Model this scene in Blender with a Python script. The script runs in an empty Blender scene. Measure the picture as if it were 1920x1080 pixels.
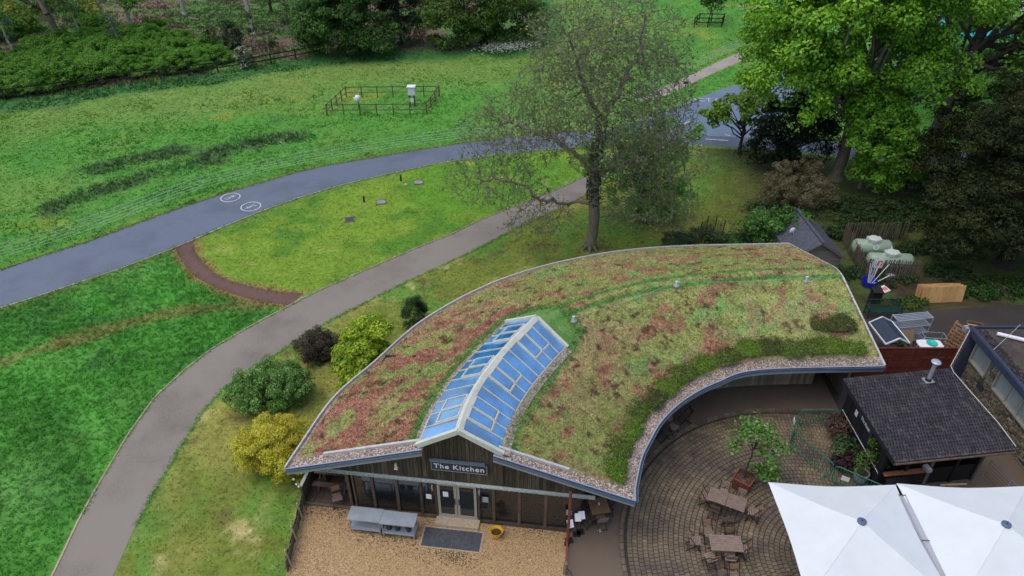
import bpy, bmesh, math, random
import numpy as np
from mathutils import Vector, Matrix, kdtree
S = bpy.context.scene
COL = S.collection
rnd = random.Random(11)
rng = np.random.default_rng(5)
R = math.radians
# ---------------------------------------------------------------- camera, sky, sun, exposure
CAM_H, CAM_P, CAM_F = 24.0, R(35.0), 1340.0
cd = bpy.data.cameras.new('camera'); cam = bpy.data.objects.new('camera', cd); COL.objects.link(cam)
cam.location = (0, 0, CAM_H); cam.rotation_euler = (R(90) - CAM_P, 0, 0)
cd.sensor_width = 36.0; cd.lens = 36.0 * CAM_F / 1920.0; cd.clip_end = 4000; cd.clip_start = 0.5
S.camera = cam
W = bpy.data.worlds.new('World'); S.world = W; W.use_nodes = True
SUN_EL, SUN_AZ = R(70), R(250)          # sun behind thick cloud, to the left of the camera
nt = W.node_tree; bg = nt.nodes['Background']
sky = nt.nodes.new('ShaderNodeTexSky'); sky.sky_type = 'NISHITA'; sky.sun_disc = False
sky.sun_elevation = SUN_EL; sky.sun_rotation = SUN_AZ; sky.air_density = 1.0; sky.dust_density = 3.5; sky.ozone_density = 1.0
nt.links.new(sky.outputs[0], bg.inputs[0]); bg.inputs[1].default_value = 0.12
sd = bpy.data.lights.new('sun', 'SUN'); sun = bpy.data.objects.new('sun', sd); COL.objects.link(sun)
sd.energy = 0.6; sd.angle = R(75); sd.color = (1.0, 0.965, 0.92)
sun.rotation_euler = (R(90) - SUN_EL, 0, -SUN_AZ + math.pi)
sun.location = (-20, -30, 60)
S.view_settings.view_transform = 'Standard'; S.view_settings.look = 'None'
S.view_settings.gamma = 1.0; S.view_settings.use_curve_mapping = False
S.view_settings.exposure = 0.55
S.render.engine = 'CYCLES'
S.cycles.max_bounces = 6; S.cycles.diffuse_bounces = 3; S.cycles.glossy_bounces = 3
S.cycles.transparent_max_bounces = 8; S.cycles.transmission_bounces = 4
S.cycles.use_denoising = True

# ---------------------------------------------------------------- helpers
def G(px, py, z=0.0):
    """place on the plane at height z that was surveyed from the 1920 px wide photograph"""
    x = (px - 960) / CAM_F; y = (540 - py) / CAM_F
    c, s = math.cos(CAM_P), math.sin(CAM_P)
    d = (x, c + y * s, -s + y * c)
    t = (z - CAM_H) / d[2]
    return Vector((d[0] * t, d[1] * t, z))
def GL(pts, z=0.0): return [G(a, b, z) for a, b in pts]
MW = {}
def mw(o): return MW.get(o.name, Matrix.Identity(4))
def thing(name, label, cat, loc=(0, 0, 0), rotz=0.0, group=None, rot=None):
    o = bpy.data.objects.new(name, None); COL.objects.link(o); o.empty_display_size = 0.3
    o.location = loc; o.rotation_euler = rot if rot else (0, 0, rotz)
    tag(o, label, cat, group)
    MW[o.name] = Matrix.LocRotScale(Vector(loc), o.rotation_euler, None)
    return o
def tag(o, label=None, cat=None, group=None, kind=None):
    if label: o['label'] = label
    if cat: o['category'] = cat
    if group: o['group'] = group
    if kind: o['kind'] = kind
    return o
def finish(name, me, mat, parent=None, world=False, smooth=False, label=None, kind=None):
    o = bpy.data.objects.new(name, me); COL.objects.link(o)
    if mat: me.materials.append(mat)
    MW[o.name] = Matrix.Identity(4)
    if parent:
        o.parent = parent
        if world: me.transform(mw(parent).inverted())
        MW[o.name] = mw(parent).copy()
    if smooth: me.polygons.foreach_set('use_smooth', [True] * len(me.polygons))
    if label: o['label'] = label
    if kind: o['kind'] = kind
    return o
class MB:
    def __init__(s): s.v = []; s.f = []; s.c = []
    def add(s, vs, fs):
        n = len(s.v); s.v += [tuple(p) for p in vs]; s.f += [tuple(i + n for i in f) for f in fs]; return s
    def box(s, c, d, rot=None):
        """box with centre c and full size d; rot is an angle about z or a matrix"""
        if rot is None: M = Matrix.Identity(3)
        elif isinstance(rot, (int, float)): M = Matrix.Rotation(rot, 3, 'Z')
        else: M = rot
        c = Vector(c); x, y, z = d[0] / 2, d[1] / 2, d[2] / 2
        vs = [c + M @ Vector(p) for p in ((-x, -y, -z), (x, -y, -z), (x, y, -z), (-x, y, -z), (-x, -y, z), (x, -y, z), (x, y, z), (-x, y, z))]
        return s.add(vs, [(0, 3, 2, 1), (4, 5, 6, 7), (0, 1, 5, 4), (1, 2, 6, 5), (2, 3, 7, 6), (3, 0, 4, 7)])
    def bar(s, a, b, w, h=None, up=(0, 0, 1)):
        """square bar from a to b, w wide sideways, h along up"""
        a, b = Vector(a), Vector(b); h = h or w; d = (b - a)
        L = d.length
        if L < 1e-6: return s
        d /= L; u = Vector(up); x = d.cross(u)
        if x.length < 1e-4: x = d.cross(Vector((1, 0, 0)))
        x.normalize(); u = x.cross(d).normalized()
        M = Matrix((x, d, u)).transposed()
        return s.box((a + b) / 2, (w, L, h), M)
    def cyl(s, a, b, r0, r1=None, n=8, caps=True):
        a, b = Vector(a), Vector(b); r1 = r0 if r1 is None else r1
        d = (b - a).normalized(); x = d.orthogonal().normalized(); y = d.cross(x)
        vs = []
        for p, r in ((a, r0), (b, r1)):
            for i in range(n):
                t = 2 * math.pi * i / n; vs.append(p + x * (r * math.cos(t)) + y * (r * math.sin(t)))
        fs = [(i, (i + 1) % n, n + (i + 1) % n, n + i) for i in range(n)]
        if caps: fs += [tuple(range(n - 1, -1, -1)), tuple(range(n, 2 * n))]
        return s.add(vs, fs)
    def path(s, pts, r, n=6):
        for a, b in zip(pts, pts[1:]): s.cyl(a, b, r, r, n)
        return s
    def lathe(s, prof, c=(0, 0, 0), n=20, capb=True, capt=False):
        vs = []; fs = []
        for r, z in prof:
            for i in range(n):
                t = 2 * math.pi * i / n; vs.append((c[0] + r * math.cos(t), c[1] + r * math.sin(t), c[2] + z))
        for k in range(len(prof) - 1):
            for i in range(n):
                j = (i + 1) % n; fs.append((k * n + i, k * n + j, (k + 1) * n + j, (k + 1) * n + i))
        if capb: fs.append(tuple(range(n - 1, -1, -1)))
        if capt: fs.append(tuple((len(prof) - 1) * n + i for i in range(n)))
        return s.add(vs, fs)
    def prism(s, poly, z0, z1):
        n = len(poly)
        vs = [(p[0], p[1], z0) for p in poly] + [(p[0], p[1], z1) for p in poly]
        return s.add(vs, [tuple(range(n - 1, -1, -1)), tuple(range(n, 2 * n))] + [(i, (i + 1) % n, n + (i + 1) % n, n + i) for i in range(n)])
    def slab(s, quad, th, nrm=None):
        """four corners of a top face, thickened by th along -normal"""
        q = [Vector(p) for p in quad]; n = nrm or (q[1] - q[0]).cross(q[2] - q[0]).normalized()
        n = Vector(n)
        m = len(q); vs = q + [p - n * th for p in q]
        return s.add(vs, [tuple(range(m)), tuple(range(2 * m - 1, m - 1, -1))] + [(i, i + m, (i + 1) % m + m, (i + 1) % m) for i in range(m)])
    def sweep(s, pts, prof, close=True, lat=None):
        """extrude profile [(sideways, up)] along pts; sideways is horizontal, to the right of travel"""
        pts = [Vector(p) for p in pts]; m = len(prof); vs = []; fs = []
        for i, p in enumerate(pts):
            a = pts[max(i - 1, 0)]; b = pts[min(i + 1, len(pts) - 1)]
            d = Vector((b.x - a.x, b.y - a.y, 0)).normalized(); x = Vector((d.y, -d.x, 0))
            for (q, z) in prof: vs.append(p + x * q + Vector((0, 0, z)))
        k = m if close else m - 1
        for i in range(len(pts) - 1):
            for j in range(k):
                jj = (j + 1) % m
                fs.append((i * m + j, i * m + jj, (i + 1) * m + jj, (i + 1) * m + j))
        if close: fs += [tuple(range(m)), tuple((len(pts) - 1) * m + j for j in range(m - 1, -1, -1))]
        return s.add(vs, fs)
    def build(s, name, mat, parent=None, world=False, smooth=False, label=None, kind=None, fix=True):
        me = bpy.data.meshes.new(name); me.from_pydata(s.v, [], s.f); me.update()
        if fix:
            bm = bmesh.new(); bm.from_mesh(me); bmesh.ops.recalc_face_normals(bm, faces=bm.faces); bm.to_mesh(me); bm.free()
        return finish(name, me, mat, parent, world, smooth, label, kind)
def arr_mesh(name, V, F, col=None):
    V = np.asarray(V, np.float32); F = np.asarray(F, np.int32)
    me = bpy.data.meshes.new(name); me.vertices.add(len(V)); me.vertices.foreach_set('co', V.ravel())
    k = F.shape[1]; me.loops.add(F.size); me.loops.foreach_set('vertex_index', F.ravel())
    me.polygons.add(len(F)); me.polygons.foreach_set('loop_start', np.arange(0, F.size, k, dtype=np.int32))
    try: me.polygons.foreach_set('loop_total', np.full(len(F), k, np.int32))
    except Exception: pass
    if col is not None:
        a = me.color_attributes.new('Col', 'FLOAT_COLOR', 'POINT')
        c = np.ones((len(V), 4), np.float32); c[:, :3] = col; a.data.foreach_set('color', c.ravel())
    me.update(calc_edges=True); me.validate()
    return me
def copy_tree(o, parent=None):
    c = o.copy(); COL.objects.link(c); c.parent = parent
    MW[c.name] = mw(o).copy()
    for ch in [x for x in COL.objects if x.parent == o]: copy_tree(ch, c)
    return c
def crom(P, n):
    """Catmull-Rom through P with n samples per span; also works on tuples of any length"""
    P = [np.array(p, float) for p in P]; out = []
    E = [2 * P[0] - P[1]] + P + [2 * P[-1] - P[-2]]
    for i in range(len(P) - 1):
        a, b, c, d = E[i:i + 4]
        for k in range(n):
            t = k / n
            out.append(0.5 * ((2 * b) + (c - a) * t + (2 * a - 5 * b + 4 * c - d) * t * t + (3 * b - a - 3 * c + d) * t ** 3))
    out.append(P[-1]); return out
def resample(pts, n):
    P = np.array([tuple(p)[:3] if len(p) > 2 else (p[0], p[1], 0) for p in pts], float)
    d = np.r_[0, np.cumsum(np.linalg.norm(np.diff(P, axis=0), axis=1))]
    t = np.linspace(0, d[-1], n)
    return np.stack([np.interp(t, d, P[:, i]) for i in range(3)], 1)
# smooth value noise on numpy arrays
_perm = np.random.default_rng(3).random((256, 256))
def vn(x, y, s, seed=0):
    x = np.asarray(x) / s + 17.3 * seed + 1000; y = np.asarray(y) / s + 9.7 * seed + 1000
    i = np.floor(x).astype(int); j = np.floor(y).astype(int); u = x - i; v = y - j
    u = u * u * (3 - 2 * u); v = v * v * (3 - 2 * v); p = lambda a, b: _perm[a % 256, b % 256]
    return (p(i, j) * (1 - u) + p(i + 1, j) * u) * (1 - v) + (p(i, j + 1) * (1 - u) + p(i + 1, j + 1) * u) * v
def fbm(x, y, s, seed=0, o=4):
    t = 0; a = 1; w = 0
    for k in range(o): t = t + a * vn(x, y, s / 2 ** k, seed + k * 3); w += a; a *= 0.55
    return t / w
def sm(x, a, b):
    t = np.clip((x - a) / (b - a), 0, 1); return t * t * (3 - 2 * t)
def pdist(X, Y, line):
    best = np.full(X.shape, 1e9)
    for a, b in zip(line, line[1:]):
        ax, ay, bx, by = a[0], a[1], b[0], b[1]; dx, dy = bx - ax, by - ay
        t = np.clip(((X - ax) * dx + (Y - ay) * dy) / (dx * dx + dy * dy + 1e-9), 0, 1)
        best = np.minimum(best, np.hypot(X - ax - t * dx, Y - ay - t * dy))
    return best
def inside(X, Y, poly):
    r = np.zeros(X.shape, bool); n = len(poly)
    for i in range(n):
        a, b = poly[i], poly[(i + 1) % n]
        c = ((a[1] > Y) != (b[1] > Y)) & (X < (b[0] - a[0]) * (Y - a[1]) / (b[1] - a[1] + 1e-12) + a[0])
        r ^= c
    return r
def sdf(X, Y, poly):
    """positive inside"""
    d = pdist(X, Y, list(poly) + [poly[0]]); return np.where(inside(X, Y, poly), d, -d)

# ---------------------------------------------------------------- materials
def newmat(name):
    m = bpy.data.materials.new(name); m.use_nodes = True; n = m.node_tree
    return m, n, n.nodes['Principled BSDF']
def nd(n, t, **kw):
    x = n.nodes.new(t)
    for k, v in kw.items():
        if k.startswith('i_'):
            key = k[2:]; x.inputs[int(key) if key.isdigit() else key].default_value = v
        else: setattr(x, k, v)
    return x
def pm(name, col, rough=0.6, var=0.25, scale=4.0, col2=None, bump=0.0, bscale=60.0, metal=0.0, spec=0.4, stretch=None, coat=0.0, objrand=0.0, detail=6):
    """painted / wooden / metal surface: base colour broken by noise, optional bump and per-object variation"""
    m, n, b = newmat(name); L = n.links; K_ = 1.22 if max(col) < .6 else 1.0
    col = tuple(c * K_ for c in col); col2 = col2 and tuple(c * K_ for c in col2)
    tc = nd(n, 'ShaderNodeTexCoord'); src = tc.outputs['Object']
    if stretch:
        mp = nd(n, 'ShaderNodeMapping'); mp.inputs['Scale'].default_value = stretch; L.new(src, mp.inputs[0]); src = mp.outputs[0]
    nz = nd(n, 'ShaderNodeTexNoise', i_Scale=scale, i_Detail=detail, i_Roughness=0.65); L.new(src, nz.inputs['Vector'])
    rp = nd(n, 'ShaderNodeValToRGB'); L.new(nz.outputs['Fac'], rp.inputs[0])
    c2 = col2 or tuple(min(1, c * (1 + var)) for c in col); c1 = col if col2 else tuple(c * (1 - var) for c in col)
    rp.color_ramp.elements[0].position = 0.3; rp.color_ramp.elements[1].position = 0.7
    rp.color_ramp.elements[0].color = (*c1, 1); rp.color_ramp.elements[1].color = (*c2, 1)
    out = rp.outputs[0]
    if objrand:
        oi = nd(n, 'ShaderNodeObjectInfo'); hs = nd(n, 'ShaderNodeHueSaturation'); mr = nd(n, 'ShaderNodeMapRange')
        mr.inputs[3].default_value = 1 - objrand; mr.inputs[4].default_value = 1 + objrand
        L.new(oi.outputs['Random'], mr.inputs[0]); L.new(mr.outputs[0], hs.inputs['Value']); L.new(out, hs.inputs['Color']); out = hs.outputs[0]
    L.new(out, b.inputs['Base Color']); b.inputs['Roughness'].default_value = rough; b.inputs['Metallic'].default_value = metal
    b.inputs['Specular IOR Level'].default_value = spec; b.inputs['Coat Weight'].default_value = coat
    if bump:
        n2 = nd(n, 'ShaderNodeTexNoise', i_Scale=bscale, i_Detail=4); L.new(src, n2.inputs['Vector'])
        bp = nd(n, 'ShaderNodeBump', i_Strength=bump, i_Distance=0.02); L.new(n2.outputs['Fac'], bp.inputs['Height']); L.new(bp.outputs[0], b.inputs['Normal'])
    return m
def am(name, rough=0.6, trans=0.0, fine=0.0, fscale=20.0, spec=0.3, bump=0.0, bscale=12.0, bdist=0.05):
    """surface whose own colour is stored in the mesh attribute Col"""
    m, n, b = newmat(name); L = n.links
    at = nd(n, 'ShaderNodeAttribute'); at.attribute_name = 'Col'; out = at.outputs['Color']
    tc = nd(n, 'ShaderNodeTexCoord')
    if fine:
        nz = nd(n, 'ShaderNodeTexNoise', i_Scale=fscale, i_Detail=5, i_Roughness=0.7); L.new(tc.outputs['Object'], nz.inputs['Vector'])
        mr = nd(n, 'ShaderNodeMapRange'); mr.inputs[1].default_value = 0.25; mr.inputs[2].default_value = 0.75
        mr.inputs[3].default_value = 1 - fine; mr.inputs[4].default_value = 1 + fine; L.new(nz.outputs['Fac'], mr.inputs[0])
        hs = nd(n, 'ShaderNodeHueSaturation'); L.new(mr.outputs[0], hs.inputs['Value']); L.new(out, hs.inputs['Color']); out = hs.outputs[0]
    L.new(out, b.inputs['Base Color']); b.inputs['Roughness'].default_value = rough; b.inputs['Specular IOR Level'].default_value = spec
    if bump:
        n2 = nd(n, 'ShaderNodeTexNoise', i_Scale=bscale, i_Detail=6, i_Roughness=0.7); L.new(tc.outputs['Object'], n2.inputs['Vector'])
        bp = nd(n, 'ShaderNodeBump', i_Strength=bump, i_Distance=bdist); L.new(n2.outputs['Fac'], bp.inputs['Height']); L.new(bp.outputs[0], b.inputs['Normal'])
    if trans:
        tr = nd(n, 'ShaderNodeBsdfTranslucent'); L.new(out, tr.inputs[0]); mx = nd(n, 'ShaderNodeMixShader', i_0=trans)
        L.new(b.outputs[0], mx.inputs[1]); L.new(tr.outputs[0], mx.inputs[2]); L.new(mx.outputs[0], n.nodes['Material Output'].inputs[0])
    return m
def pebbles(name, cols, scale, rough=0.7, bump=0.6, dist=0.02, dark=0.5, big=None):
    """small loose stones: one colour to each cell, raised middles"""
    m, n, b = newmat(name); L = n.links; tc = nd(n, 'ShaderNodeTexCoord')
    vo = nd(n, 'ShaderNodeTexVoronoi', i_Scale=scale); L.new(tc.outputs['Object'], vo.inputs['Vector'])
    sp = nd(n, 'ShaderNodeSeparateColor'); L.new(vo.outputs['Color'], sp.inputs[0])
    rp = nd(n, 'ShaderNodeValToRGB'); rp.color_ramp.interpolation = 'LINEAR'; L.new(sp.outputs[0], rp.inputs[0])
    e = rp.color_ramp.elements
    while len(e) < len(cols): e.new(0.5)
    for i, c in enumerate(cols): e[i].position = i / (len(cols) - 1); e[i].color = (*c, 1)
    out = rp.outputs[0]
    if big:
        nz = nd(n, 'ShaderNodeTexNoise', i_Scale=big[0], i_Detail=6, i_Roughness=0.7); L.new(tc.outputs['Object'], nz.inputs['Vector'])
        r2 = nd(n, 'ShaderNodeValToRGB'); L.new(nz.outputs['Fac'], r2.inputs[0]); r2.color_ramp.elements[0].position = big[1]; r2.color_ramp.elements[1].position = big[2]
        r2.color_ramp.elements[0].color = (0, 0, 0, 1); r2.color_ramp.elements[1].color = (1, 1, 1, 1)
        mx = nd(n, 'ShaderNodeMix', data_type='RGBA'); L.new(r2.outputs[0], mx.inputs[0]); L.new(out, mx.inputs[6]); mx.inputs[7].default_value = (*big[3], 1); out = mx.outputs[2]
    L.new(out, b.inputs['Base Color']); b.inputs['Roughness'].default_value = rough
    bp = nd(n, 'ShaderNodeBump', i_Strength=bump, i_Distance=dist, invert=True); L.new(vo.outputs['Distance'], bp.inputs['Height']); L.new(bp.outputs[0], b.inputs['Normal'])
    return m
M = {}
M['metal'] = pm('galvanised_metal', (0.33, 0.35, 0.37), 0.35, 0.15, 6, metal=0.4)
M['steel'] = pm('stainless_steel', (0.36, 0.41, 0.47), 0.32, 0.14, 3, metal=0.35, spec=0.6)
M['fascia'] = pm('grey_blue_fascia', (0.27, 0.305, 0.345), 0.45, 0.12, 3)
M['gutter'] = pm('blue_grey_gutter', (0.085, 0.12, 0.18), 0.35, 0.2, 4, coat=0.2)
M['trim'] = pm('pale_roof_trim', (0.42, 0.42, 0.42), 0.5, 0.2, 6)
M['frame'] = pm('cream_skylight_frame', (0.60, 0.62, 0.55), 0.5, 0.12, 3)
M['doorframe'] = pm('taupe_door_frame', (0.30, 0.275, 0.225), 0.45, 0.1, 6)
M['board'] = pm('weathered_boards', (0.030, 0.023, 0.016), 0.85, 0.5, 3.0, col2=(0.095, 0.078, 0.052), bump=0.5, bscale=50, stretch=(6, 6, 0.7), objrand=0.45)
M['darkwood'] = pm('dark_wet_wood', (0.05, 0.036, 0.028), 0.6, 0.4, 5, col2=(0.105, 0.075, 0.055), bump=0.4, bscale=40, objrand=0.25)
M['fence'] = pm('weathered_fence_wood', (0.10, 0.075, 0.055), 0.85, 0.4, 8, col2=(0.17, 0.135, 0.10), objrand=0.3)
M['zinc'] = pm('zinc_flashing', (0.30, 0.335, 0.31), 0.5, 0.3, 9)
M['slat'] = pm('oiled_hardwood', (0.20, 0.105, 0.055), 0.5, 0.3, 10, col2=(0.30, 0.17, 0.09), objrand=0.2)
M['slatgrey'] = pm('greyed_hardwood', (0.150, 0.108, 0.085), 0.55, 0.3, 7, col2=(0.25, 0.185, 0.150), objrand=0.2, bump=0.3, bscale=60)
M['black'] = pm('black_metal', (0.018, 0.018, 0.02), 0.45, 0.3, 8)
M['blackpl'] = pm('black_plastic', (0.015, 0.015, 0.017), 0.4, 0.2, 8)
M['white'] = pm('white_card', (0.78, 0.80, 0.82), 0.5, 0.03, 5)
M['navy'] = pm('navy_sign_paint', (0.022, 0.035, 0.06), 0.45, 0.15, 4)
M['letters'] = pm('white_letters', (0.8, 0.8, 0.8), 0.5, 0.02, 5)
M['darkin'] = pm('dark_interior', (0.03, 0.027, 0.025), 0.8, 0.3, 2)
M['floorin'] = pm('interior_floor', (0.07, 0.06, 0.05), 0.5, 0.3, 3)
M['yellow'] = pm('yellow_plastic', (0.72, 0.44, 0.012), 0.4, 0.08, 5)
M['mat'] = pm('slate_grey_mat', (0.035, 0.042, 0.052), 0.7, 0.5, 6, col2=(0.085, 0.09, 0.10), bump=0.6, bscale=90)
M['rust'] = pm('rusted_steel', (0.14, 0.045, 0.025), 0.75, 0.35, 7, bump=0.3, bscale=50)
M['rustred'] = pm('red_brown_paint', (0.22, 0.055, 0.035), 0.55, 0.25, 8)
M['soil'] = pm('bark_mulch', (0.06, 0.035, 0.022), 0.9, 0.5, 25, bump=0.9, bscale=60)
M['green'] = pm('green_barrier_paint', (0.015, 0.125, 0.08), 0.4, 0.15, 6)
M['dkgreen'] = pm('dark_green_bench_paint', (0.01, 0.045, 0.035), 0.4, 0.15, 6)
M['canvas'] = pm('white_canvas', (0.68, 0.725, 0.745), 0.8, 0.05, 0.9)
M['canvasgrey'] = pm('grey_canvas', (0.32, 0.33, 0.37), 0.8, 0.06, 3)
M['hub'] = pm('blue_grey_cap', (0.075, 0.11, 0.18), 0.4, 0.1, 4)
M['bark'] = pm('grey_brown_bark', (0.100, 0.085, 0.064), 0.9, 0.45, 6, col2=(0.235, 0.205, 0.155), bump=0.9, bscale=25, stretch=(1, 1, 0.35))
M['barkdark'] = pm('dark_bark', (0.035, 0.028, 0.022), 0.9, 0.4, 6, bump=0.7, bscale=25)
M['birch'] = pm('pale_bark', (0.33, 0.30, 0.26), 0.8, 0.35, 5, bump=0.4, bscale=20)
M['twig'] = pm('lichen_twig', (0.14, 0.148, 0.09), 0.9, 0.35, 3)
M['leaf'] = am('leaf_surface', 0.5, 0.28, spec=0.3)
M['needle'] = am('needle_surface', 0.65, 0.08, spec=0.2)
M['blade'] = am('grass_blades', 0.6, 0.25, spec=0.25)
M['tile'] = pm('dark_roof_tile', (0.022, 0.021, 0.027), 0.55, 0.45, 3.0, col2=(0.06, 0.055, 0.062), bump=0.5, bscale=30, objrand=0.35)
M['slate'] = pm('slate_roof', (0.035, 0.04, 0.055), 0.5, 0.3, 5, col2=(0.075, 0.08, 0.10), bump=0.4, bscale=12, objrand=0.3)
M['blackwall'] = pm('black_stained_boards', (0.012, 0.012, 0.015), 0.6, 0.4, 6, objrand=0.3)
M['redfence'] = pm('red_brown_stain', (0.12, 0.030, 0.020), 0.6, 0.3, 6, objrand=0.3)
M['pine'] = pm('new_pine', (0.52, 0.31, 0.125), 0.6, 0.2, 5, objrand=0.15)
M['pallet'] = pm('pallet_wood', (0.17, 0.095, 0.045), 0.7, 0.35, 8, col2=(0.31, 0.18, 0.085), objrand=0.25)
M['tank'] = pm('sage_green_tank', (0.225, 0.30, 0.225), 0.4, 0.12, 4)
M['tanklid'] = pm('pale_tank_lid', (0.42, 0.47, 0.42), 0.45, 0.1, 5)
M['blueb'] = pm('blue_plastic', (0.015, 0.03, 0.36), 0.4, 0.15, 6)
M['red'] = pm('red_print', (0.55, 0.06, 0.055), 0.5, 0.1, 6)
M['cream'] = pm('cream_print', (0.62, 0.60, 0.42), 0.5, 0.1, 6)
M['teal'] = pm('turquoise_fabric', (0.015, 0.42, 0.46), 0.6, 0.12, 3)
M['tealpl'] = pm('turquoise_plastic', (0.02, 0.42, 0.36), 0.4, 0.2, 8)
M['blue'] = pm('dull_blue_paint', (0.06, 0.13, 0.27), 0.4, 0.15, 3)
M['mortar'] = pm('lime_mortar', (0.16, 0.135, 0.10), 0.9, 0.3, 12, bump=0.5, bscale=40)
M['concretepot'] = pm('grey_pot', (0.20, 0.22, 0.24), 0.7, 0.2, 6, bump=0.2, bscale=40)
M['straw'] = pm('light_timber', (0.36, 0.30, 0.21), 0.7, 0.2, 8)
M['cardb'] = pm('cardboard', (0.31, 0.22, 0.13), 0.8, 0.12, 5)
M['wine'] = pm('pink_brown_counter', (0.30, 0.135, 0.07), 0.5, 0.2, 8, objrand=0.15)
def glass(name, tint, refl, rough=0.04, clear=0.5, ior=1.5):
    m, n, b = newmat(name); L = n.links
    b.inputs['Base Color'].default_value = (*tint, 1); b.inputs['Roughness'].default_value = rough; b.inputs['Specular IOR Level'].default_value = refl
    b.inputs['IOR'].default_value = ior
    tr = nd(n, 'ShaderNodeBsdfTransparent'); tr.inputs[0].default_value = (0.62, 0.66, 0.68, 1); mx = nd(n, 'ShaderNodeMixShader', i_0=clear)
    L.new(b.outputs[0], mx.inputs[1]); L.new(tr.outputs[0], mx.inputs[2]); L.new(mx.outputs[0], n.nodes['Material Output'].inputs[0])
    return m
M['window'] = glass('window_glass', (0.03, 0.036, 0.04), 1.0, 0.04, 0.52, 1.75)
M['darkfascia'] = pm('dark_blue_fascia', (0.035, 0.045, 0.075), 0.4, 0.2, 4)
def skyglass(name, col, rough):
    m, n, b = newmat(name); L = n.links; tc = nd(n, 'ShaderNodeTexCoord')
    nz = nd(n, 'ShaderNodeTexNoise', i_Scale=0.9, i_Detail=5, i_Roughness=0.6); L.new(tc.outputs['Object'], nz.inputs['Vector'])
    rp = nd(n, 'ShaderNodeValToRGB'); L.new(nz.outputs['Fac'], rp.inputs[0]); rp.color_ramp.elements[0].position = 0.35; rp.color_ramp.elements[1].position = 0.7
    rp.color_ramp.elements[0].color = (*[c * 0.6 for c in col], 1); rp.color_ramp.elements[1].color = (*[min(1, c * 1.5 + .03) for c in col], 1)
    L.new(rp.outputs[0], b.inputs['Base Color']); b.inputs['Roughness'].default_value = rough; b.inputs['Specular IOR Level'].default_value = 0.9; b.inputs['IOR'].default_value = 2.7
    b.inputs['Coat Weight'].default_value = 0.7; b.inputs['Coat Roughness'].default_value = 0.03
    return m
M['solar'] = skyglass('blue_solar_glass', (0.030, 0.25, 0.60), 0.08)
# ---------------------------------------------------------------- ground plan (metres, surveyed from the photograph)
ROAD_TOP = GL([(-260, 590), (-120, 546), (0, 507), (80, 480), (167, 453), (250, 422), (333, 392), (420, 363), (500, 340), (560, 322), (620, 309), (693, 297), (780, 282), (873, 268), (950, 258), (1010, 251), (1060, 247), (1140, 245), (1230, 243), (1330, 246), (1450, 258), (1560, 267), (1655, 276), (1714, 281), (1900, 292), (2200, 312)])
ROAD_BOT = GL([(-260, 690), (-120, 628), (0, 578), (60, 559), (127, 537), (220, 506), (327, 465), (410, 429), (493, 395), (560, 371), (640, 347), (720, 328), (827, 305), (910, 293), (993, 284), (1073, 277), (1150, 273), (1230, 270), (1300, 271), (1372, 276), (1480, 284), (1560, 291), (1655, 300), (1714, 303), (1900, 318), (2200, 345)])
BR_L = GL([(1120, 247), (1180, 232), (1240, 212), (1268, 199), (1300, 187), (1361, 165), (1440, 140), (1540, 112)])
BR_R = GL([(1500, 262), (1470, 255), (1450, 240), (1455, 225), (1470, 212), (1500, 192), (1560, 165), (1640, 135)])
PATH_L = GL([(40, 1180), (98, 1080), (150, 970), (195, 890), (240, 815), (290, 745), (350, 690), (400, 652), (460, 617), (520, 585), (590, 548), (660, 517), (740, 482), (800, 457), (850, 437), (900, 412), (950, 392), (1000, 372), (1050, 352), (1090, 334), (1120, 310), (1150, 285), (1190, 268)])
PATH_R = GL([(160, 1180), (212, 1080), (255, 985), (290, 920), (335, 845), (378, 775), (420, 727), (480, 690), (540, 650), (600, 612), (650, 585), (700, 560), (760, 530), (830, 498), (885, 472), (930, 448), (980, 422), (1030, 400), (1075, 380), (1115, 355), (1150, 325), (1185, 297), (1225, 272)])
RED_L = GL([(327, 463), (335, 480), (350, 503), (375, 525), (410, 541), (440, 552), (475, 563), (510, 569), (545, 572)])
RED_R = GL([(362, 452), (366, 472), (382, 493), (405, 515), (440, 529), (475, 538), (505, 544), (535, 548), (570, 550)])
FAR_L = GL([(1190, 187), (1256, 158), (1300, 138), (1340, 119), (1400, 92), (1480, 62)])
FAR_R = GL([(1230, 187), (1282, 164), (1338, 137), (1400, 110), (1490, 75), (1560, 50)])
TOP_L = GL([(1300, -8), (1330, 5), (1380, 14), (1430, 24)]); TOP_R = GL([(1330, -8), (1350, 0), (1400, 7), (1450, 14)])
def strip_mesh(name, A, B, n, z, mat, kind='structure', drop=0.0):
    A, B = resample(A, n), resample(B, n); V = []; F = []
    for i in range(n): V += [(A[i, 0], A[i, 1], z), (B[i, 0], B[i, 1], z)]
    for i in range(n - 1): F.append((2 * i, 2 * i + 1, 2 * i + 3, 2 * i + 2))
    mb = MB(); mb.v = V; mb.f = F
    o = mb.build(name, mat, fix=False)
    if o.data.polygons[0].normal.z < 0: o.data.flip_normals()
    o['kind'] = kind; return o
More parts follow.
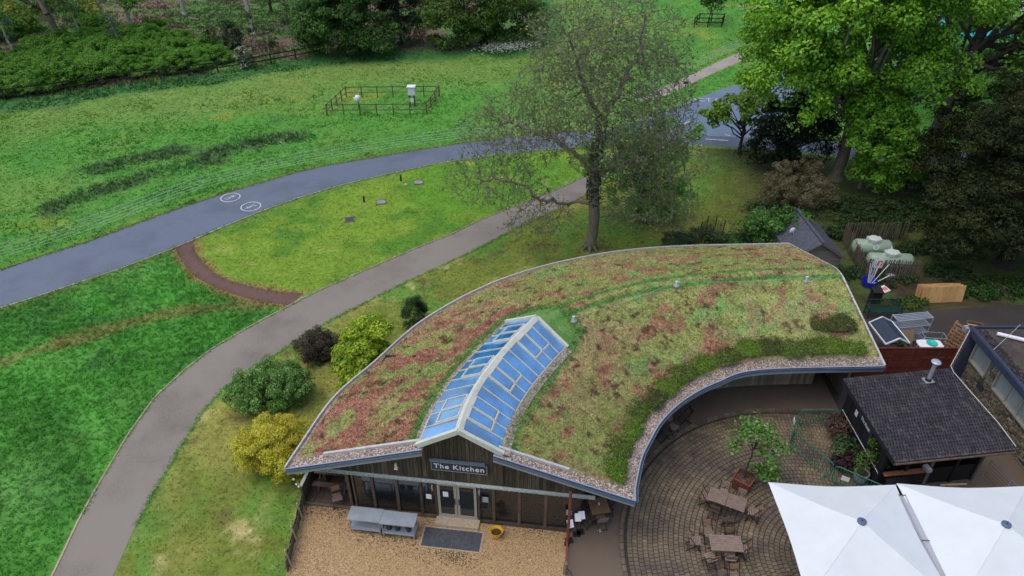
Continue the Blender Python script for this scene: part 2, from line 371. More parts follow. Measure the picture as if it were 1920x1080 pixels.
# colour of the ground as it grows, with tree shade mixed in on the right
P2 = lambda L: [(p[0], p[1]) for p in L]
LAWN = P2(GL([(362, 452), (493, 397), (640, 350), (827, 308), (993, 287), (1073, 280), (1230, 273), (1190, 268), (1120, 310), (1050, 352), (950, 392), (850, 437), (740, 482), (660, 517), (590, 548), (560, 552), (505, 544), (440, 529), (382, 493)]))
LUSH = P2(GL([(-300, 700), (0, 580), (127, 539), (327, 467), (350, 505), (410, 543), (475, 565), (548, 574), (460, 617), (350, 690), (240, 815), (150, 970), (40, 1180), (-300, 1180)]))
NEAR = P2(GL([(160, 1180), (255, 985), (378, 775), (480, 690), (650, 585), (830, 498), (980, 422), (1115, 355), (1225, 272), (1372, 278), (1655, 302), (2000, 330), (2100, 700), (1500, 700), (560, 1180)]))
WOODLINE = P2(GL([(-300, 236), (0, 191), (120, 174), (240, 156), (400, 138), (520, 118), (600, 104), (720, 96), (860, 95), (960, 90), (1010, 60), (1000, 20), (960, -20)]))
WOOD = WOODLINE + [(-10, 190), (-190, 190), (-190, 60)]
BUILD = P2(GL([(545, 1180), (560, 960), (640, 780), (830, 600), (1000, 520), (1240, 470), (1480, 470), (1600, 480), (1660, 700)])) + [(34, 24), (34, 8), (-6, 8)]
DIRT = P2(GL([(1590, 500), (1700, 500), (1800, 520), (1960, 530), (1990, 580), (1620, 590)]))
YARD = P2(GL([(1600, 585), (1650, 588), (1740, 581), (1830, 577), (1920, 571), (2150, 558)])) + [(45, 22), (15.4, 22), (15.4, 30)]
NETTLE = [GL([(188, 318), (250, 300), (325, 288)]), GL([(110, 385), (200, 352), (300, 322), (385, 305)]), GL([(472, 268), (510, 262), (565, 258)]), GL([(385, 297), (430, 283)])]
TROD = GL([(-40, 690), (60, 660), (180, 625), (300, 592), (420, 575), (500, 570)])
def ground_col(X, Y):
    X = np.asarray(X, float); Y = np.asarray(Y, float)
    n1 = fbm(X, Y, 9, 1); n2 = fbm(X, Y, 2.2, 2); n3 = fbm(X, Y, 0.7, 4, 3); nb = fbm(X, Y, 26, 6)
    mix = lambda a, b, k: a * (1 - k[..., None]) + np.array(b) * k[..., None]
    c = np.zeros(X.shape + (3,)) + np.array((0.050, 0.158, 0.026))
    c = mix(c, (0.085, 0.170, 0.034), sm(n1, 0.45, 0.7) * 0.8)
    c = mix(c, (0.040, 0.135, 0.028), sm(n2, 0.52, 0.72) * 0.6)
    c = mix(c, (0.10, 0.19, 0.055), sm(nb, 0.5, 0.72) * 0.6)
    c = mix(c, (0.20, 0.20, 0.03), sm(fbm(X, Y, 5, 21), 0.66, 0.78) * 0.4)      # buttercups
    c *= np.array((1.85, 1.75, 1.6)); dw = sdf(X, Y, WOOD)
    c = mix(c, (0.190, 0.270, 0.060), sm(dw, -15, -7) * (0.35 + 0.5 * n1))         # paler belt by the wood
    c = mix(c, (0.048, 0.165, 0.044), sm(dw + (n1 - .5) * 3 + (n2 - .5) * 1.5, -4.6, -2.6) * .9)        # bluish rank grass along the fence
    wc = np.zeros_like(c) + np.array((0.052, 0.100, 0.026))
    wc = mix(wc, (0.086, 0.066, 0.045), sm(fbm(X, Y * 2.2, 9, 8), 0.42, 0.58))
    wc = mix(wc, (0.032, 0.024, 0.018), sm(fbm(X, Y * 2.5, 3, 9), 0.6, 0.75) * .7)
    wc = mix(wc, (0.055, 0.125, 0.025), sm(fbm(X, Y * 2, 4, 12), 0.57, 0.7) * .8)
    wc *= 1.9; k = sm(dw, -0.6, 0.6); c = c * (1 - k[..., None]) + wc * k[..., None]
    for i, L in enumerate(NETTLE):
        d = pdist(X, Y, P2(L)); c = mix(c, (0.062, 0.118, 0.046), sm(d + (n2 - .5) * 3.6 + (n3 - .5) * 1.5, 1.9, 0.0) * .85)
    # mown lawn between road and path
    lw = np.zeros_like(c) + np.array((0.075, 0.148, 0.020))
    lw = mix(lw, (0.120, 0.165, 0.026), sm(n1, 0.4, 0.65) * 0.9)
    lw = mix(lw, (0.050, 0.120, 0.020), sm(n2, 0.55, 0.75) * 0.8)
    dry = sm(fbm(X, Y, 3.2, 14), 0.6, 0.74) * sm(fbm(X, Y, 11, 15), 0.44, 0.58)
    lw = mix(lw, (0.25, 0.22, 0.085), dry * 0.8 * (0.5 + n3))
    lw *= np.array((1.6, 1.85, 1.35)); k = sm(sdf(X, Y, LAWN), -0.2, 0.3); c = c * (1 - k[..., None]) + lw * k[..., None]
    # long lush grass left of the path
    lu = np.zeros_like(c) + np.array((0.032, 0.130, 0.020))
    lu = mix(lu, (0.046, 0.150, 0.030), sm(n2, 0.42, 0.65) * 0.7)
    lu = mix(lu, (0.024, 0.095, 0.022), sm(fbm(X, Y, 1.4, 17), 0.55, 0.75) * 0.6)
    lu = mix(lu, (0.066, 0.140, 0.048), sm(n1, 0.55, 0.78) * 0.5)
    td = pdist(X, Y, P2(TROD)); lu = mix(lu, (0.095, 0.090, 0.034), sm(td + (n2 - .5) * 1.6, 0.85, 0.1) * 0.75 * (0.6 + 0.6 * n3))
    lu *= np.array((2.2, 1.98, 1.75)); lu = lu * (.82 + .4 * vn(X * .8 + Y * .6, Y * .25, 1.1, 71))[..., None]; k = sm(sdf(X, Y, LUSH), -0.2, 0.3); c = c * (1 - k[..., None]) + lu * k[..., None]
    # patchy grass round the building, under the trees
    ne = np.zeros_like(c) + np.array((0.088, 0.106, 0.022))
    ne = mix(ne, (0.066, 0.125, 0.024), sm(n2, 0.48, 0.66) * 0.85)
    ne = mix(ne, (0.165, 0.150, 0.045), sm(fbm(X, Y, 4, 18), 0.46, 0.66) * 0.75)
    st = sm(fbm(X * 1.8 + Y * .6, Y - X * .4, .9, 19, 5), 0.54, 0.68) * sm(fbm(X, Y, 4, 20), 0.42, 0.60)
    ne = mix(ne, (0.25, 0.20, 0.11), np.clip(st * 1.2 * sm(n3 + n2 * .5, .55, .95), 0, 1) * .8 * sm(X, 6, -3))
    ne = mix(ne, (0.070, 0.046, 0.026), sm(fbm(X, Y, .8, 22, 5), 0.58, 0.72) * 0.7 * sm(fbm(X, Y, 4, 23), .4, .6))
    ne = mix(ne, (0.026, 0.034, 0.014), sm(X, 12, 19) * 0.88 * sm(Y, 28, 31))  # blends tree shade into the soil and ivy colour on the right
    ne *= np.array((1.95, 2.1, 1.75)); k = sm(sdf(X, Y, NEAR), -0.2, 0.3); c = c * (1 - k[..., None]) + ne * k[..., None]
    c = mix(c, (0.060, 0.040, 0.028), sm(sdf(X, Y, DIRT) + (n2 - .5) * 2, -0.5, 0.6) * sm(n3 + n2, 1.25, 0.85))
    rd = pdist(X, Y, P2(RED_L)); re = pdist(X, Y, P2(RED_R)); c = mix(c, (0.30, 0.18, 0.075), sm(np.minimum(rd, re) + (n3 - .5) * .5, 0.55, 0.12) * .8)
    pe = np.minimum(pdist(X, Y, P2(ROAD_TOP)), pdist(X, Y, P2(ROAD_BOT))); c = mix(c, (0.15, 0.205, 0.045), sm(pe + (n3 - .5) * .5, 0.75, 0.2) * .7)
    return c * (0.80 + 0.4 * n3)[..., None]
FLATS = [np.array(P2(ROAD_TOP) + P2(ROAD_BOT)[::-1]), np.array(P2(PATH_L) + P2(PATH_R)[::-1]), np.array(P2(BR_L) + P2(BR_R)[::-1]), np.array(P2(FAR_L) + P2(FAR_R)[::-1]), np.array(P2(RED_L) + P2(RED_R)[::-1])]
def flat_mask(X, Y):
    """distance to anything paved or built (0 inside)"""
    d = np.full(X.shape, 1e9)
    for P in FLATS + [BUILD, YARD]: d = np.minimum(d, -sdf(X, Y, [tuple(q) for q in P]))
    return np.maximum(d, 0)
gx = np.r_[np.arange(-100, -30, .7), np.arange(-30, 24, .2), np.arange(24, 100.4, .7)]; gy = np.r_[np.arange(4, 12, .7), np.arange(12, 56, .2), np.arange(56, 150.4, .7)]
GX, GY = np.meshgrid(gx, gy); fm = flat_mask(GX, GY)
gz = (fbm(GX, GY, 3.0, 31) - 0.42) * 0.30 * sm(fm, 0.4, 3.0)
gz = np.where(sdf(GX, GY, LAWN) > -0.5, gz * 0.2, gz); gz = np.maximum(gz, -0.02 * sm(fm, 0.4, 3)) * sm(fm, 0.3, 1.5)
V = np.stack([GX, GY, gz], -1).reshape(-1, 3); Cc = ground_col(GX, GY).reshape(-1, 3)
ny, nx = GX.shape; idx = np.arange(ny * nx).reshape(ny, nx)
F = np.stack([idx[:-1, :-1], idx[:-1, 1:], idx[1:, 1:], idx[1:, :-1]], -1).reshape(-1, 4)
ex = [(-1800, -600, 0), (1800, -600, 0), (1800, 4.5, -.01), (99.5, 4.5, -.01), (-99.5, 4.5, -.01), (-1800, 4.5, -.01), (1800, 149.5, -.01), (99.5, 149.5, -.01), (-99.5, 149.5, -.01), (-1800, 149.5, -.01), (1800, 2400, 0), (-1800, 2400, 0)]
b0 = len(V)
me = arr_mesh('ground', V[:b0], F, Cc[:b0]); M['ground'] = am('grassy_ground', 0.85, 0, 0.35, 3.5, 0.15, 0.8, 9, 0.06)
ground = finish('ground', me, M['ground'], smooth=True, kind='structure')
mb = MB(); mb.add(ex, [(0, 1, 2, 3), (0, 3, 4, 5), (3, 2, 6, 7), (5, 4, 8, 9), (9, 8, 7, 6), (9, 6, 10, 11)])
M['farfield'] = pm('distant_pasture', (0.045, 0.115, 0.025), 0.9, 0.3, 0.05, spec=0.1)
mb.build('far_fields', M['farfield'], kind='structure')

# asphalt, paths
def road_mat(name, c1, c2, rough, wet):
    m, n, b = newmat(name); L = n.links; tc = nd(n, 'ShaderNodeTexCoord')
    a = nd(n, 'ShaderNodeTexNoise', i_Scale=0.35, i_Detail=7, i_Roughness=0.6); L.new(tc.outputs['Object'], a.inputs['Vector'])
    f = nd(n, 'ShaderNodeTexNoise', i_Scale=22.0, i_Detail=4, i_Roughness=0.8); L.new(tc.outputs['Object'], f.inputs['Vector'])
    ad = nd(n, 'ShaderNodeMath', operation='MULTIPLY_ADD'); L.new(f.outputs['Fac'], ad.inputs[0]); ad.inputs[1].default_value = 1.0; L.new(a.outputs['Fac'], ad.inputs[2])
    rp = nd(n, 'ShaderNodeValToRGB'); L.new(ad.outputs[0], rp.inputs[0]); rp.color_ramp.elements[0].position = 0.72; rp.color_ramp.elements[1].position = 1.0; rp.color_ramp.elements[1].position = 1.22
    rp.color_ramp.elements[0].color = (*c1, 1); rp.color_ramp.elements[1].color = (*c2, 1); L.new(rp.outputs[0], b.inputs['Base Color'])
    r2 = nd(n, 'ShaderNodeValToRGB'); L.new(a.outputs['Fac'], r2.inputs[0]); r2.color_ramp.elements[0].position = 0.42; r2.color_ramp.elements[1].position = 0.58
    r2.color_ramp.elements[0].color = (rough,) * 3 + (1,); r2.color_ramp.elements[1].color = (wet,) * 3 + (1,); L.new(r2.outputs[0], b.inputs['Roughness'])
    b.inputs['Specular IOR Level'].default_value = 1.0 if wet < .1 else 0.55
    if wet < .1: b.inputs['IOR'].default_value = 2.0
    bp = nd(n, 'ShaderNodeBump', i_Strength=0.35 if wet > .2 else .04, i_Distance=0.015); L.new(f.outputs['Fac'], bp.inputs['Height']); L.new(bp.outputs[0], b.inputs['Normal'])
    return m
M['asphalt'] = road_mat('damp_asphalt', (0.068, 0.088, 0.130), (0.130, 0.155, 0.208), 0.55, 0.40)
M['wetroad'] = road_mat('wet_asphalt', (0.045, 0.055, 0.085), (0.085, 0.10, 0.14), 0.38, 0.15)
M['flooded'] = road_mat('standing_water_on_asphalt', (0.06, 0.085, 0.14), (0.11, 0.14, 0.20), 0.25, 0.03)
M['pathm'] = road_mat('buff_tarmac', (0.138, 0.119, 0.100), (0.236, 0.207, 0.174), 0.75, 0.65)
M['redpath'] = road_mat('worn_red_path', (0.075, 0.038, 0.030), (0.135, 0.070, 0.056), 0.8, 0.65)
M['yardm'] = road_mat('dark_yard_tarmac', (0.022, 0.019, 0.019), (0.050, 0.044, 0.042), 0.6, 0.4)
M['terrace'] = road_mat('brown_concrete', (0.085, 0.062, 0.046), (0.160, 0.122, 0.092), 0.6, 0.45)
M['farpath'] = road_mat('pale_gravel_path', (0.26, 0.22, 0.19), (0.36, 0.31, 0.28), 0.8, 0.7)
M['paint'] = pm('worn_road_paint', (0.28, 0.30, 0.33), 0.6, 0.2, 5, col2=(0.55, 0.57, 0.59), spec=0.4)
strip_mesh('road', ROAD_TOP[:18], ROAD_BOT[:18], 150, 0.012, M['asphalt'])
strip_mesh('road_junction', ROAD_TOP[17:], ROAD_BOT[17:], 60, 0.0121, M['wetroad'])
strip_mesh('side_road', BR_L, BR_R, 40, 0.017, M['flooded'])
strip_mesh('footpath', PATH_L, PATH_R, 140, 0.010, M['pathm'])
strip_mesh('trodden_path', RED_L, RED_R, 50, 0.006, M['redpath'])
strip_mesh('far_footpath', FAR_L, FAR_R, 20, 0.010, M['farpath'])
strip_mesh('distant_footpath', TOP_L, TOP_R, 12, 0.010, M['farpath'])
for nm, L, hgt, m in (('road_kerb', ROAD_BOT[:18], 0.035, M['trim']), ('path_edging', PATH_L, 0.04, M['straw'])):
    q = resample(L, 120); mb = MB(); mb.sweep(q, [(-0.035, 0), (0.035, 0), (0.035, hgt), (-0.035, hgt)]); mb.build(nm, m, kind='structure')
mb = MB(); mb.add([(p[0], p[1], 0.008) for p in YARD], [tuple(range(len(YARD)))]); o = mb.build('service_yard', M['yardm'], fix=False); o['kind'] = 'structure'
if o.data.polygons[0].normal.z < 0: o.data.flip_normals()
# painted walking-figure roundels and faded lettering on the wet side road
def disc_ring(mb, c, r0, r1, z, n=40):
    vs = []
    for r in (r0, r1): vs += [(c[0] + r * math.cos(2 * math.pi * i / n), c[1] + r * math.sin(2 * math.pi * i / n), z) for i in range(n)]
    mb.add(vs, [(i, (i + 1) % n, n + (i + 1) % n, n + i) for i in range(n)])
def flat_seg(mb, a, b, w, z):
    a = Vector((a[0], a[1], 0)); b = Vector((b[0], b[1], 0)); d = (b - a).normalized(); x = Vector((-d.y, d.x, 0)) * w / 2
    mb.add([(p.x, p.y, z) for p in (a - x, b - x, b + x, a + x)], [(0, 1, 2, 3)])
fig = [((0, .62), (0, .74), .15), ((0, .55), (-.02, .05), .17), ((-.02, .45), (-.28, .18), .07), ((0, .48), (.26, .22), .07), ((-.02, .08), (-.24, -.62), .09), ((0, .08), (.2, -.3), .09), ((.2, -.3), (.14, -.65), .08)]
for i, (px, py, flip) in enumerate(((432, 370.5, 1), (470.5, 387.5, -1))):
    c = G(px, py); mb = MB(); disc_ring(mb, c, 0.62, 0.70, 0.018)
    dirv = (G(px + 20, py - 8) - G(px - 20, py + 8)).normalized() * flip; side = Vector((dirv.y, -dirv.x, 0))
    for a, b, w in fig:
        T = lambda p: c + dirv * (p[1] * 0.62) + side * (p[0] * 0.62)
        flat_seg(mb, T(a), T(b), w * 0.62, 0.019 + 0.0005 * fig.index((a, b, w)))
    o = mb.build('road_marking', M['paint'], fix=False); tag(o, ['white painted roundel with walking figure beside the meadow verge', 'white painted roundel with walking figure nearer the mown lawn'][i], 'road marking', 'roundels painted on the road')
def text(name, body, size, mat, loc, rot, parent=None, extrude=0.002, offset=0.0, spacing=1.0, label=None):
    cu = bpy.data.curves.new(name, 'FONT'); cu.body = body; cu.size = size; cu.extrude = extrude; cu.align_x = 'CENTER'; cu.align_y = 'CENTER'; cu.offset = offset; cu.space_character = spacing
    t_ = bpy.data.objects.new('tmp', cu); COL.objects.link(t_); bpy.context.view_layer.update()
    me = bpy.data.meshes.new_from_object(t_.evaluated_get(bpy.context.evaluated_depsgraph_get())); bpy.data.objects.remove(t_); me.materials.clear(); me.materials.append(mat); me.name = name
    o = bpy.data.objects.new(name, me); COL.objects.link(o); o.location = loc; o.rotation_euler = rot
    if parent: o.parent = parent
    if label: o['label'] = label
    return o
c = G(1323, 188)
o = text('road_lettering', 'ACT S', .95, M['paint'], (c.x, c.y, 0.024), (0, 0, R(-6)), extrude=0.001, spacing=1.1); o.scale = (.95, 1.3, 1); tag(o, 'white capital letters painted on the wet side road', 'road marking')
mb = MB()
for a, b in (((1272, 236), (1296, 227)), ((1281, 258), (1288, 258)), ((1303, 259.5), (1313, 259.8)), ((1322, 261), (1366, 264)), ((1305, 272), (1316, 272.5)), ((1360, 253), (1369, 255))): flat_seg(mb, G(*a), G(*b), 0.13, 0.0225)
o = mb.build('lane_markings', M['paint'], fix=False, kind='structure')
# ---------------------------------------------------------------- grass
def blades(name, X, Y, z, h, w, n, col, lean=0.5, kind='stuff', jit=0.2):
    N = len(X); X = np.repeat(X, n); Y = np.repeat(Y, n); Z = np.repeat(z, n) if np.ndim(z) else np.full(N * n, z)
    H = np.repeat(h, n) if np.ndim(h) else np.full(N * n, h); Wd = np.repeat(w, n) if np.ndim(w) else np.full(N * n, w)
    C = np.repeat(col, n, 0) * rng.uniform(1 - jit, 1 + jit * 1.2, (N * n, 1))
    a = rng.uniform(0, 2 * np.pi, N * n); sp = rng.uniform(0, 1, N * n) * Wd * 1.5; b = rng.uniform(0, 2 * np.pi, N * n)
    bx = X + np.cos(b) * sp; by = Y + np.sin(b) * sp; H = H * rng.uniform(.6, 1.25, N * n); l = H * lean * rng.uniform(0.2, 1.6, N * n); c2 = rng.uniform(0, 2 * np.pi, N * n)
    v = np.empty((N * n, 3, 3))
    v[:, 0] = np.stack([bx - np.cos(a) * Wd / 2, by - np.sin(a) * Wd / 2, Z - .01], 1); v[:, 1] = np.stack([bx + np.cos(a) * Wd / 2, by + np.sin(a) * Wd / 2, Z - .01], 1)
    v[:, 2] = np.stack([bx + np.cos(c2) * l, by + np.sin(c2) * l, Z + H], 1)
    me = arr_mesh(name, v.reshape(-1, 3), np.arange(N * n * 3).reshape(-1, 3), np.repeat(C, 3, 0))
    return finish(name, me, M['blade'], kind=kind)
def zg(X, Y):
    i = np.clip(np.interp(Y, gy, np.arange(ny)), 0, ny - 2); j = np.clip(np.interp(X, gx, np.arange(nx)), 0, nx - 2); a = i.astype(int); b = j.astype(int); u = i - a; v = j - b
    return gz[a, b] * (1 - u) * (1 - v) + gz[a + 1, b] * u * (1 - v) + gz[a, b + 1] * (1 - u) * v + gz[a + 1, b + 1] * u * v
def scatter(n, box, keep):
    X = rng.uniform(box[0], box[1], n); Y = rng.uniform(box[2], box[3], n); k = keep(X, Y); return X[k], Y[k]
inview = lambda X, Y: np.abs(X) < (Y * 0.82 + 13.8) * 0.78 + 1.5
cl = lambda X, Y: flat_mask(X, Y) > 0.12
X, Y = scatter(60000, (-40, 0, 12, 46), lambda X, Y: (sdf(X, Y, LUSH) > 0.1) & inview(X, Y) & cl(X, Y))
C_ = ground_col(X, Y); hh = 0.16 + 0.20 * fbm(X, Y, 1.4, 40); blades('lush_grass', X, Y, zg(X, Y), hh * .62, 0.045, 5, C_ * 1.3, 1.0)
X, Y = scatter(60000, (-26, 22, 12, 54), lambda X, Y: ((sdf(X, Y, NEAR) > 0.1) | (sdf(X, Y, LAWN) > 0.1)) & inview(X, Y) & cl(X, Y))
blades('lawn_grass', X, Y, zg(X, Y), 0.055, 0.05, 3, ground_col(X, Y) * 1.1, 0.9)
nearw = lambda X, Y: rng.uniform(0, 1, X.shape) < np.clip((55 / Y) ** 2, 0.1, 1)
X, Y = scatter(190000, (-85, 75, 36, 118), lambda X, Y: inview(X, Y) & nearw(X, Y) & (sdf(X, Y, LAWN) < -0.1) & (sdf(X, Y, LUSH) < -0.1) & (sdf(X, Y, NEAR) < -0.1) & (sdf(X, Y, WOOD) < 1) & cl(X, Y))
dn = np.min([pdist(X, Y, P2(L)) for L in NETTLE], 0); hh = 0.06 + 0.10 * sm(fbm(X, Y, 3, 41), 0.45, 0.75) + 0.26 * sm(dn, 1.6, 0.4)
blades('meadow_grass', X, Y, zg(X, Y), hh, 0.09 + 0.0010 * Y, 3, ground_col(X, Y) * 1.28, 0.9)
X, Y = scatter(26000, (-75, -10, 62, 125), lambda X, Y: inview(X, Y) & (sdf(X, Y, WOOD) > -3.5))
blades('woodland_undergrowth', X, Y, 0.0, 0.45 * fbm(X, Y, 4, 43), 0.25, 3, ground_col(X, Y) * 1.05, 0.8)
def verge(lines, n, spread):
    out = []
    for L in lines:
        q = resample(L, 400); i = rng.integers(0, 400, n); out.append(q[i][:, :2] + rng.normal(0, spread, (n, 2)))
    p = np.concatenate(out); return p[:, 0], p[:, 1]
X, Y = verge([PATH_L[2:], PATH_R[2:], ROAD_TOP[1:18], ROAD_BOT[1:18]], 2600, .07); k = inview(X, Y); X, Y = X[k], Y[k]
blades('verge_grass', X, Y, np.zeros(len(X)) + .004, .09, .035, 3, ground_col(X, Y) * 1.45, .9)
X, Y = verge([RED_L, RED_R], 700, .16); blades('verge_straw', X, Y, np.zeros(len(X)) + .004, .06, .03, 3, ground_col(X, Y) * 1.1, 1.0)
# flower heads
def specks(name, X, Y, zlo, zhi, s, col):
    N = len(X); Z = rng.uniform(zlo, zhi, N); v = np.empty((N, 3, 3)); a = rng.uniform(0, 6.28, N)
    for k in range(3): v[:, k] = np.stack([X + np.cos(a + k * 2.09) * s, Y + np.sin(a + k * 2.09) * s, Z + rng.uniform(-.02, .02, N)], 1)
    me = arr_mesh(name, v.reshape(-1, 3), np.arange(N * 3).reshape(-1, 3), np.repeat(np.tile(col, (N, 1)) * rng.uniform(.75, 1.1, (N, 1)), 3, 0)); return finish(name, me, M['blade'], kind='stuff')
c0, c1 = G(985, 84), G(915, 92)
X = rng.normal(0, 1, 900); Y = rng.normal(0, 1, 900); t = rng.uniform(0, 1, 900)
specks('cow_parsley_blossom', c0.x * t + c1.x * (1 - t) + X * .9, c0.y * t + c1.y * (1 - t) + Y * .9 - 1.6, .4, .9, .11, (0.66, 0.72, 0.60))
c0, c1 = G(545, 272), G(490, 278); X = rng.normal(0, 1.1, 26); Y = rng.normal(0, .8, 26); t = rng.uniform(0, 1, 26)
specks('meadow_blossom', c0.x * t + c1.x * (1 - t) + X, c0.y * t + c1.y * (1 - t) + Y, .3, .5, .06, (0.6, 0.64, 0.52))
# ---------------------------------------------------------------- paving, gravel yard
U = Vector((0.992, -0.127, 0)).normalized(); N_ = Vector((-0.127, -0.992, 0)).normalized(); O_ = Vector((-6.40, 18.69, 0))
ANG = math.atan2(U.y, U.x); FR = Matrix((U, -N_, Vector((0, 0, 1)))).transposed()
def Fp(t, o, z=0.0): return O_ + U * t + N_ * o + Vector((0, 0, z))
M['gravel'] = pebbles('golden_gravel', [(0.28, 0.175, 0.080), (0.42, 0.28, 0.135), (0.50, 0.35, 0.175), (0.37, 0.24, 0.115), (0.57, 0.43, 0.25)], 30, 0.8, 0.5, 0.02, big=(0.9, 0.62, 0.85, (0.10, 0.07, 0.04)))
M['roofgravel'] = pebbles('mixed_roof_pebbles', [(0.14, 0.105, 0.08), (0.36, 0.305, 0.25), (0.20, 0.16, 0.13), (0.50, 0.44, 0.39), (0.27, 0.20, 0.15)], 15, 0.7, 0.8, 0.03)
pg = [Fp(-2.05, 0.05), Fp(8.72, 0.02), G(1060, 1082), (1.6, 9, 0), (-9.8, 9, 0), G(536, 1080)]
mb = MB(); mb.add([(p[0], p[1], 0.014) for p in pg], [tuple(range(len(pg)))]); o = mb.build('gravel_yard', M['gravel'], fix=False); o['kind'] = 'structure'
if o.data.polygons[0].normal.z < 0: o.data.flip_normals()
X, Y = scatter(26000, (-9.5, 2.4, 13.5, 19.2), lambda X, Y: sdf(X, Y, [(p[0], p[1]) for p in pg]) > 0.05)
def chips(name, X, Y, Z, s, cols, mat='blade', kind='stuff', parent=None, flat=.5):
    N = len(X); base = np.array([(1, 0, 0), (-1, 0, 0), (0, 1, 0), (0, -1, 0), (0, 0, 1), (0, 0, -1)], float)
    f = np.array([(0, 2, 4), (2, 1, 4), (1, 3, 4), (3, 0, 4)])
    a = rng.uniform(0, 6.28, N); sx = s * rng.uniform(.5, 1.2, N); sy = s * rng.uniform(.5, 1.2, N); sz = s * flat * rng.uniform(.6, 1.3, N)
    v = np.empty((N, 6, 3)); ca, sa = np.cos(a)[:, None], np.sin(a)[:, None]; bx = base[None, :, 0] * sx[:, None]; by = base[None, :, 1] * sy[:, None]
    v[:, :, 0] = X[:, None] + bx * ca - by * sa; v[:, :, 1] = Y[:, None] + bx * sa + by * ca; v[:, :, 2] = np.asarray(Z)[:, None] + base[None, :, 2] * sz[:, None]
    C = np.array(cols)[rng.integers(0, len(cols), N)] * rng.uniform(.7, 1.2, (N, 1))
    me = arr_mesh(name, v.reshape(-1, 3), (f[None] + 6 * np.arange(N)[:, None, None]).reshape(-1, 3), np.repeat(C, 6, 0)); M.setdefault('stone', am('loose_stones', 0.8, 0, spec=0.3))
    return finish(name, me, M['stone'], parent=parent, kind=kind)
chips('loose_gravel', X, Y, np.full(len(X), .018), .022, [(0.26, 0.155, 0.07), (0.46, 0.31, 0.15), (0.55, 0.41, 0.24), (0.34, 0.22, 0.10), (0.15, 0.09, 0.05)])
X = np.r_[rng.normal(-4.9, .7, 500), rng.normal(-7.2, 1.0, 350), rng.normal(-2.2, .5, 260), rng.normal(.9, .5, 120), rng.normal(-3.4, 1.2, 200)]
tt = (X + 6.4) / .992; Y = 18.69 - .127 * tt - np.abs(np.r_[rng.normal(.9, .35, 500), rng.normal(.25, .3, 350), rng.normal(1.75, .18, 260), rng.normal(.15, .15, 120), rng.normal(1.6, .3, 200)])
chips('fallen_leaves', X, Y, np.full(len(X), .022), .027, [(0.07, 0.042, 0.025), (0.11, 0.065, 0.035), (0.04, 0.026, 0.018)], flat=.25)
TC = Vector((12.2, 16.2, 0)); TR = 7.9
mb = MB(); tp = [(1.5, 8, 0), (24, 8, 0), (24, 28.2, 0), (15.2, 28.2, 0), (11, 26.2, 0), (7, 25, 0), (3.5, 22, 0), (2.1, 18.2, 0), (1.9, 15.6, 0)]
mb.add([(p[0], p[1], 0.006) for p in tp], [tuple(range(len(tp)))]); o = mb.build('terrace', M['terrace'], fix=False, kind='structure')
if o.data.polygons[0].normal.z < 0: o.data.flip_normals()
def paver_mat(objrandom):
    m, n, b = newmat('clay_paver_single' if objrandom else 'clay_paver'); L = n.links; tc = nd(n, 'ShaderNodeTexCoord')
    geo = nd(n, 'ShaderNodeNewGeometry'); oi = nd(n, 'ShaderNodeObjectInfo')
    rp = nd(n, 'ShaderNodeValToRGB'); L.new(oi.outputs['Random'] if objrandom else geo.outputs['Random Per Island'], rp.inputs[0]); e = rp.color_ramp.elements
    for c in range(2): e.new(0.5)
    for i, c in enumerate(((0.138, 0.112, 0.084), (0.190, 0.158, 0.115), (0.160, 0.128, 0.102), (0.228, 0.192, 0.140))): e[i].position = i / 3; e[i].color = (*c, 1)
    nz = nd(n, 'ShaderNodeTexNoise', i_Scale=0.55, i_Detail=6, i_Roughness=0.65); L.new(geo.outputs['Position'], nz.inputs['Vector'])
    r2 = nd(n, 'ShaderNodeValToRGB'); L.new(nz.outputs['Fac'], r2.inputs[0]); r2.color_ramp.elements[0].position = 0.36; r2.color_ramp.elements[1].position = 0.66
    r2.color_ramp.elements[0].color = (0.58, 0.56, 0.62, 1); r2.color_ramp.elements[1].color = (1.3, 1.25, 1.05, 1)
    mx = nd(n, 'ShaderNodeMix', data_type='RGBA', blend_type='MULTIPLY'); mx.inputs[0].default_value = 1; L.new(rp.outputs[0], mx.inputs[6]); L.new(r2.outputs[0], mx.inputs[7])
    f = nd(n, 'ShaderNodeTexNoise', i_Scale=30.0, i_Detail=4); L.new(geo.outputs['Position'], f.inputs['Vector'])
    hs = nd(n, 'ShaderNodeHueSaturation'); mr = nd(n, 'ShaderNodeMapRange'); mr.inputs[3].default_value = .7; mr.inputs[4].default_value = 1.3; L.new(f.outputs['Fac'], mr.inputs[0]); L.new(mr.outputs[0], hs.inputs['Value']); L.new(mx.outputs[2], hs.inputs['Color'])
    L.new(hs.outputs[0], b.inputs['Base Color']); b.inputs['Roughness'].default_value = 0.55; b.inputs['Specular IOR Level'].default_value = 0.4
    bp = nd(n, 'ShaderNodeBump', i_Strength=.3, i_Distance=.01); L.new(f.outputs['Fac'], bp.inputs['Height']); L.new(bp.outputs[0], b.inputs['Normal'])
    return m
M['paver'] = paver_mat(False); M['paver1'] = paver_mat(True)
M['joint'] = pm('mossy_paver_joints', (0.040, 0.036, 0.024), 0.9, 0.4, 6)
circ = [(TC.x + (TR + .0) * math.cos(a), TC.y + (TR + .0) * math.sin(a)) for a in np.linspace(R(90), R(250), 50)]
pp = [(15.0, 24.1)] + circ + [(9.5, 8.6), (19.5, 8.6), (19.5, 19.3), (15.0, 19.3)]
PAT = pp
mb = MB(); mb.add([(p[0], p[1], 0.012) for p in pp], [tuple(range(len(pp)))]); patio = mb.build('patio', M['joint'], fix=False, kind='structure')
if patio.data.polygons[0].normal.z < 0: patio.data.flip_normals()
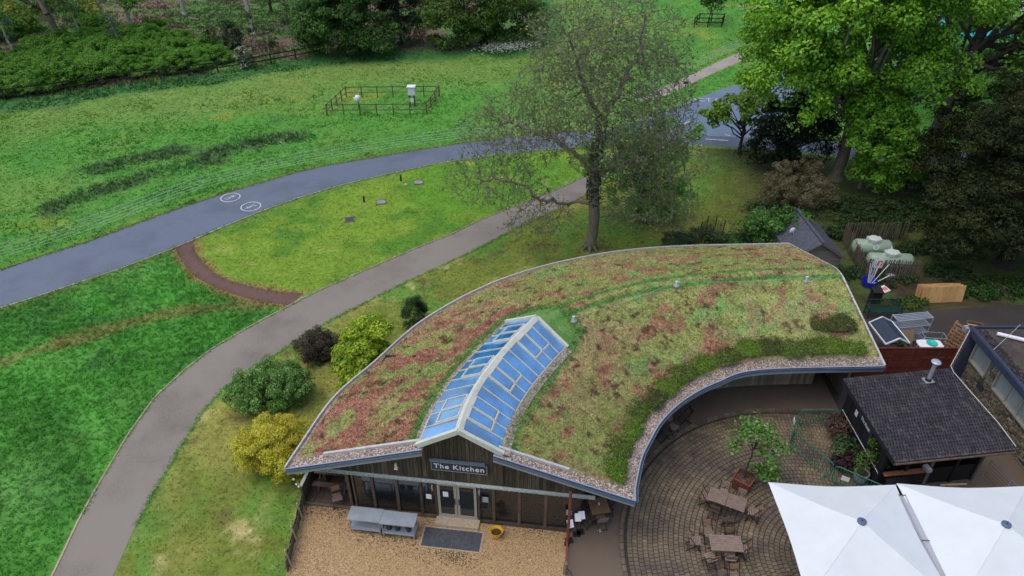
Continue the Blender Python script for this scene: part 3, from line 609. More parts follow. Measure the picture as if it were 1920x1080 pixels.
def paver_box(mb, w, l, h=.03, bev=.012):
    a, b = w / 2, l / 2
    vs = [(-a, -b, 0), (a, -b, 0), (a, b, 0), (-a, b, 0), (-a + bev, -b + bev, h), (a - bev, -b + bev, h), (a - bev, b - bev, h), (-a + bev, b - bev, h)]
    fs = [(4, 5, 6, 7), (0, 1, 5, 4), (1, 2, 6, 5), (2, 3, 7, 6), (3, 0, 4, 7)]
    return mb.add(vs, fs)
pv = []
for k in range(1, 44):
    r = 0.2 * k + .1
    n = max(6, round(2 * math.pi * r / 0.163)); ph = rnd.uniform(0, 1)
    for i in range(n):
        a = (i + ph) * 2 * math.pi / n; x, y = TC.x + r * math.cos(a), TC.y + r * math.sin(a)
        if y < 10.5: continue
        pv.append((x, y, a, r))
xs = np.array([p[0] for p in pv]); ys = np.array([p[1] for p in pv]); ok = sdf(xs, ys, pp) > 0.1
pv = [p for p, q in zip(pv, ok) if q]
vis = [p for p in pv if 14.75 < p[1] and not (p[0] > 9.55 + (17.4 - p[1]) * .16 and p[1] < 18.9) ]
vis.sort(key=lambda p: (p[0] ** 2 + p[1] ** 2)); single = set(id(p) for p in vis[:300])
m1 = MB(); paver_box(m1, .185, .15); pm_me = None
stuff = MB()
for p in pv:
    x, y, a, r = p; th = a + rnd.uniform(-.03, .03); dz = rnd.uniform(0, .006)
    if id(p) in single:
        if pm_me is None:
            o = m1.build('paver', M['paver1'], parent=patio, fix=False); pm_me = o.data
        else:
            o = bpy.data.objects.new('paver', pm_me); COL.objects.link(o); o.parent = patio
        o.location = (x, y, .012 + dz); o.rotation_euler = (0, 0, th)
    else:
        t = MB(); paver_box(t, .185 * rnd.uniform(.93, 1.02), .15 * rnd.uniform(.93, 1.03)); c, s_ = math.cos(th), math.sin(th)
        stuff.add([(x + v[0] * c - v[1] * s_, y + v[0] * s_ + v[1] * c, v[2] + .012 + dz) for v in t.v], t.f)
stuff.build('paver_field', M['paver'], parent=patio, fix=False, kind='stuff')
M['kerb'] = pm('brown_kerb_stone', (0.13, 0.10, 0.075), 0.75, 0.35, 9, bump=.4, objrand=.25)
kl = [(15.2, 24.18)] + [(x, 24.18) for x in np.arange(14.9, 12.3, -.3)]
ks = []; a = 90.0
while a < 190: ks.append((TC.x + 8.0 * math.cos(R(a)), TC.y + 8.0 * math.sin(R(a)), R(a))); a += 2.25
me = None
for x, y, th in [(x, 24.2, R(90)) for x in np.arange(15.0, 12.4, -.31)] + ks:
    if me is None:
        t = MB(); paver_box(t, .17, .295, .085, .015); o = t.build('kerb_stone', M['kerb'], parent=patio, fix=False); me = o.data
    else:
        o = bpy.data.objects.new('kerb_stone', me); COL.objects.link(o); o.parent = patio
    o.location = (x, y, .006 + rnd.uniform(0, .012)); o.rotation_euler = (0, 0, th + rnd.uniform(-.03, .03))

# ---------------------------------------------------------------- the curved restaurant with its planted roof
bld = thing('restaurant_building', 'curved timber restaurant with sedum covered roof and blue glazed rooflight', 'building', (2, 22, 0))
P = lambda mb, name, mat, **k: mb.build(name, mat, parent=k.pop('parent', bld), world=True, **k)
ZO, ZR, ZI = 2.62, 4.9, 2.85
fr0 = lambda t, o: tuple(Fp(t, o))[:2]
So = [fr0(-2.2, .55), (-8.50, 19.05), (-7.6, 22.2), (-6.25, 24.5), (-4.2, 27.8), (-.8, 31.0), (3.5, 33.2), (8.4, 34.4), (15.8, 34.8)]
Sr = [fr0(4.6, .55), fr0(4.6, 0), (-1.35, 20.3), (-.35, 22.4), (1.05, 24.5), (3.2, 26.15), (6.8, 27.65), (11.2, 28.5), (15.75, 28.7)]
Si = [fr0(11.0, .55), fr0(11.0, 0), (4.95, 18.7), (5.4, 19.6), (6.1, 20.75), (7.3, 22.0), (8.9, 23.05), (11.0, 23.85), (16.6, 24.1)]
NS = 26
def smooth_curve(P):
    c = crom(P[1:], NS); return [np.array(P[0])] + c
Co, Cr, Ci = smooth_curve(So), smooth_curve(Sr), smooth_curve(Si); NST = len(Co)
def roofpt(i, v, dz=0.0):
    if v <= 1:
        a = Co[i] * (1 - v) + Cr[i] * v; z = ZO + (ZR - ZO) * v
    else:
        a = Cr[i] * (2 - v) + Ci[i] * (v - 1); z = ZR + (ZI - ZR) * (v - 1)
    q = abs(v - 1); z -= 0.10 * max(0, 1 - q / .12) ** 2
    return (a[0], a[1], z + dz)
NL, NRR = .80, 1.195
vg = sorted(set([round(x, 4) for x in np.linspace(0, NL, 22)] + [round(x, 4) for x in np.linspace(NL, NRR, 14)] + [round(x, 4) for x in np.linspace(NRR, 2, 22)]))
def roof_sheet(name, v0, v1, i0, i1, dz, mat, parent=bld, thick=0.0, kind=None, notch=True):
    vv = [v0] + [v for v in vg if v0 < v < v1] + [v1]; mb = MB(); vs = []; fs = []
    for i in range(i0, i1 + 1): vs += [roofpt(i, v, dz) for v in vv]
    m = len(vv)
    for a in range(i1 - i0):
        for b in range(m - 1):
            if notch and i0 + a == 0 and NL - 1e-3 <= vv[b] and vv[b + 1] <= NRR + 1e-3: continue
            fs.append((a * m + b, a * m + b + 1, (a + 1) * m + b + 1, (a + 1) * m + b))
    mb.add(vs, fs)
    if thick:
        n = len(mb.v); mb.v += [(x, y, z - thick) for x, y, z in mb.v]; mb.f += [tuple(reversed([q + n for q in f])) for f in fs]
        ec = {}
        for f in fs:
            for q in range(4):
                e = (f[q], f[(q + 1) % 4]); ec[e] = 1
        for (p, q) in list(ec):
            if (q, p) not in ec: mb.f.append((q, p, p + n, q + n))
    return P(mb, name, mat, parent=parent, kind=kind)
roof = roof_sheet('roof', 0, 2, 0, NST - 1, 0.0, M['roofgravel'], thick=.16)
# fascia, gutters and trims along the roof edges
edge_o = [Vector(roofpt(i, 0)) for i in range(NST)]; edge_i = [Vector(roofpt(i, 2)) for i in range(NST)]
edge_fl = [Vector(roofpt(0, v)) for v in np.linspace(0, NL, 14)]; edge_fr = [Vector(roofpt(0, v)) for v in np.linspace(NRR, 2, 14)]
edge_r = [Vector(roofpt(NST - 1, v)) for v in np.linspace(0, 2, 40)]
fasc = [(-.02, .05), (.03, .05), (.03, -.27), (-.02, -.27)]
gut = [(.032, .06), (.032, -.05), (.07, -.085), (.12, -.07), (.135, .05), (.115, .05), (.10, -.04), (.07, -.055), (.05, -.03), (.05, .06)]
for pts, sgn in ((edge_fl, 1), (edge_fr, 1), (edge_i, 1)):
    mb = MB(); mb.sweep(pts, [(q * sgn, z) for q, z in fasc]); P(mb, 'fascia', M['fascia'], parent=roof)
    mb = MB(); mb.sweep(pts, [(q * sgn, z) for q, z in gut]); P(mb, 'gutter', M['gutter'], parent=roof)
mb = MB(); mb.sweep(edge_o, [(-.06, .13), (.0, .13), (.0, -.22), (-.06, -.22)]); P(mb, 'edge_trim', M['trim'], parent=roof)
mb = MB(); mb.sweep(edge_r, [(-.06, .10), (.03, .10), (.03, -.26), (-.06, -.26)]); P(mb, 'verge_trim', M['trim'], parent=roof)
# sedum
def vat(i, dist, side):
    """roof parameter lying a plan distance in from an edge"""
    if side == 'o': return dist / np.linalg.norm(Cr[i] - Co[i])
    return 2 - dist / np.linalg.norm(Ci[i] - Cr[i])
SKL = 12
def sky_curve():
    p0 = np.array(tuple(Fp(4.6, .25))[:2]); p1 = np.array((1.04, 24.35)); t0 = np.array((.127, .992)) * 7.3; t1 = np.array((.56, .83)) * 7.3; out = []
    for k in range(241):
        t = k / 240; out.append((2 * t ** 3 - 3 * t ** 2 + 1) * p0 + (t ** 3 - 2 * t ** 2 + t) * t0 + (-2 * t ** 3 + 3 * t ** 2) * p1 + (t ** 3 - t ** 2) * t1)
    return resample([(a[0], a[1], 0) for a in out], 241)[:, :2]
SK = sky_curve()
def sed_col(X, Y, v):
    n1 = fbm(X, Y, 2.6, 51); ca, sa = math.cos(.6), math.sin(.6); xr, yr = X * ca + Y * sa, -X * sa + Y * ca
    n2 = fbm(xr, yr * 2.2, 1.3, 52, 5); n3 = fbm(X, Y, .35, 53, 3); cell = vn(np.floor(xr / 1.3) * 7.1, np.floor(yr / .65) * 3.3, 1.0, 54)
    mix = lambda a, b, k: a * (1 - k[..., None]) + np.array(b) * k[..., None]
    c = np.zeros(X.shape + (3,)) + np.array((0.275, 0.295, 0.105))
    left = sm(X - (Y - 18) * .55, 1.5, -5.5) * sm(Y, 31, 24)
    c = mix(c, (0.205, 0.345, 0.115), sm(n2 * .5 + cell * .5, .52, .70) * (1 - .6 * left) * .9)
    c = mix(c, (0.340, 0.265, 0.145), sm(n1 + (cell - .5) * .3, .45, .68) * .7)
    red = sm(fbm(xr, yr * 1.7, 1.1, 55, 5) * .6 + fbm(X, Y, .42, 59, 3) * .4 + .125 * left + (cell - .5) * .10, .52, .64)
    c = mix(c, (0.320, 0.150, 0.110), red * (.72 + .2 * left))
    c = mix(c, (0.100, 0.048, 0.034), sm(fbm(xr, yr, .35, 56, 3), .64, .76) * .8)
    rd = pdist(X, Y, [tuple(p) for p in Cr[6 + 3 * NS:]]); g = sm(np.abs(rd - .34), .17, .06) * (rd < .7) * sm(X, 1.0, 2.2)
    c = mix(c, (0.075, 0.215, 0.05), np.clip(g * 1.2, 0, 1) * .85)
    sd_ = pdist(X, Y, [tuple(p) for p in SK[::6]]); c = mix(c, (0.070, 0.215, 0.045), sm(sd_ + (n3 - .5) * .4 + (n2 - .5) * .3, 2.25, 1.85) * .8)
    return c * (.92 + .68 * n3)[..., None]
def sedum_mesh():
    vs = []; st = []
    fi = [0.0, .8] + list(range(1, NST))
    rows = []
    nv = 130
    idxs = list(np.linspace(0.84, 1, 3)) + list(np.arange(1, NST - 1.0, 0.6)) + [NST - 1.35]
    for f in idxs:
        i = int(min(f, NST - 2)); u = f - i; a0, a1 = vat(i, .17, 'o'), vat(i, .44, 'i'); row = []
        for k in range(nv):
            v = a0 + (a1 - a0) * k / (nv - 1); p = np.array(roofpt(i, v)) * (1 - u) + np.array(roofpt(i + 1, v)) * u; row.append((*p, v))
        rows.append(row)
    A = np.array(rows); return A
A = sedum_mesh(); ni, nv = A.shape[:2]
X, Y, Z, Vv = A[..., 0], A[..., 1], A[..., 2], A[..., 3]
dz = .05 + .05 * fbm(X, Y, .45, 57, 3) + .03 * fbm(X, Y, 1.7, 58)
edge = np.ones_like(X); edge[0] = edge[-1] = 0; edge[:, 0] = edge[:, -1] = 0
dz = dz * edge + (1 - edge) * .005
drop = (A[..., 0] * 0 > 1)
idx = np.arange(ni * nv).reshape(ni, nv); F = np.stack([idx[:-1, :-1], idx[:-1, 1:], idx[1:, 1:], idx[1:, :-1]], -1)
frontrow = np.zeros((ni - 1, nv - 1), bool)
tpar = Vv
cut = (np.arange(ni)[:-1, None] < 3) & (tpar[:-1, :-1] > NL - .03) & (tpar[:-1, :-1] < NRR + .02)
F = F[~cut].reshape(-1, 4)
SEDV = np.stack([X, Y, Z + dz], -1)
me = arr_mesh('sedum', SEDV.reshape(-1, 3), F, sed_col(X, Y, Vv).reshape(-1, 3)); M['sedum'] = am('sedum_mat', 0.9, 0, .4, 9, .15, 1.0, 22, .05)
finish('sedum', me, M['sedum'], parent=bld, world=True, smooth=True)
n = 75000; a = rng.uniform(1.2, ni - 1.2, n); b = rng.uniform(.5, nv - 1.6, n); ai = a.astype(int); bi = b.astype(int); u = (a - ai)[:, None]; w = (b - bi)[:, None]
p = SEDV[ai, bi] * (1 - u) * (1 - w) + SEDV[np.minimum(ai + 1, ni - 1), bi] * u * (1 - w) + SEDV[ai, bi + 1] * (1 - u) * w + SEDV[np.minimum(ai + 1, ni - 1), bi + 1] * u * w
dsk = np.array(pdist(p[:, 0], p[:, 1], [tuple(q) for q in SK[::6]])); p = p[dsk > 1.55]
cc = sed_col(p[:, 0], p[:, 1], None)
o = blades('sedum_shoots', p[:, 0], p[:, 1], p[:, 2], .065, .045, 2, cc * 1.12, .9, jit=.4)
o.parent = bld; o.data.transform(mw(bld).inverted())
# loose pebbles on the gravel margins
def margin(n, f):
    q = np.array([f() for _ in range(n)]); return q[:, 0], q[:, 1], q[:, 2]
def fi_():
    i = rnd.randrange(1, NST - 1); u = rnd.random(); d = rnd.uniform(.05, .44); v = vat(i, d, 'i'); a = np.array(roofpt(i, v)); c = np.array(roofpt(i + 1, v)); return a * (1 - u) + c * u
def ff_():
    v = rnd.choice((rnd.uniform(.01, NL - .01), rnd.uniform(NRR + .01, 1.99))); u = rnd.uniform(.03, .85); return np.array(roofpt(0, v)) * (1 - u) + np.array(roofpt(1, v)) * u
x, y, z = margin(5000, fi_); x2, y2, z2 = margin(3000, ff_)
peb = [(0.24, 0.17, 0.13), (0.46, 0.38, 0.33), (0.60, 0.54, 0.50), (0.30, 0.22, 0.18), (0.16, 0.12, 0.10)]
o = chips('loose_pebbles', np.r_[x, x2], np.r_[y, y2], np.r_[z, z2] + .012, .04, peb); o.parent = bld; o.data.transform(mw(bld).inverted())
# metal edging between front gravel and sedum
for v0, v1 in ((.20, NL - .02), (NRR + .02, 1.62)):
    pts = [Vector(np.array(roofpt(0, v)) * .22 + np.array(roofpt(1, v)) * .78) for v in np.linspace(v0, v1, 12)]
    mb = MB(); mb.sweep(pts, [(-.05, 0), (.05, 0), (.05, .13), (-.05, .13)]); P(mb, 'edging_strip', M['trim'], parent=roof)

# ---- rooflight
skl = thing('rooflight_frame', None, None, (0, 0, 0)); skl.parent = bld; skl.location = -Vector(bld.location); MW[skl.name] = Matrix.Identity(4); skl.name = 'rooflight'; MW['rooflight'] = Matrix.Identity(4)
HW, ZE, ZA = 1.50, 4.52, 5.42
def skf(s, w, z):
    """s along the rooflight 0..1, w across -1..1, height z"""
    k = min(max(s, 0), 1) * 240; i = int(min(k, 239)); u = k - i; p = SK[i] * (1 - u) + SK[i + 1] * u
    a = SK[min(i + 4, 240)] - SK[max(i - 4, 0)]; a = a / np.linalg.norm(a); x = np.array((a[1], -a[0])); q = p + x * w * HW
    if s < 0: q = q + a * s * 7.3
    return Vector((q[0], q[1], z))
def sks(s, w, up=0.0): return skf(s, w, ZA + (ZE - ZA) * abs(w) + up)
def skp(mb, name, mat): return P(mb, name, mat, parent=skl)
nb = 12; pat = 'FOOFFOOFFOOF'
for side in (-1, 1):
    for k in range(nb):
        s0, s1 = k / nb, (k + 1) / nb
        g0, g1 = s0 + .0045, s1 - .0045
        def quad(a, b, w0, w1, up): 
            q = [sks(a, side * w0, up), sks(b, side * w0, up), sks(b, side * w1, up), sks(a, side * w1, up)]
            return q if side < 0 else q[::-1]
        nrm = (sks(s1, side * .5) - sks(s0, side * .5)).cross(sks(s0, side) - sks(s0, 0)); nrm = nrm if nrm.z > 0 else -nrm; nrm.normalize()
        if pat[k] == 'F':
            mb = MB(); mb.slab(quad(g0, g1, .08, .985, 0), .02, nrm); skp(mb, 'pane', M['solar'])
        else:
            mb = MB(); mb.slab(quad(g0, g1, .60, .985, 0), .02, nrm); skp(mb, 'pane', M['solar'])
            mb = MB(); mb.slab(quad(g0 + .006, g1 - .006, .12, .65, .075), .02, nrm); skp(mb, 'opening_pane', M['solar'])
            mb = MB(); h = nrm * .085
            c4 = [sks(g0, side * .10), sks(g1, side * .10), sks(g1, side * .665), sks(g0, side * .665)]
            for q in range(4): mb.bar(c4[q] + h * .5, c4[(q + 1) % 4] + h * .5, .034 if q != 2 else .05, .10, nrm)
            skp(mb, 'opening_sash', M['frame'])
            mb = MB(); mb.bar(sks(s0, side * .695) + nrm * .01, sks(s1, side * .695) + nrm * .01, .05, .05, nrm); skp(mb, 'transom', M['frame'])
    for k in range(1, nb):
        mb = MB(); n_ = Vector((0, 0, 1)); mb.bar(sks(k / nb, side * .05) + n_ * .012, sks(k / nb, side * .995) + n_ * .012, .030, .05, (0, 0, 1)); skp(mb, 'glazing_bar', M['frame'])
    pts = [sks(s, side * 1.0, 0) for s in np.linspace(0, 1, 40)]
    mb = MB(); mb.sweep(pts, [(-.03, -.02), (.03, -.02), (.03, -.55), (-.03, -.55)]); skp(mb, 'upstand', M['trim'])
    # gravel margin beside the upstand
    pts = [sks(s, side * (1.12 if side > 0 else 1.05), 0) for s in np.linspace(.02, 1.0, 40)]; w = .17 if side > 0 else .09
    q = []
    for p_ in pts:
        q.append(Vector((p_.x, p_.y, 0)))
    mb = MB(); vs = []; fs = []
    def rz(x, y):
        dr = float(pdist(np.array([x]), np.array([y]), [tuple(c) for c in Cr[::3]])[0])
        best = min(range(0, NST, 2), key=lambda i: (Cr[i][0] - x) ** 2 + (Cr[i][1] - y) ** 2)
        e = Co if side < 0 else Ci; L_ = np.linalg.norm(e[best] - Cr[best]); return ZR - (ZR - (ZO if side < 0 else ZI)) * dr / L_
    for s in np.linspace(-.02, 1.02, 42):
        for ww in (.99, .99 + w):
            p_ = skf(s, side * (ww + (0 if ww == .99 else .06)), 0); vs.append((p_.x, p_.y, max(rz(p_.x, p_.y), 4.2) + .11))
    for i in range(41): fs.append((2 * i, 2 * i + 1, 2 * i + 3, 2 * i + 2))
    mb.add(vs, fs); mb.slab  # flat margin
    skp(mb, 'gravel_margin', M['roofgravel'])
rid = [sks(s, 0, .02) for s in np.linspace(-.012, 1.012, 40)]
mb = MB(); mb.sweep(rid, [(-.15, -.07), (0, .03), (.15, -.07), (.15, -.12), (0, -.02), (-.15, -.12)]); skp(mb, 'ridge_cap', M['frame'])
for s_, nm in ((-.015, 'front_bargeboard'), (1.0, 'rear_bargeboard')):
    for side in (-1, 1):
        a, b = sks(s_, 0, .0), sks(s_, side * 1.05, .0)
        mb = MB(); mb.bar(a, b, .14, .20, (0, 0, 1)); skp(mb, nm, M['frame'])
mb = MB(); q = [sks(.995, -1, -.05), sks(.995, 0, -.05), sks(.995, 1, -.05), sks(.995, 1, -.6), sks(.995, -1, -.6)]; mb.add(q, [(0, 1, 2, 3, 4)]); skp(mb, 'rear_gable', M['trim'])
# ---- front wall: boards above the glazing
def under(t):
    """underside of the roof along the front wall line"""
    if t < 3.2: return ZO + (4.45 - ZO) * (t + 2.2) / 5.45 - .17
    if t > 5.9: return 4.5 + (2.85 - 4.5) * (t - 5.85) / 5.15 - .17
    return 5.34 - (5.34 - 4.45) * abs(t - 4.62) / 1.5
BW = .145; t = -1.95
while t < 8.75:
    t1 = min(t + BW, 8.78); zt = min(under(t), under(t1)) ; zt0, zt1 = under(t), under(t1)
    if abs(zt0 - zt1) > .3: zt0 = zt1 = min(zt0, zt1) if not (3.1 < t < 6) else max(zt0, zt1)
    if min(zt0, zt1) > 2.32:
        o_ = rnd.uniform(0, .018); mb = MB(); a, b = t + .006, t1 - .006
        pts = [Fp(a, o_, 2.26), Fp(b, o_, 2.26), Fp(b, o_, zt1), Fp(a, o_, zt0)]; mb.slab(pts, .03, N_); P(mb, 'wall_board', M['board'])
    t = t1
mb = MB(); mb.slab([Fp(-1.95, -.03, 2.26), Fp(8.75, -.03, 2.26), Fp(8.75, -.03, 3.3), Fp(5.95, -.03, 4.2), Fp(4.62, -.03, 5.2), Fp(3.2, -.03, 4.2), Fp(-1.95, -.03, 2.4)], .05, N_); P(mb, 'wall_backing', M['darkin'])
mb = MB(); mb.sweep([Fp(t, 0, 2.2) for t in np.linspace(-2.2, 9.6, 30)], [(-.02, .05), (.02, .06), (.12, .0), (.12, -.03), (.02, -.05), (-.02, -.05)]); P(mb, 'flashing', M['zinc'])
mb = MB()
for k in range(60): mb.box(Fp(-2.0 + k * .19, .12, 2.205), (.085, .05, .035), FR)
P(mb, 'flashing_corrugation', M['zinc'], kind='stuff')
for tc_ in (3.12, 6.05): mb = MB(); mb.box(Fp(tc_, .03, 3.4), (.13, .08, 2.0), FR); P(mb, 'corner_post', M['board'])
# posts, sills, windows, doors
def post(t, w=.12, z0=0, z1=2.17, o=.0): mb = MB(); mb.box(Fp(t, o, (z0 + z1) / 2), (w, .11, z1 - z0), FR); P(mb, 'post', M['darkwood'])
for t in (-.06, .93, 1.91, 2.87, 3.46, 5.15, 5.74, 6.74, 7.76, 8.70): post(t, .11 if t not in (3.46, 5.15) else .09)
post(.14, .07)
for a, b in ((-.1, 3.45), (5.2, 8.75)): mb = MB(); mb.bar(Fp(a, .02, .07), Fp(b, .02, .07), .14, .14); P(mb, 'sill', M['darkwood'])
for a, b in ((.18, .875), (.985, 1.855), (1.965, 2.815), (2.925, 3.415), (5.195, 5.685), (5.795, 6.685), (6.795, 7.705), (7.815, 8.645)):
    mb = MB(); mb.box(Fp((a + b) / 2, -.02, 1.15), (b - a, .012, 2.02), FR); P(mb, 'window', M['window'])
for (t0, t1, hx) in ((3.53, 4.285, 4.21), (4.305, 5.07, 4.38)):
    mb = MB()
    for (a, b, z0, z1) in ((t0, t0 + .10, .17, 2.13), (t1 - .10, t1, .17, 2.13), (t0 + .1, t1 - .1, .17, .30), (t0 + .1, t1 - .1, 2.02, 2.13)): mb.box(Fp((a + b) / 2, .03, (z0 + z1) / 2), (b - a, .06, z1 - z0), FR)
    d = P(mb, 'door', M['doorframe'])
    mb = MB(); mb.box(Fp((t0 + t1) / 2, .025, 1.16), (t1 - t0 - .2, .012, 1.72), FR); P(mb, 'door_pane', M['window'], parent=d)
    mb = MB(); mb.box(Fp(hx, .085, 1.15), (.035, .04, .30), FR); P(mb, 'handle', M['black'], parent=d)
mb = MB(); mb.box(Fp(4.3, .25, .07), (1.75, .42, .14), FR); P(mb, 'doorstep', M['straw'])
mb = MB(); mb.box(Fp(4.3, .02, .15), (1.6, .10, .05), FR); P(mb, 'door_threshold', M['doorframe'])
mb = MB()
for t in (3.36, 5.2): mb.box(Fp(t, .11, 1.95), (.06, .1, .16), FR); mb.cyl(Fp(t, .11, 1.9), Fp(t, .11, 1.72), .035, .02)
P(mb, 'wall_lamp', M['metal'], kind=None)
# inner rooms (dark, seen through the glass), inner curved wall, rear wall, right gable
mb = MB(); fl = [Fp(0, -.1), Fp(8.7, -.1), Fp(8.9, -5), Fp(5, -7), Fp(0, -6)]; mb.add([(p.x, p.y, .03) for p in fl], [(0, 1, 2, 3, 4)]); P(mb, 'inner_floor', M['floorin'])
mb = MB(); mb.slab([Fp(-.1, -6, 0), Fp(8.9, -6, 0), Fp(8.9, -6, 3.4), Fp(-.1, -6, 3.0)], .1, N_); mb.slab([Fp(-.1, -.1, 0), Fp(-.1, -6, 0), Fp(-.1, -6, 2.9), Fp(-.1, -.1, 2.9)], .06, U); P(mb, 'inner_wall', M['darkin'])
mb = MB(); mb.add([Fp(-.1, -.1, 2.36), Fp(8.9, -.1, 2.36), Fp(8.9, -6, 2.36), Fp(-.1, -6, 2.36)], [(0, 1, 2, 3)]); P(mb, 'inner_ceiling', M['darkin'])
wi = []
for i in range(1, NST - 8): 
    d = Ci[min(i + 1, NST - 1)] - Ci[i - 1 if i > 1 else 1]; d = d / np.linalg.norm(d); nn = np.array((-d[1], d[0])); wi.append(Ci[i] + nn * 1.95)
wi = [np.array(tuple(Fp(8.76, 0))[:2])] + [w for w in wi if w[1] > 17.9 and w[0] > 2.3]
wi = resample([(w[0], w[1], 0) for w in wi], 200)
mb = MB(); mb.sweep([(p[0], p[1], 0) for p in wi], [(0, 0), (0, 2.9), (-.06, 2.9), (-.06, 0)]); P(mb, 'curved_wall', M['darkwood'])
bmesh_board = None
L_ = np.cumsum(np.r_[0, np.linalg.norm(np.diff(wi, axis=0), axis=1)]); tt = np.arange(.1, L_[-1] - .1, .16)
M['palewall'] = pm('pale_mossy_boards', (0.14, 0.115, 0.075), 0.85, 0.4, 4, col2=(0.27, 0.235, 0.165), bump=.4, stretch=(5, 5, .8), objrand=.3)
for q in tt:
    if q < L_[-1] * .45: continue
    x, y = np.interp(q, L_, wi[:, 0]), np.interp(q, L_, wi[:, 1]); x2, y2 = np.interp(q + .1, L_, wi[:, 0]), np.interp(q + .1, L_, wi[:, 1]); a = math.atan2(y2 - y, x2 - x)
    if bmesh_board is None:
        mb = MB(); mb.box((0, -.02, 1.3), (.15, .03, 2.5)); o = mb.build('curved_wall_board', M['palewall'], parent=bld); bmesh_board = o.data
    else: o = bpy.data.objects.new('curved_wall_board', bmesh_board); COL.objects.link(o); o.parent = bld
    o.location = Vector((x, y, .05)) - Vector(bld.location); o.rotation_euler = (0, 0, a)
ow = [Vector((Co[i][0] * .93 + Cr[i][0] * .07, Co[i][1] * .93 + Cr[i][1] * .07, 0)) for i in range(8, NST, 3)]
mb = MB(); mb.sweep(ow, [(-.05, 0), (.05, 0), (.05, 2.75), (-.05, 2.75)]); P(mb, 'rear_wall', M['board'])
i = NST - 1; e = []
for v in (.08, 1, 1.75): p_ = np.array(roofpt(i, v)); e.append(Vector((p_[0] - .55, p_[1], p_[2] - .25)))
mb = MB(); mb.slab([Vector((e[2].x, e[2].y, 0)), Vector((e[0].x, e[0].y, 0)), e[0], e[1], e[2]], .08, (1, 0, 0)); P(mb, 'gable_wall', M['darkwood'])
# terrace deck at the left end, under the roof
mb = MB(); dk = thing('timber_deck', 'dark wet timber deck under the left corner of the planted roof', 'deck', Fp(-1.1, -1.5))
me = None
for k in range(20):
    t = -2.0 + k * .095
    if me is None: q = MB(); q.box((0, 0, .06), (.085, 3.0, .06)); o = q.build('deck_board', M['darkwood'], parent=dk); me = o.data
    else: o = bpy.data.objects.new('deck_board', me); COL.objects.link(o); o.parent = dk
    o.location = Fp(t, -1.45) - Vector(dk.location); o.rotation_euler = (0, 0, ANG)
mb = MB(); mb.bar(Fp(-2.05, .08, .06), Fp(-.12, .08, .06), .09, .12); mb.build('edge_beam', M['fence'], parent=dk, world=True)
mb = MB(); mb.slab([Fp(-2.0, -3.0, 0), Fp(-.1, -3.0, 0), Fp(-.1, -3.0, 2.3), Fp(-2.0, -3.0, 2.3)], .05, N_); P(mb, 'deck_wall', M['darkwood'])
# ---------------------------------------------------------------- trees and shrubs
def leaf_mesh(name, P, Nrm, size, col, aspect=.6, jit=.35, tilt=.55):
    """one four-sided leaf at each point of P, roughly facing Nrm"""
    N = len(P); n = Nrm + rng.normal(0, tilt, (N, 3)); n /= np.linalg.norm(n, axis=1)[:, None] + 1e-9
    r = rng.normal(0, 1, (N, 3)); t = np.cross(n, r); t /= np.linalg.norm(t, axis=1)[:, None] + 1e-9; b = np.cross(n, t)
    s = (size * rng.uniform(.65, 1.3, N))[:, None]; v = np.empty((N, 4, 3))
    v[:, 0] = P - t * s; v[:, 1] = P + b * s * aspect + n * s * .15; v[:, 2] = P + t * s - n * s * .25; v[:, 3] = P - b * s * aspect + n * s * .15
    C = col * rng.uniform(1 - jit, 1 + jit, (N, 1))
    return arr_mesh(name, v.reshape(-1, 3), np.arange(4 * N).reshape(-1, 4), np.repeat(C, 4, 0))
def crown_points(lobes, nclump, per, cr, flat=.75, fill=(.62, 1.02), up=.25):
    """leaf positions: clumps spread through the outer part of each lobe, leaves over the skin of each clump"""
    vol = np.array([(l[3] * l[4] * l[5]) ** .67 for l in lobes]); vol /= vol.sum(); P = []; Nn = []; K = []; cid = 0; centres = []
    for l, w in zip(lobes, vol):
        c = np.array(l[:3]); rr = np.array(l[3:6])
        for _ in range(max(3, int(nclump * w))):
            d = rng.normal(0, 1, 3); d[2] += up; d /= np.linalg.norm(d); f = rng.uniform(*fill); cc = c + d * rr * f
            R_ = cr * rng.uniform(.6, 1.35); m = int(per * rng.uniform(.6, 1.3))
            q = rng.normal(0, 1, (m, 3)); q[:, 2] += .35; q /= np.linalg.norm(q, axis=1)[:, None]
            P.append(cc + q * np.array((R_, R_, R_ * flat)) * rng.uniform(.55, 1.05, (m, 1))); nn = q * .8 + np.array((0, 0, .75)) + d * .3; Nn.append(nn); K.append(np.full(m, cid)); cid += 1; centres.append(cc)
    return np.concatenate(P), np.concatenate(Nn), np.concatenate(K), np.array(centres)
def palette(K, n, cols, spread=.5):
    """clump tint picked along a list of leaf colours, then each leaf strays a little"""
    cols = np.array(cols); t = rng.uniform(0, 1, K.max() + 1)[K] * (1 - spread) + rng.uniform(0, 1, n) * spread; t = np.clip(t, 0, .999) * (len(cols) - 1); i = t.astype(int); u = (t - i)[:, None]
    return cols[i] * (1 - u) + cols[np.minimum(i + 1, len(cols) - 1)] * u
def limb(mb, a, b, r0, r1, n=6, seg=4, wob=.12):
    a, b = Vector(a), Vector(b); L = (b - a).length; pts = []
    for k in range(seg + 1):
        t = k / seg; p = a.lerp(b, t); 
        if 0 < k < seg: p += Vector((rnd.uniform(-1, 1), rnd.uniform(-1, 1), rnd.uniform(-.6, .8))) * L * wob * .5
        pts.append(p)
    for k in range(seg): mb.cyl(pts[k], pts[k + 1], r0 + (r1 - r0) * k / seg, r0 + (r1 - r0) * (k + 1) / seg, n, False)
    return pts
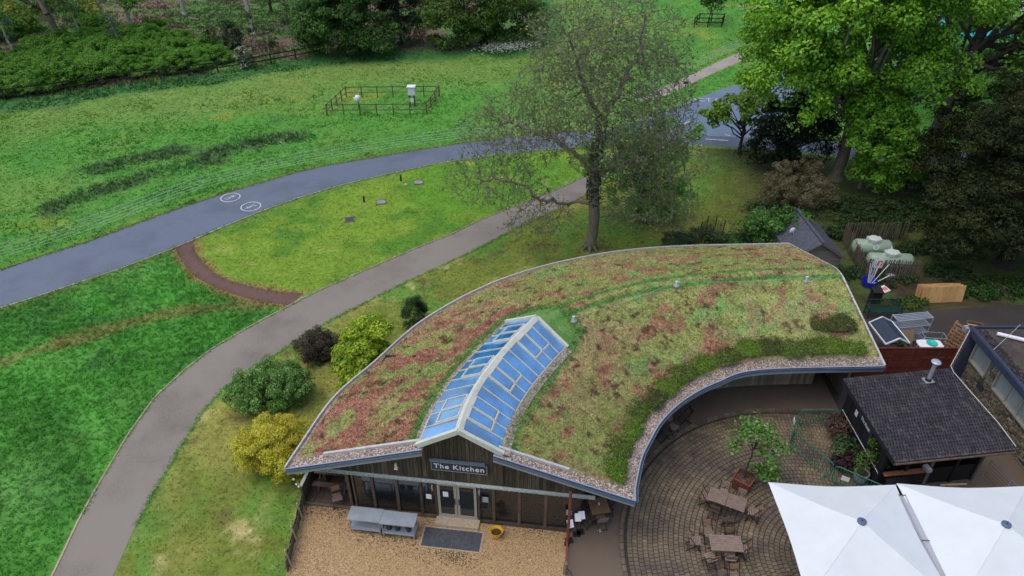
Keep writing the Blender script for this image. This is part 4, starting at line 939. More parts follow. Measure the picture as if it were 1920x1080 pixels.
def plant(name, label, cat, loc, lobes, nclump, per, cr, leaf, cols, trunk=None, trunk_r=.3, bark='bark', mat='leaf', group=None, flat=.75, aspect=.6, nl=10, fill=(.62, 1.02), spread=.5, tilt=.55, crown='crown', up=.25, lean=(0, 0), jit=.35):
    t = thing(name, label, cat, loc, 0, group)
    P_, N_2, K, cen = crown_points(lobes, nclump, per, cr, flat, fill, up)
    k = P_[:, 2] > .03; P_, N_2, K = P_[k], N_2[k], K[k]
    me = leaf_mesh(crown, P_, N_2, leaf, palette(K, len(P_), cols, spread), aspect, tilt=tilt, jit=jit); finish(crown, me, M[mat], parent=t)
    mb = MB(); h = trunk if trunk else max(.3, np.mean([l[2] for l in lobes]) * .8)
    top = Vector((lean[0], lean[1], h)); limb(mb, (0, 0, -.1), top, trunk_r, trunk_r * .6, 10, 5, .05)
    mb.cyl((0, 0, -.1), (0, 0, .35), trunk_r * 1.5, trunk_r * 1.02, 10, False)
    for c in cen[rng.permutation(len(cen))[:nl]]:
        s = rnd.uniform(.45, 1); limb(mb, top * s, c, trunk_r * .42, trunk_r * .1, 5, 4, .16)
    mb.build('trunk' if trunk else 'stem', M[bark], parent=t, smooth=True, fix=False)
    return t
GREEN = [(0.094, 0.234, 0.024), (0.148, 0.350, 0.028), (0.227, 0.479, 0.034), (0.346, 0.600, 0.043)]
MIDG = [(0.073, 0.186, 0.030), (0.124, 0.283, 0.040), (0.186, 0.369, 0.048)]
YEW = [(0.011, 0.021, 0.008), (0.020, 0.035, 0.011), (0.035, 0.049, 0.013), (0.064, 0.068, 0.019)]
CON = [(0.023, 0.056, 0.023), (0.040, 0.091, 0.030), (0.066, 0.135, 0.036)]
# the big spring-green tree and its neighbours
plant('broadleaf_tree', 'tall bright green maple with dense low-hanging boughs beside the junction', 'tree', G(1566, 335),
      [(-2.0, 0, 11.5, 6.2, 5.0, 4.8), (2.0, 0, 13.5, 6.0, 5, 5.0), (-4.4, -.5, 7.8, 4.0, 3.8, 2.6), (3.2, -1, 8.2, 3.8, 3.6, 3.0), (-.8, -1, 14.5, 5.5, 4.5, 4.0), (-5.6, 0, 12, 3.5, 3.5, 3.5), (-5.8, -.4, 9.0, 2.8, 2.8, 2.2)],
      450, 260, .95, .125, GREEN, trunk=9, trunk_r=.45, nl=26, fill=(.5, 1.0))
plant('broadleaf_tree', 'low bright green bough of maple hanging to the ground behind the shed', 'tree', G(1612, 352), [(0, -1.0, 3.6, 2.5, 2.2, 2.7), (1.2, -.6, 2.6, 2.3, 2.0, 2.1), (-.4, 0, 6.2, 2.0, 1.8, 1.8)], 110, 230, .7, .115, GREEN[:3], trunk=4, trunk_r=.14, nl=10)
plant('small_tree', 'small spreading tree on a short trunk at the edge of the road junction', 'tree', G(1386, 290), [(-1.2, 0, 3.6, 2.3, 1.8, 1.1), (.6, 0, 4.2, 2.0, 1.8, 1.2), (-2.4, 0, 3.2, 1.3, 1.2, .6)], 55, 90, .55, .14, [(0.088, 0.179, 0.025), (0.146, 0.273, 0.032), (0.205, 0.346, 0.036)], trunk=2.4, trunk_r=.15, nl=12, flat=.5, bark='barkdark')
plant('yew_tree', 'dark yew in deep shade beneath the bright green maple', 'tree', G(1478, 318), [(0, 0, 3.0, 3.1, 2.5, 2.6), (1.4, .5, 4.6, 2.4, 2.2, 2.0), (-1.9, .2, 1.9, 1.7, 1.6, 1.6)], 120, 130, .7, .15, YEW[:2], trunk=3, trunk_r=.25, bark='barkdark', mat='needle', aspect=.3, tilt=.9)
t = plant('broadleaf_tree', 'dark forked tree with exposed trunk and open leafy crown behind the large yew', 'tree', G(1752, 248),
      [(4.5, 0, 10.5, 4.5, 4, 3.0), (8.5, 0, 7.5, 4.2, 4, 2.6), (2.0, -1, 12.5, 5, 3.5, 2.6), (10, 1, 12, 5, 4, 3.4), (5.5, -2, 5.6, 3.4, 3, 1.6), (-3, 2, 13.5, 3.5, 3, 3)],
      240, 170, .9, .13, [(0.074, 0.187, 0.022), (0.126, 0.275, 0.026), (0.189, 0.374, 0.032)], trunk=8.6, trunk_r=.5, bark='barkdark', nl=16, lean=(1.0, 0))
for a in (((.6, 0, 5.0), (4.0, -.5, 7.6), .30, .12, 8, 5, .08), ((.2, 0, 3.6), (-1.5, 0, 4.6), .16, .10, 6, 3, .05), ((.9, 0, 8), (.3, 0, 16), .42, .2, 8, 5, .06), ((.9, 0, 7), (-.9, .3, 9), .2, .1, 6, 3, .1)): mb = MB(); limb(mb, *a); mb.build('limb', M['barkdark'], parent=t, smooth=True, fix=False)
plant('broadleaf_tree', 'mid green leafy tree filling the corner behind the forked tree', 'tree', G(1960, 235), [(0, 0, 8, 6, 5, 4.5), (-4, -2, 5, 4, 3.5, 3.2), (2, 0, 13, 6, 5, 4)], 150, 120, 1.1, .2, MIDG, trunk=8, trunk_r=.4, bark='barkdark')
plant('broadleaf_tree', 'leafy tree behind the green maple, mostly hidden by it', 'tree', G(1690, 170), [(0, 0, 9, 6, 5, 5), (5, 3, 8, 4, 4, 4)], 110, 110, 1.2, .22, MIDG, trunk=8, trunk_r=.4, bark='barkdark')
plant('yew_tree', 'huge dark spreading yew standing over the timber panels', 'tree', (30.2, 36.8, 0), [(0, 0, 5.0, 5.6, 3.8, 4.6), (-3.6, -.5, 3.4, 3.0, 2.6, 2.6), (2.5, 0, 7.8, 4.6, 3.6, 3.4), (-1.5, .5, 8.0, 3.2, 3.0, 2.6), (3.5, -1.6, 4.0, 4.2, 2.6, 3.4)], 560, 190, .62, .11, YEW, trunk=6, trunk_r=.5, bark='barkdark', mat='needle', aspect=.28, tilt=.8, flat=.5, nl=14)
plant('yew_tree', 'dark yew behind the huge spreading one, touching the road', 'tree', (31.5, 44.5, 0), [(0, 0, 5, 4.4, 3.6, 4.6), (-2.5, 0, 3, 2.6, 2.4, 2.4), (4, 0, 7, 4, 3.5, 4)], 260, 160, .75, .12, YEW, trunk=5, trunk_r=.4, bark='barkdark', mat='needle', aspect=.28, tilt=.8, flat=.5)
plant('evergreen_shrub', 'rounded olive brown evergreen shrub in front of the dark yew', 'shrub', G(1486, 385), [(0, 0, 1.7, 2.3, 2.0, 1.75), (.9, 0, 1.1, 2.0, 1.6, 1.1), (-1.1, 0, 1.0, 1.5, 1.4, 1.0)], 170, 130, .33, .06, [(0.090, 0.072, 0.033), (0.173, 0.143, 0.068), (0.277, 0.247, 0.135), (0.135, 0.083, 0.038)], trunk_r=.12, aspect=.4, spread=.8)
plant('laurel_shrub', 'glossy green laurel shrub leaning against the slate shed', 'shrub', (16.0, 38.2, 0), [(0, 0, 1.6, 1.9, 1.6, 1.5), (1.0, -.6, 2.2, 1.1, 1.0, 1.0), (-1.3, -.2, 1.1, 1.2, 1.1, 1.0)], 75, 80, .4, .11, [(0.038, 0.112, 0.024), (0.068, 0.188, 0.030), (0.112, 0.262, 0.038)], trunk_r=.1, aspect=.5)
for x, y, s, lb in ((1318, 455, 1.0, 'low blue-green bramble patch behind the far roof edge'), (1262, 462, .8, 'low dark bramble at the roof edge, nearest the bare oak'), (1375, 462, .9, 'low dark green bramble between laurel and wire guard')):
    plant('bramble', lb, 'shrub', G(x, y), [(0, 0, .35 * s, 1.3 * s, 1.0, .55 * s), (.9 * s, .2, .3, .9 * s, .8, .4)], 40, 60, .3, .075, [(0.033, 0.083, 0.033), (0.053, 0.128, 0.045), (0.128, 0.075, 0.042)], trunk_r=.05, aspect=.45, nl=5)
# shrubs along the buff path
plant('barberry_shrub', 'dark purple brown rounded shrub beside the path', 'shrub', (-9.95, 27.9, 0), [(0, 0, .85, 1.05, .95, .9), (.3, 0, .7, .9, .8, .7)], 150, 150, .24, .038, [(0.033, 0.027, 0.021), (0.068, 0.054, 0.036), (0.112, 0.087, 0.054)], trunk_r=.06, aspect=.45)
plant('flowering_shrub', 'wide dark green shrub dotted with creamy white blossom beside the path', 'shrub', (-11.35, 24.75, 0), [(0, 0, 1.0, 1.85, 1.5, 1.15), (.9, .1, 1.05, 1.0, 1.0, .95), (-1.0, -.2, .8, .95, .9, .8)], 230, 170, .27, .045, [(0.033, 0.112, 0.019), (0.075, 0.216, 0.027), (0.173, 0.356, 0.061), (0.450, 0.600, 0.270)], trunk_r=.08, aspect=.5, spread=.75)
plant('golden_shrub', 'golden yellow dome shaped shrub by the left roof corner', 'shrub', (-9.95, 20.75, 0), [(0, 0, 1.3, 1.55, 1.4, 1.4), (.8, -.3, 1.0, 1.1, 1.1, 1.1), (-.7, .3, 1.0, 1.15, 1.1, 1.0)], 300, 200, .26, .037, [(0.243, 0.238, 0.027), (0.502, 0.429, 0.036), (0.600, 0.586, 0.054), (0.583, 0.600, 0.080)], trunk_r=.07, aspect=.55, up=.45)
plant('golden_maple', 'yellow-green leafy small maple beside the curved roof edge', 'shrub', (-7.1, 26.3, 0), [(0, 0, 1.8, 1.35, 1.25, 1.35), (.5, .4, 2.7, .95, .9, .85), (-.4, -.4, 1.1, 1.1, 1.1, .95)], 150, 150, .33, .058, [(0.117, 0.243, 0.018), (0.234, 0.380, 0.022), (0.369, 0.502, 0.029), (0.443, 0.551, 0.036)], trunk_r=.08, aspect=.7)
plant('juniper_shrub', 'dark green narrow conifer shrub against the roof edge', 'shrub', (-5.25, 30.3, 0), [(0, 0, 1.0, .62, .6, 1.15), (.3, .2, .8, .5, .5, .8)], 80, 140, .22, .04, [(0.018, 0.051, 0.018), (0.036, 0.083, 0.027)], trunk_r=.06, mat='needle', aspect=.3)
for q, (x, y) in enumerate(((-8.45, 29.0), (-9.1, 28.7))):
    if q == 0: plant('heather_clump', 'low dry brown heather clump between the purple shrub and the yellow-green maple', 'shrub', (-8.75, 28.8, 0), [(0, 0, .3, .8, .5, .45)], 26, 70, .18, .04, [(0.07, 0.05, 0.035), (0.13, 0.10, 0.07)], trunk_r=.03, nl=4)
plant('hawthorn_tree', 'light green leafy hawthorn close behind the bare oak', 'tree', G(1195, 408), [(0, 0, 2.6, 2.9, 2.2, 2.4), (.9, .6, 5.2, 2.7, 2.1, 2.2), (-1.8, .3, 4.2, 2.2, 1.9, 2.0), (1.4, -.4, 1.7, 2.3, 1.7, 1.4)], 190, 120, .55, .085, [(0.094, 0.237, 0.040), (0.166, 0.369, 0.058), (0.239, 0.474, 0.091)], trunk=3.2, trunk_r=.16, nl=30, fill=(.45, 1.05))
# dark trees at the top of the meadow
D = 'dense dark green'
plant('broadleaf_tree', 'bushy dark green tree at the end of the woodland fence', 'tree', G(655, 104), [(0, 0, 4.0, 5.0, 3.6, 4.4), (-2.5, 0, 2.6, 3.2, 2.6, 2.8), (2.6, -.5, 2.4, 3.0, 2.4, 2.6), (.5, 1, 8, 4.6, 3.6, 3.4)], 260, 190, .9, .125, [(0.038, 0.104, 0.021), (0.066, 0.160, 0.027), (0.100, 0.221, 0.036)], trunk=5, trunk_r=.35, bark='barkdark', flat=.6)
plant('conifer_tree', 'very dark conifer squeezed between two bushy trees at the meadow edge', 'tree', G(752, 84), [(0, 0, 3.2, 2.9, 2.5, 3.4), (0, 0, 7.5, 2.4, 2.2, 3.6)], 140, 160, .75, .12, [(0.018, 0.033, 0.018), (0.033, 0.051, 0.024)], trunk=6, trunk_r=.3, bark='barkdark', mat='needle', aspect=.3)
plant('broadleaf_tree', 'broad drooping green tree beside the white cow parsley', 'tree', G(905, 82), [(0, 0, 4.6, 6.0, 4.0, 4.8), (3.4, 0, 3.0, 4.0, 3.2, 3.2), (-3.6, -1.2, 2.8, 3.6, 2.8, 2.9), (0, 1, 9, 5.6, 4, 3.6)], 300, 190, .95, .13, [(0.048, 0.112, 0.018), (0.086, 0.173, 0.024), (0.141, 0.240, 0.033)], trunk=5, trunk_r=.4, bark='barkdark', flat=.6)
plant('hawthorn_tree', 'small hawthorn in white blossom in front of the dark conifer', 'tree', G(738, 92), [(0, 0, 1.9, .9, .8, 1.5)], 26, 50, .4, .13, [(0.090, 0.135, 0.045), (0.450, 0.495, 0.360)], trunk_r=.08)
plant('hawthorn_tree', 'small blossoming hawthorn by the dark woodland fence', 'tree', G(465, 128), [(0, 0, 1.3, .9, .8, 1.1)], 24, 50, .35, .12, [(0.060, 0.120, 0.045), (0.105, 0.180, 0.060), (0.600, 0.600, 0.540)], trunk_r=.06)
plant('fir_sapling', 'dark bushy fir sapling on the bare woodland slope', 'tree', G(437, 92), [(0, 0, .9, 1.4, 1.2, 1.1), (0, 0, 2.0, .7, .7, 1.1)], 40, 60, .45, .15, [(0.024, 0.068, 0.027), (0.045, 0.105, 0.036)], trunk_r=.08, mat='needle', aspect=.3)
# thicket in front of the wood
protos = []
for q in range(4):
    t = plant('thicket_shrub', 'bright green rounded shrub in the dense thicket behind the dark woodland fence', 'shrub', (0, 0, 0), [(0, 0, 1.1, 1.6, 1.4, 1.25), (.7, .2, 1.0, 1.2, 1.1, 1.0), (-.8, -.2, .8, 1.1, 1.0, .85)], 80, 150, .36, .075, [(0.061, 0.178, 0.020), (0.101, 0.274, 0.023), (0.146, 0.360, 0.030), (0.186, 0.394, 0.050)], trunk_r=.07, group='thicket shrubs by the wood', aspect=.4, up=.5)
    protos.append(t)
spots = []
fence_l = resample(GL([(-120, 208), (0, 189), (120, 172), (240, 154), (330, 145), (395, 137)]), 60)
for row in range(7):
    for k in range(22):
        u = (k + rnd.uniform(-.3, .3) + .5 * (row % 2)) / 22
        if u > 1 - max(0, row - 1) * .085 or u < 0: continue
        p = fence_l[int(np.clip(u * 59, 0, 59))]; x = p[0] + rnd.uniform(-.6, .6); y = p[1] + 1.9 + row * 2.5 + rnd.uniform(-.7, .7) 
        if abs(x) > (y * .82 + 13.8) * .72 + 4: continue
        spots.append((x, y, row, u))
ROWN = ['front', 'second', 'third', 'fourth', 'fifth', 'sixth', 'rearmost']; SEC = ['at its cut-off left end', 'left of the slender birch', 'below the forked oak', 'right of the forked oak', 'below the small leafy tree', 'at its right end']
for q, (x, y, row, u) in enumerate(spots):
    o = protos[q] if q < 4 else copy_tree(protos[q % 4]); s = rnd.uniform(.75, 1.25); o.location = (x, y, 0); o.rotation_euler = (0, 0, rnd.uniform(0, 6.28)); o.scale = (s, s, s * rnd.uniform(.55, .95)); o['label'] = 'bright green shrub in the %s row of the fenced thicket, %s' % (ROWN[row], SEC[min(5, int(u * 6))])
print('thicket', len(spots))
# the wood beyond: trunks one can tell apart
def wood_tree(px, py, h, r, label, bark, lobes, cols, lean=(0, 0), nc=34, name='woodland_tree', leaf=.2):
    t = plant(name, label, 'tree', G(px, py), lobes, nc, 70, 1.0, leaf, cols, trunk=h, trunk_r=r, bark=bark, nl=10, lean=lean); return t
OAKC = [(0.116, 0.157, 0.023), (0.181, 0.231, 0.026), (0.264, 0.272, 0.033)]
t = wood_tree(127, 96, 10, .42, 'forked oak with pale leaning trunk and yellowish leaves above the thicket', 'bark', [(-3.4, -1.0, 4.2, 2.6, 2.2, .9), (3.4, -1, 5.2, 2.6, 2.0, 1.0), (-1, 0, 7, 4.5, 3.5, 1.4), (0, 0, 11, 4, 4, 2)], OAKC, lean=(-2.0, 0))
mb = MB(); limb(mb, (-.9, 0, 4.4), (-5.0, -.6, 6.6), .24, .08, 7, 5, .08); mb.build('limb', M['barkdark'], parent=t, smooth=True, fix=False)
wood_tree(253, 70, 5, .26, 'small leafy tree with pale short trunk above the brown slope', 'birch', [(0, 0, 5.2, 2.6, 2.2, 1.8), (-.8, 0, 7, 2.6, 2.2, 1.6)], GREEN[:3])
wood_tree(347, 27, 12, .30, 'pale bare trunk rising from the brown slope, left of the tallest trunk', 'birch', [(0, 0, 13, 4, 4, 2.5)], OAKC, lean=(-.6, 0), nc=15)
wood_tree(477, 63, 13, .30, 'tall pale bare trunk with a white mark at its foot', 'birch', [(0, 0, 14, 4, 4, 2.5), (1.8, 0, 5.0, 1.0, .9, .9)], OAKC, lean=(-1.6, 0), nc=20)
wood_tree(509, 24, 12, .2, 'thin dark trunk on the slope behind the tallest pale trunk', 'barkdark', [(0, 0, 13, 3, 3, 2.5)], OAKC, lean=(-.5, 0), nc=12)
wood_tree(579, 45, 10, .26, 'pale trunk beside the bushy dark tree at the fence end', 'birch', [(0, 0, 9, 3.5, 3, 3), (1.5, 0, 5.5, 2.2, 2, 1.8), (-2.4, 0, 5.0, 1.6, 1.5, 1.8)], MIDG, nc=30)
BIR = [(0.074, 0.132, 0.074), (0.116, 0.181, 0.091)]
for px, py, lb in ((43, 126, 'slender grey-green birch at the far end of the thicket'), (163, 90, 'slender white birch beside the forked oak'), (234, 106, 'very thin young birch above the brightest thicket shrubs')):
    t = thing('birch_tree', lb, 'tree', G(px, py)); lob = [(-.6, 0, 4.0, 1.1, 1.0, 1.8), (-.9, 0, 6.5, 1.2, 1.1, 2.0)] if px != 234 else [(-.4, 0, 3.2, .7, .7, 1.2)]
    P_, N_2, K, cen = crown_points(lob, 40 if px != 234 else 14, 34, .6); finish('crown', leaf_mesh('crown', P_, N_2, .11, palette(K, len(P_), BIR), .5), M['leaf'], parent=t)
    mb = MB(); limb(mb, (0, 0, 0), (-.9 if px != 234 else -.4, 0, 7.5 if px != 234 else 4), .13 if px != 234 else .05, .03, 6, 5, .03); mb.build('trunk', M['birch'], parent=t, smooth=True, fix=False)
for px, py, lb in ((403, 107, 'thin birch sapling at the corner of the thicket'), (507, 112, 'thin upright sapling near the blossoming hawthorn'), (563, 95, 'thin dark sapling close to the bushy dark tree'), (478, 88, 'short leafy sapling in front of the tallest pale trunk'), (540, 66, 'loose grey-green sapling below the pale trunk near the bushy tree')):
    t = thing('sapling', lb, 'tree', G(px, py)); P_, N_2, K, cen = crown_points([(0, 0, 2.5, .7, .7, 1.5)], 14, 34, .45); finish('crown', leaf_mesh('crown', P_, N_2, .12, palette(K, len(P_), [(0.04, 0.085, 0.02), (0.08, 0.135, 0.03)]), .5), M['leaf'], parent=t)
    mb = MB(); limb(mb, (0, 0, 0), (.1, 0, 3.6), .06, .02, 5, 4, .04); mb.build('trunk', M['birch'], parent=t, smooth=True, fix=False)
ups = [(0, 78), (60, 60), (20, 30), (80, 20), (190, 75), (285, 88), (590, 80), (150, 40)]
for q, (px, py) in enumerate(ups):
    o = copy_tree(protos[q % 4]); o['label'] = 'dim green bush scattered on the wooded slope beyond the thicket'; o['group'] = 'bushes on the wooded slope'; s = rnd.uniform(.8, 1.7); o.location = G(px, py); o.scale = (s, s, s); o.rotation_euler = (0, 0, rnd.uniform(0, 6))
for q, (a, b, lb) in enumerate((((378, 62), (391, 60), 'short pale fallen log on the brown slope'), ((355, 36), (375, 40), 'dark fallen branch below the pale left trunk'), ((482, 66), (505, 63), 'brown fallen bough by the white marked trunk'), ((452, 12), (464, 12), 'grey log lying behind the tallest pale trunk'), ((582, 44), (592, 45), 'dark log at the foot of the pale trunk by the bushy tree'), ((400, 98), (372, 106), 'thin fallen branch at the corner of the thicket'))):
    t = thing('fallen_log', lb, 'log', G(*a)); mb = MB(); v = G(*b) - G(*a); limb(mb, (0, 0, .16), v + Vector((0, 0, .2)), .17, .11, 7, 3, .04); mb.build('bough', M['straw' if q == 0 else 'bark'], parent=t, smooth=True, fix=False)
    mb = MB(); limb(mb, v * .5 + Vector((0, 0, .2)), v * .7 + Vector((.3, .6, .7)), .06, .02, 5, 3, .1); mb.build('side_branch', M['bark'], parent=t, smooth=True, fix=False)
mb = MB(); mb.box((0, 0, .25), (.34, .05, .42)); o = mb.build('tree_tag', M['white']); o.location = G(477, 63.5) + Vector((.1, -.5, .0)); tag(o, 'small white plate at the foot of the tallest pale trunk', 'plate')
# ---- the bare oak, grown by space colonisation
def grow_oak(base, lobes, n_att, step, infl, kill, seed=3):
    r = np.random.default_rng(seed); A = []
    vol = np.array([l[3] * l[4] * l[5] for l in lobes]); vol = vol / vol.sum()
    for l, w in zip(lobes, vol):
        m = int(n_att * w); d = r.normal(0, 1, (m, 3)); d /= np.linalg.norm(d, axis=1)[:, None]; A.append(np.array(l[:3]) + d * np.array(l[3:6]) * (r.uniform(0, 1, (m, 1)) ** .42))
    A = np.concatenate(A); A = A[A[:, 2] > 1.2]
    nodes = [np.array((0, 0, -.2))]; par = [-1]
    z = 0
    while z < 5.2: z += step; nodes.append(np.array((.10 * math.sin(z * .9) - .0 * z, .06 * math.sin(z * 1.3), z))); par.append(len(nodes) - 2)
    tr = len(nodes) - 1
    def chain(start, pts):
        i = start; p = nodes[start]
        for q in pts:
            q = np.array(q, float)
            while np.linalg.norm(q - p) > step:
                d = (q - p) / np.linalg.norm(q - p) + r.normal(0, .28, 3); p = p + d / np.linalg.norm(d) * step; nodes.append(p); par.append(i); i = len(nodes) - 1
        return i
    chain(tr, [(.1, 0, 7.5), (-.3, .2, 9.2), (-1.4, .1, 11.2), (-2.0, 0, 13.2)])
    k7 = min(range(len(nodes)), key=lambda i: np.linalg.norm(nodes[i] - np.array((0, 0, 8.4))))
    chain(k7, [(1.0, .1, 10.2), (2.0, .3, 12.4), (1.9, .2, 14.6)])
    k3 = min(range(len(nodes)), key=lambda i: abs(nodes[i][2] - 3.4) + (i > tr) * 99)
    chain(k3, [(-1.8, -.4, 3.4), (-3.4, -.8, 4.0), (-4.2, -.9, 5.0), (-6.8, -1.3, 5.4)])
    k5 = min(range(len(nodes)), key=lambda i: abs(nodes[i][2] - 5.0) + (i > tr) * 99)
    chain(k5, [(-1.6, -.6, 7.0), (-3.4, -.6, 8.2), (-5.6, 0, 8.8)]); chain(k5, [(1.6, -.3, 6.2), (3.4, 0, 6.6), (4.6, .4, 7.2)])
    alive = np.ones(len(A), bool)
    for it in range(90):
        kd = kdtree.KDTree(len(nodes))
        for i, p in enumerate(nodes): kd.insert(p, i)
        kd.balance(); acc = {}
        for a in np.nonzero(alive)[0]:
            _, i, d = kd.find(A[a])
            if d < kill: alive[a] = False
            elif d < infl:
                v = (A[a] - nodes[i]) / d; acc[i] = acc.get(i, 0) + v
        if not acc: break
        for i, v in acc.items():
            v = v / (np.linalg.norm(v) + 1e-9) + r.normal(0, .32, 3); v /= np.linalg.norm(v); nodes.append(nodes[i] + v * step); par.append(i)
    return np.array(nodes), np.array(par)
def tube_tree(nodes, par, r0, rmin, expo):
    n = len(nodes); ch = [[] for _ in range(n)]
    for i in range(1, n): ch[par[i]].append(i)
    area = np.zeros(n)
    for i in range(n - 1, 0, -1):
        if area[i] == 0: area[i] = 1
        area[par[i]] += area[i]
    area[0] = max(area[0], 1); rad = rmin + (r0 - rmin) * (area / area.max()) ** expo
    return rad, ch
oak_l = [(.2, 0, 9.6, 5.4, 4.4, 4.0), (.2, 0, 12.8, 4.6, 3.4, 2.8), (-6.0, -.8, 5.2, 3.2, 2.2, 1.6), (-4.8, 0, 8.0, 3.4, 2.8, 2.2), (3.4, -.2, 6.4, 3.3, 2.6, 2.4), (3.2, -.8, 3.6, 3.2, 2.0, 1.7), (-3.6, -1.4, 3.2, 2.4, 1.6, 1.3)]
nodes, par = grow_oak(None, oak_l, 6900, .22, 2.0, .32)
rad, ch = tube_tree(nodes, par, .35, .0125, .60)
oak = thing('oak_tree', 'large gnarled oak with bare twigs just coming into leaf', 'tree', G(1107, 466))
def tubes(a, b, ra, rb, n):
    d = b - a; d /= np.linalg.norm(d, axis=1)[:, None] + 1e-9; h = np.where(np.abs(d[:, 2:]) < .9, np.array((0, 0, 1.0)), np.array((1.0, 0, 0))); x = np.cross(d, h); x /= np.linalg.norm(x, axis=1)[:, None]; y = np.cross(d, x)
    t = np.arange(n) * 2 * np.pi / n; N = len(a); V = np.empty((N, 2, n, 3))
    o = x[:, None] * np.cos(t)[None, :, None] + y[:, None] * np.sin(t)[None, :, None]
    V[:, 0] = a[:, None] + o * ra[:, None, None]; V[:, 1] = b[:, None] + o * rb[:, None, None]
    i = np.arange(n); j = (i + 1) % n; f = np.stack([i, j, n + j, n + i], 1); F = f[None] + (2 * n * np.arange(N))[:, None, None]
    return V.reshape(-1, 3), F.reshape(-1, 4)
i = np.arange(1, len(nodes)); p = par[i]; big = rad[p] > .05
ext = nodes[i] + (nodes[i] - nodes[p]) * .06
rb = rad[i]; ra = np.minimum(rad[p], rb * 1.25 + .004); ra[: 24] = rad[p][: 24]
V1, F1 = tubes(nodes[p][big], ext[big], ra[big], rb[big], 9); finish('trunk', arr_mesh('trunk', V1, F1), M['bark'], parent=oak, smooth=True)
V2, F2 = tubes(nodes[p][~big], ext[~big], ra[~big], rb[~big], 4); finish('branches', arr_mesh('branches', V2, F2), M['twig'], parent=oak, smooth=True).name = 'branch_crown'
tips = i[rad[i] < .0165]; m = len(tips); reps = 2
S0 = np.repeat(nodes[tips], reps, 0); base_d = np.repeat(nodes[tips] - nodes[par[tips]], reps, 0); base_d /= np.linalg.norm(base_d, axis=1)[:, None]
d1 = base_d + rng.normal(0, .75, base_d.shape) + np.array((0, 0, .1)); d1 /= np.linalg.norm(d1, axis=1)[:, None]; l1 = rng.uniform(.16, .42, (len(S0), 1)); E1 = S0 + d1 * l1
d2 = d1 + rng.normal(0, .6, d1.shape); d2 /= np.linalg.norm(d2, axis=1)[:, None]; E2 = E1 + d2 * l1 * .8
o1 = np.full(len(S0), .0115); V3, F3 = tubes(np.r_[S0, E1], np.r_[E1, E2], np.r_[o1, o1 * .8], np.r_[o1 * .8, o1 * .45], 3)
finish('twig_crown', arr_mesh('twig_crown', V3, F3), M['twig'], parent=oak)
q = rng.permutation(len(E2))[: int(len(E2) * 1.0)]; Pb = np.r_[E2[q], E1[q[: len(q) // 2]]]; right = sm(Pb[:, 0], .5, 4) * sm(Pb[:, 2], 9.5, 4); keep = rng.uniform(0, 1, len(Pb)) < .75 + .25 * right; Pb = Pb[keep]
finish('bud_leaves', leaf_mesh('bud_leaves', Pb + rng.normal(0, .05, Pb.shape), np.tile((0, 0, 1.0), (len(Pb), 1)), .088, np.array(((0.17, 0.23, 0.07), (0.25, 0.30, 0.10), (0.14, 0.22, 0.06)))[rng.integers(0, 3, len(Pb))], .6, tilt=1.0), M['leaf'], parent=oak).name = 'bud_foliage'
mb = MB()
for a in range(7):
    t = a * .9; limb(mb, (.28 * math.cos(t), .28 * math.sin(t), .35), (.6 * math.cos(t), .6 * math.sin(t), -.08), .12, .06, 6, 3, .05)
mb.build('root_flare', M['bark'], parent=oak, smooth=True, fix=False)
print('OAK', len(nodes), len(S0))
# ivy on the trunk and a shoot clump at its foot
q = rng.uniform(0, 6.28, 900); zz = rng.uniform(3.2, 9.0, 900); rr_ = np.interp(zz, [0, 5, 9], [.42, .36, .26]) + .05
Pi = np.stack([rr_ * np.cos(q) + .1 * np.sin(zz * .9), rr_ * np.sin(q), zz], 1); finish('ivy', leaf_mesh('ivy', Pi, np.stack([np.cos(q), np.sin(q), q * 0 + .3], 1), .08, np.tile((0.035, 0.07, 0.02), (900, 1)), .7), M['leaf'], parent=oak)
# ---------------------------------------------------------------- things on and around the restaurant
# sign
sg = thing('shop_sign', 'navy sign board lettered The Kitchen over the glazed doors', 'sign', Fp(4.47, .09, 3.18), ANG)
mb = MB(); mb.box((0, 0, 0), (2.2, .05, .50)); mb.build('board', M['navy'], parent=sg)
mb = MB()
for c, d in (((0, -.028, .222), (2.12, .008, .012)), ((0, -.028, -.222), (2.12, .008, .012)), ((-1.054, -.028, 0), (.012, .008, .432)), ((1.054, -.028, 0), (.012, .008, .432))): mb.box(c, d)
mb.build('border_line', M['trim'], parent=sg)
text('lettering', 'The Kitchen', .34, M['letters'], (0, -.03, 0.0), (R(90), 0, 0), parent=sg, extrude=.006, offset=.004, spacing=1.14)
mb = MB(); mb.box((-.05, -.10, .40), (2.1, .09, .07)); 
for x in (-.9, -.3, .3, .9): mb.bar((x, -.08, .40), (x, .03, .32), .02)
mb.build('lamp_bar', M['gutter'], parent=sg)
for t, z, lb in ((2.02, 2.92, 'green and white emergency lamp on the boards left of the sign'),):
    l = thing('emergency_lamp', lb, 'lamp', Fp(t, .08, z), ANG); mb = MB(); mb.box((0, 0, .0), (.09, .09, .24)); mb.build('lamp_body', M['cream'], parent=l); mb = MB(); mb.box((0, -.005, -.14), (.13, .12, .07)); mb.build('lens', M['white'], parent=l)
def notice(name, lb, t, z, w, h, m, o=.035, lines=0):
    n = thing(name, lb, 'notice', Fp(t, o, z), ANG); mb = MB(); mb.box((0, 0, 0), (w, .012, h)); mb.build('sheet', m, parent=n)
    if lines:
        mb = MB()
        for k in range(lines): mb.box((0, -.009, h * (.36 - .72 * k / (lines - 1))), (w * (.75 if k % 2 else .55), .004, .018))
        mb.build('print_lines', M['letters'], parent=n, kind='stuff')
notice('paper_notice', 'white paper notice on the narrow window left of the doors', 3.17, 1.25, .21, .27, M['white'])
notice('paper_notice', 'white paper notice on the left door', 3.86, 1.52, .21, .28, M['white'], .06)
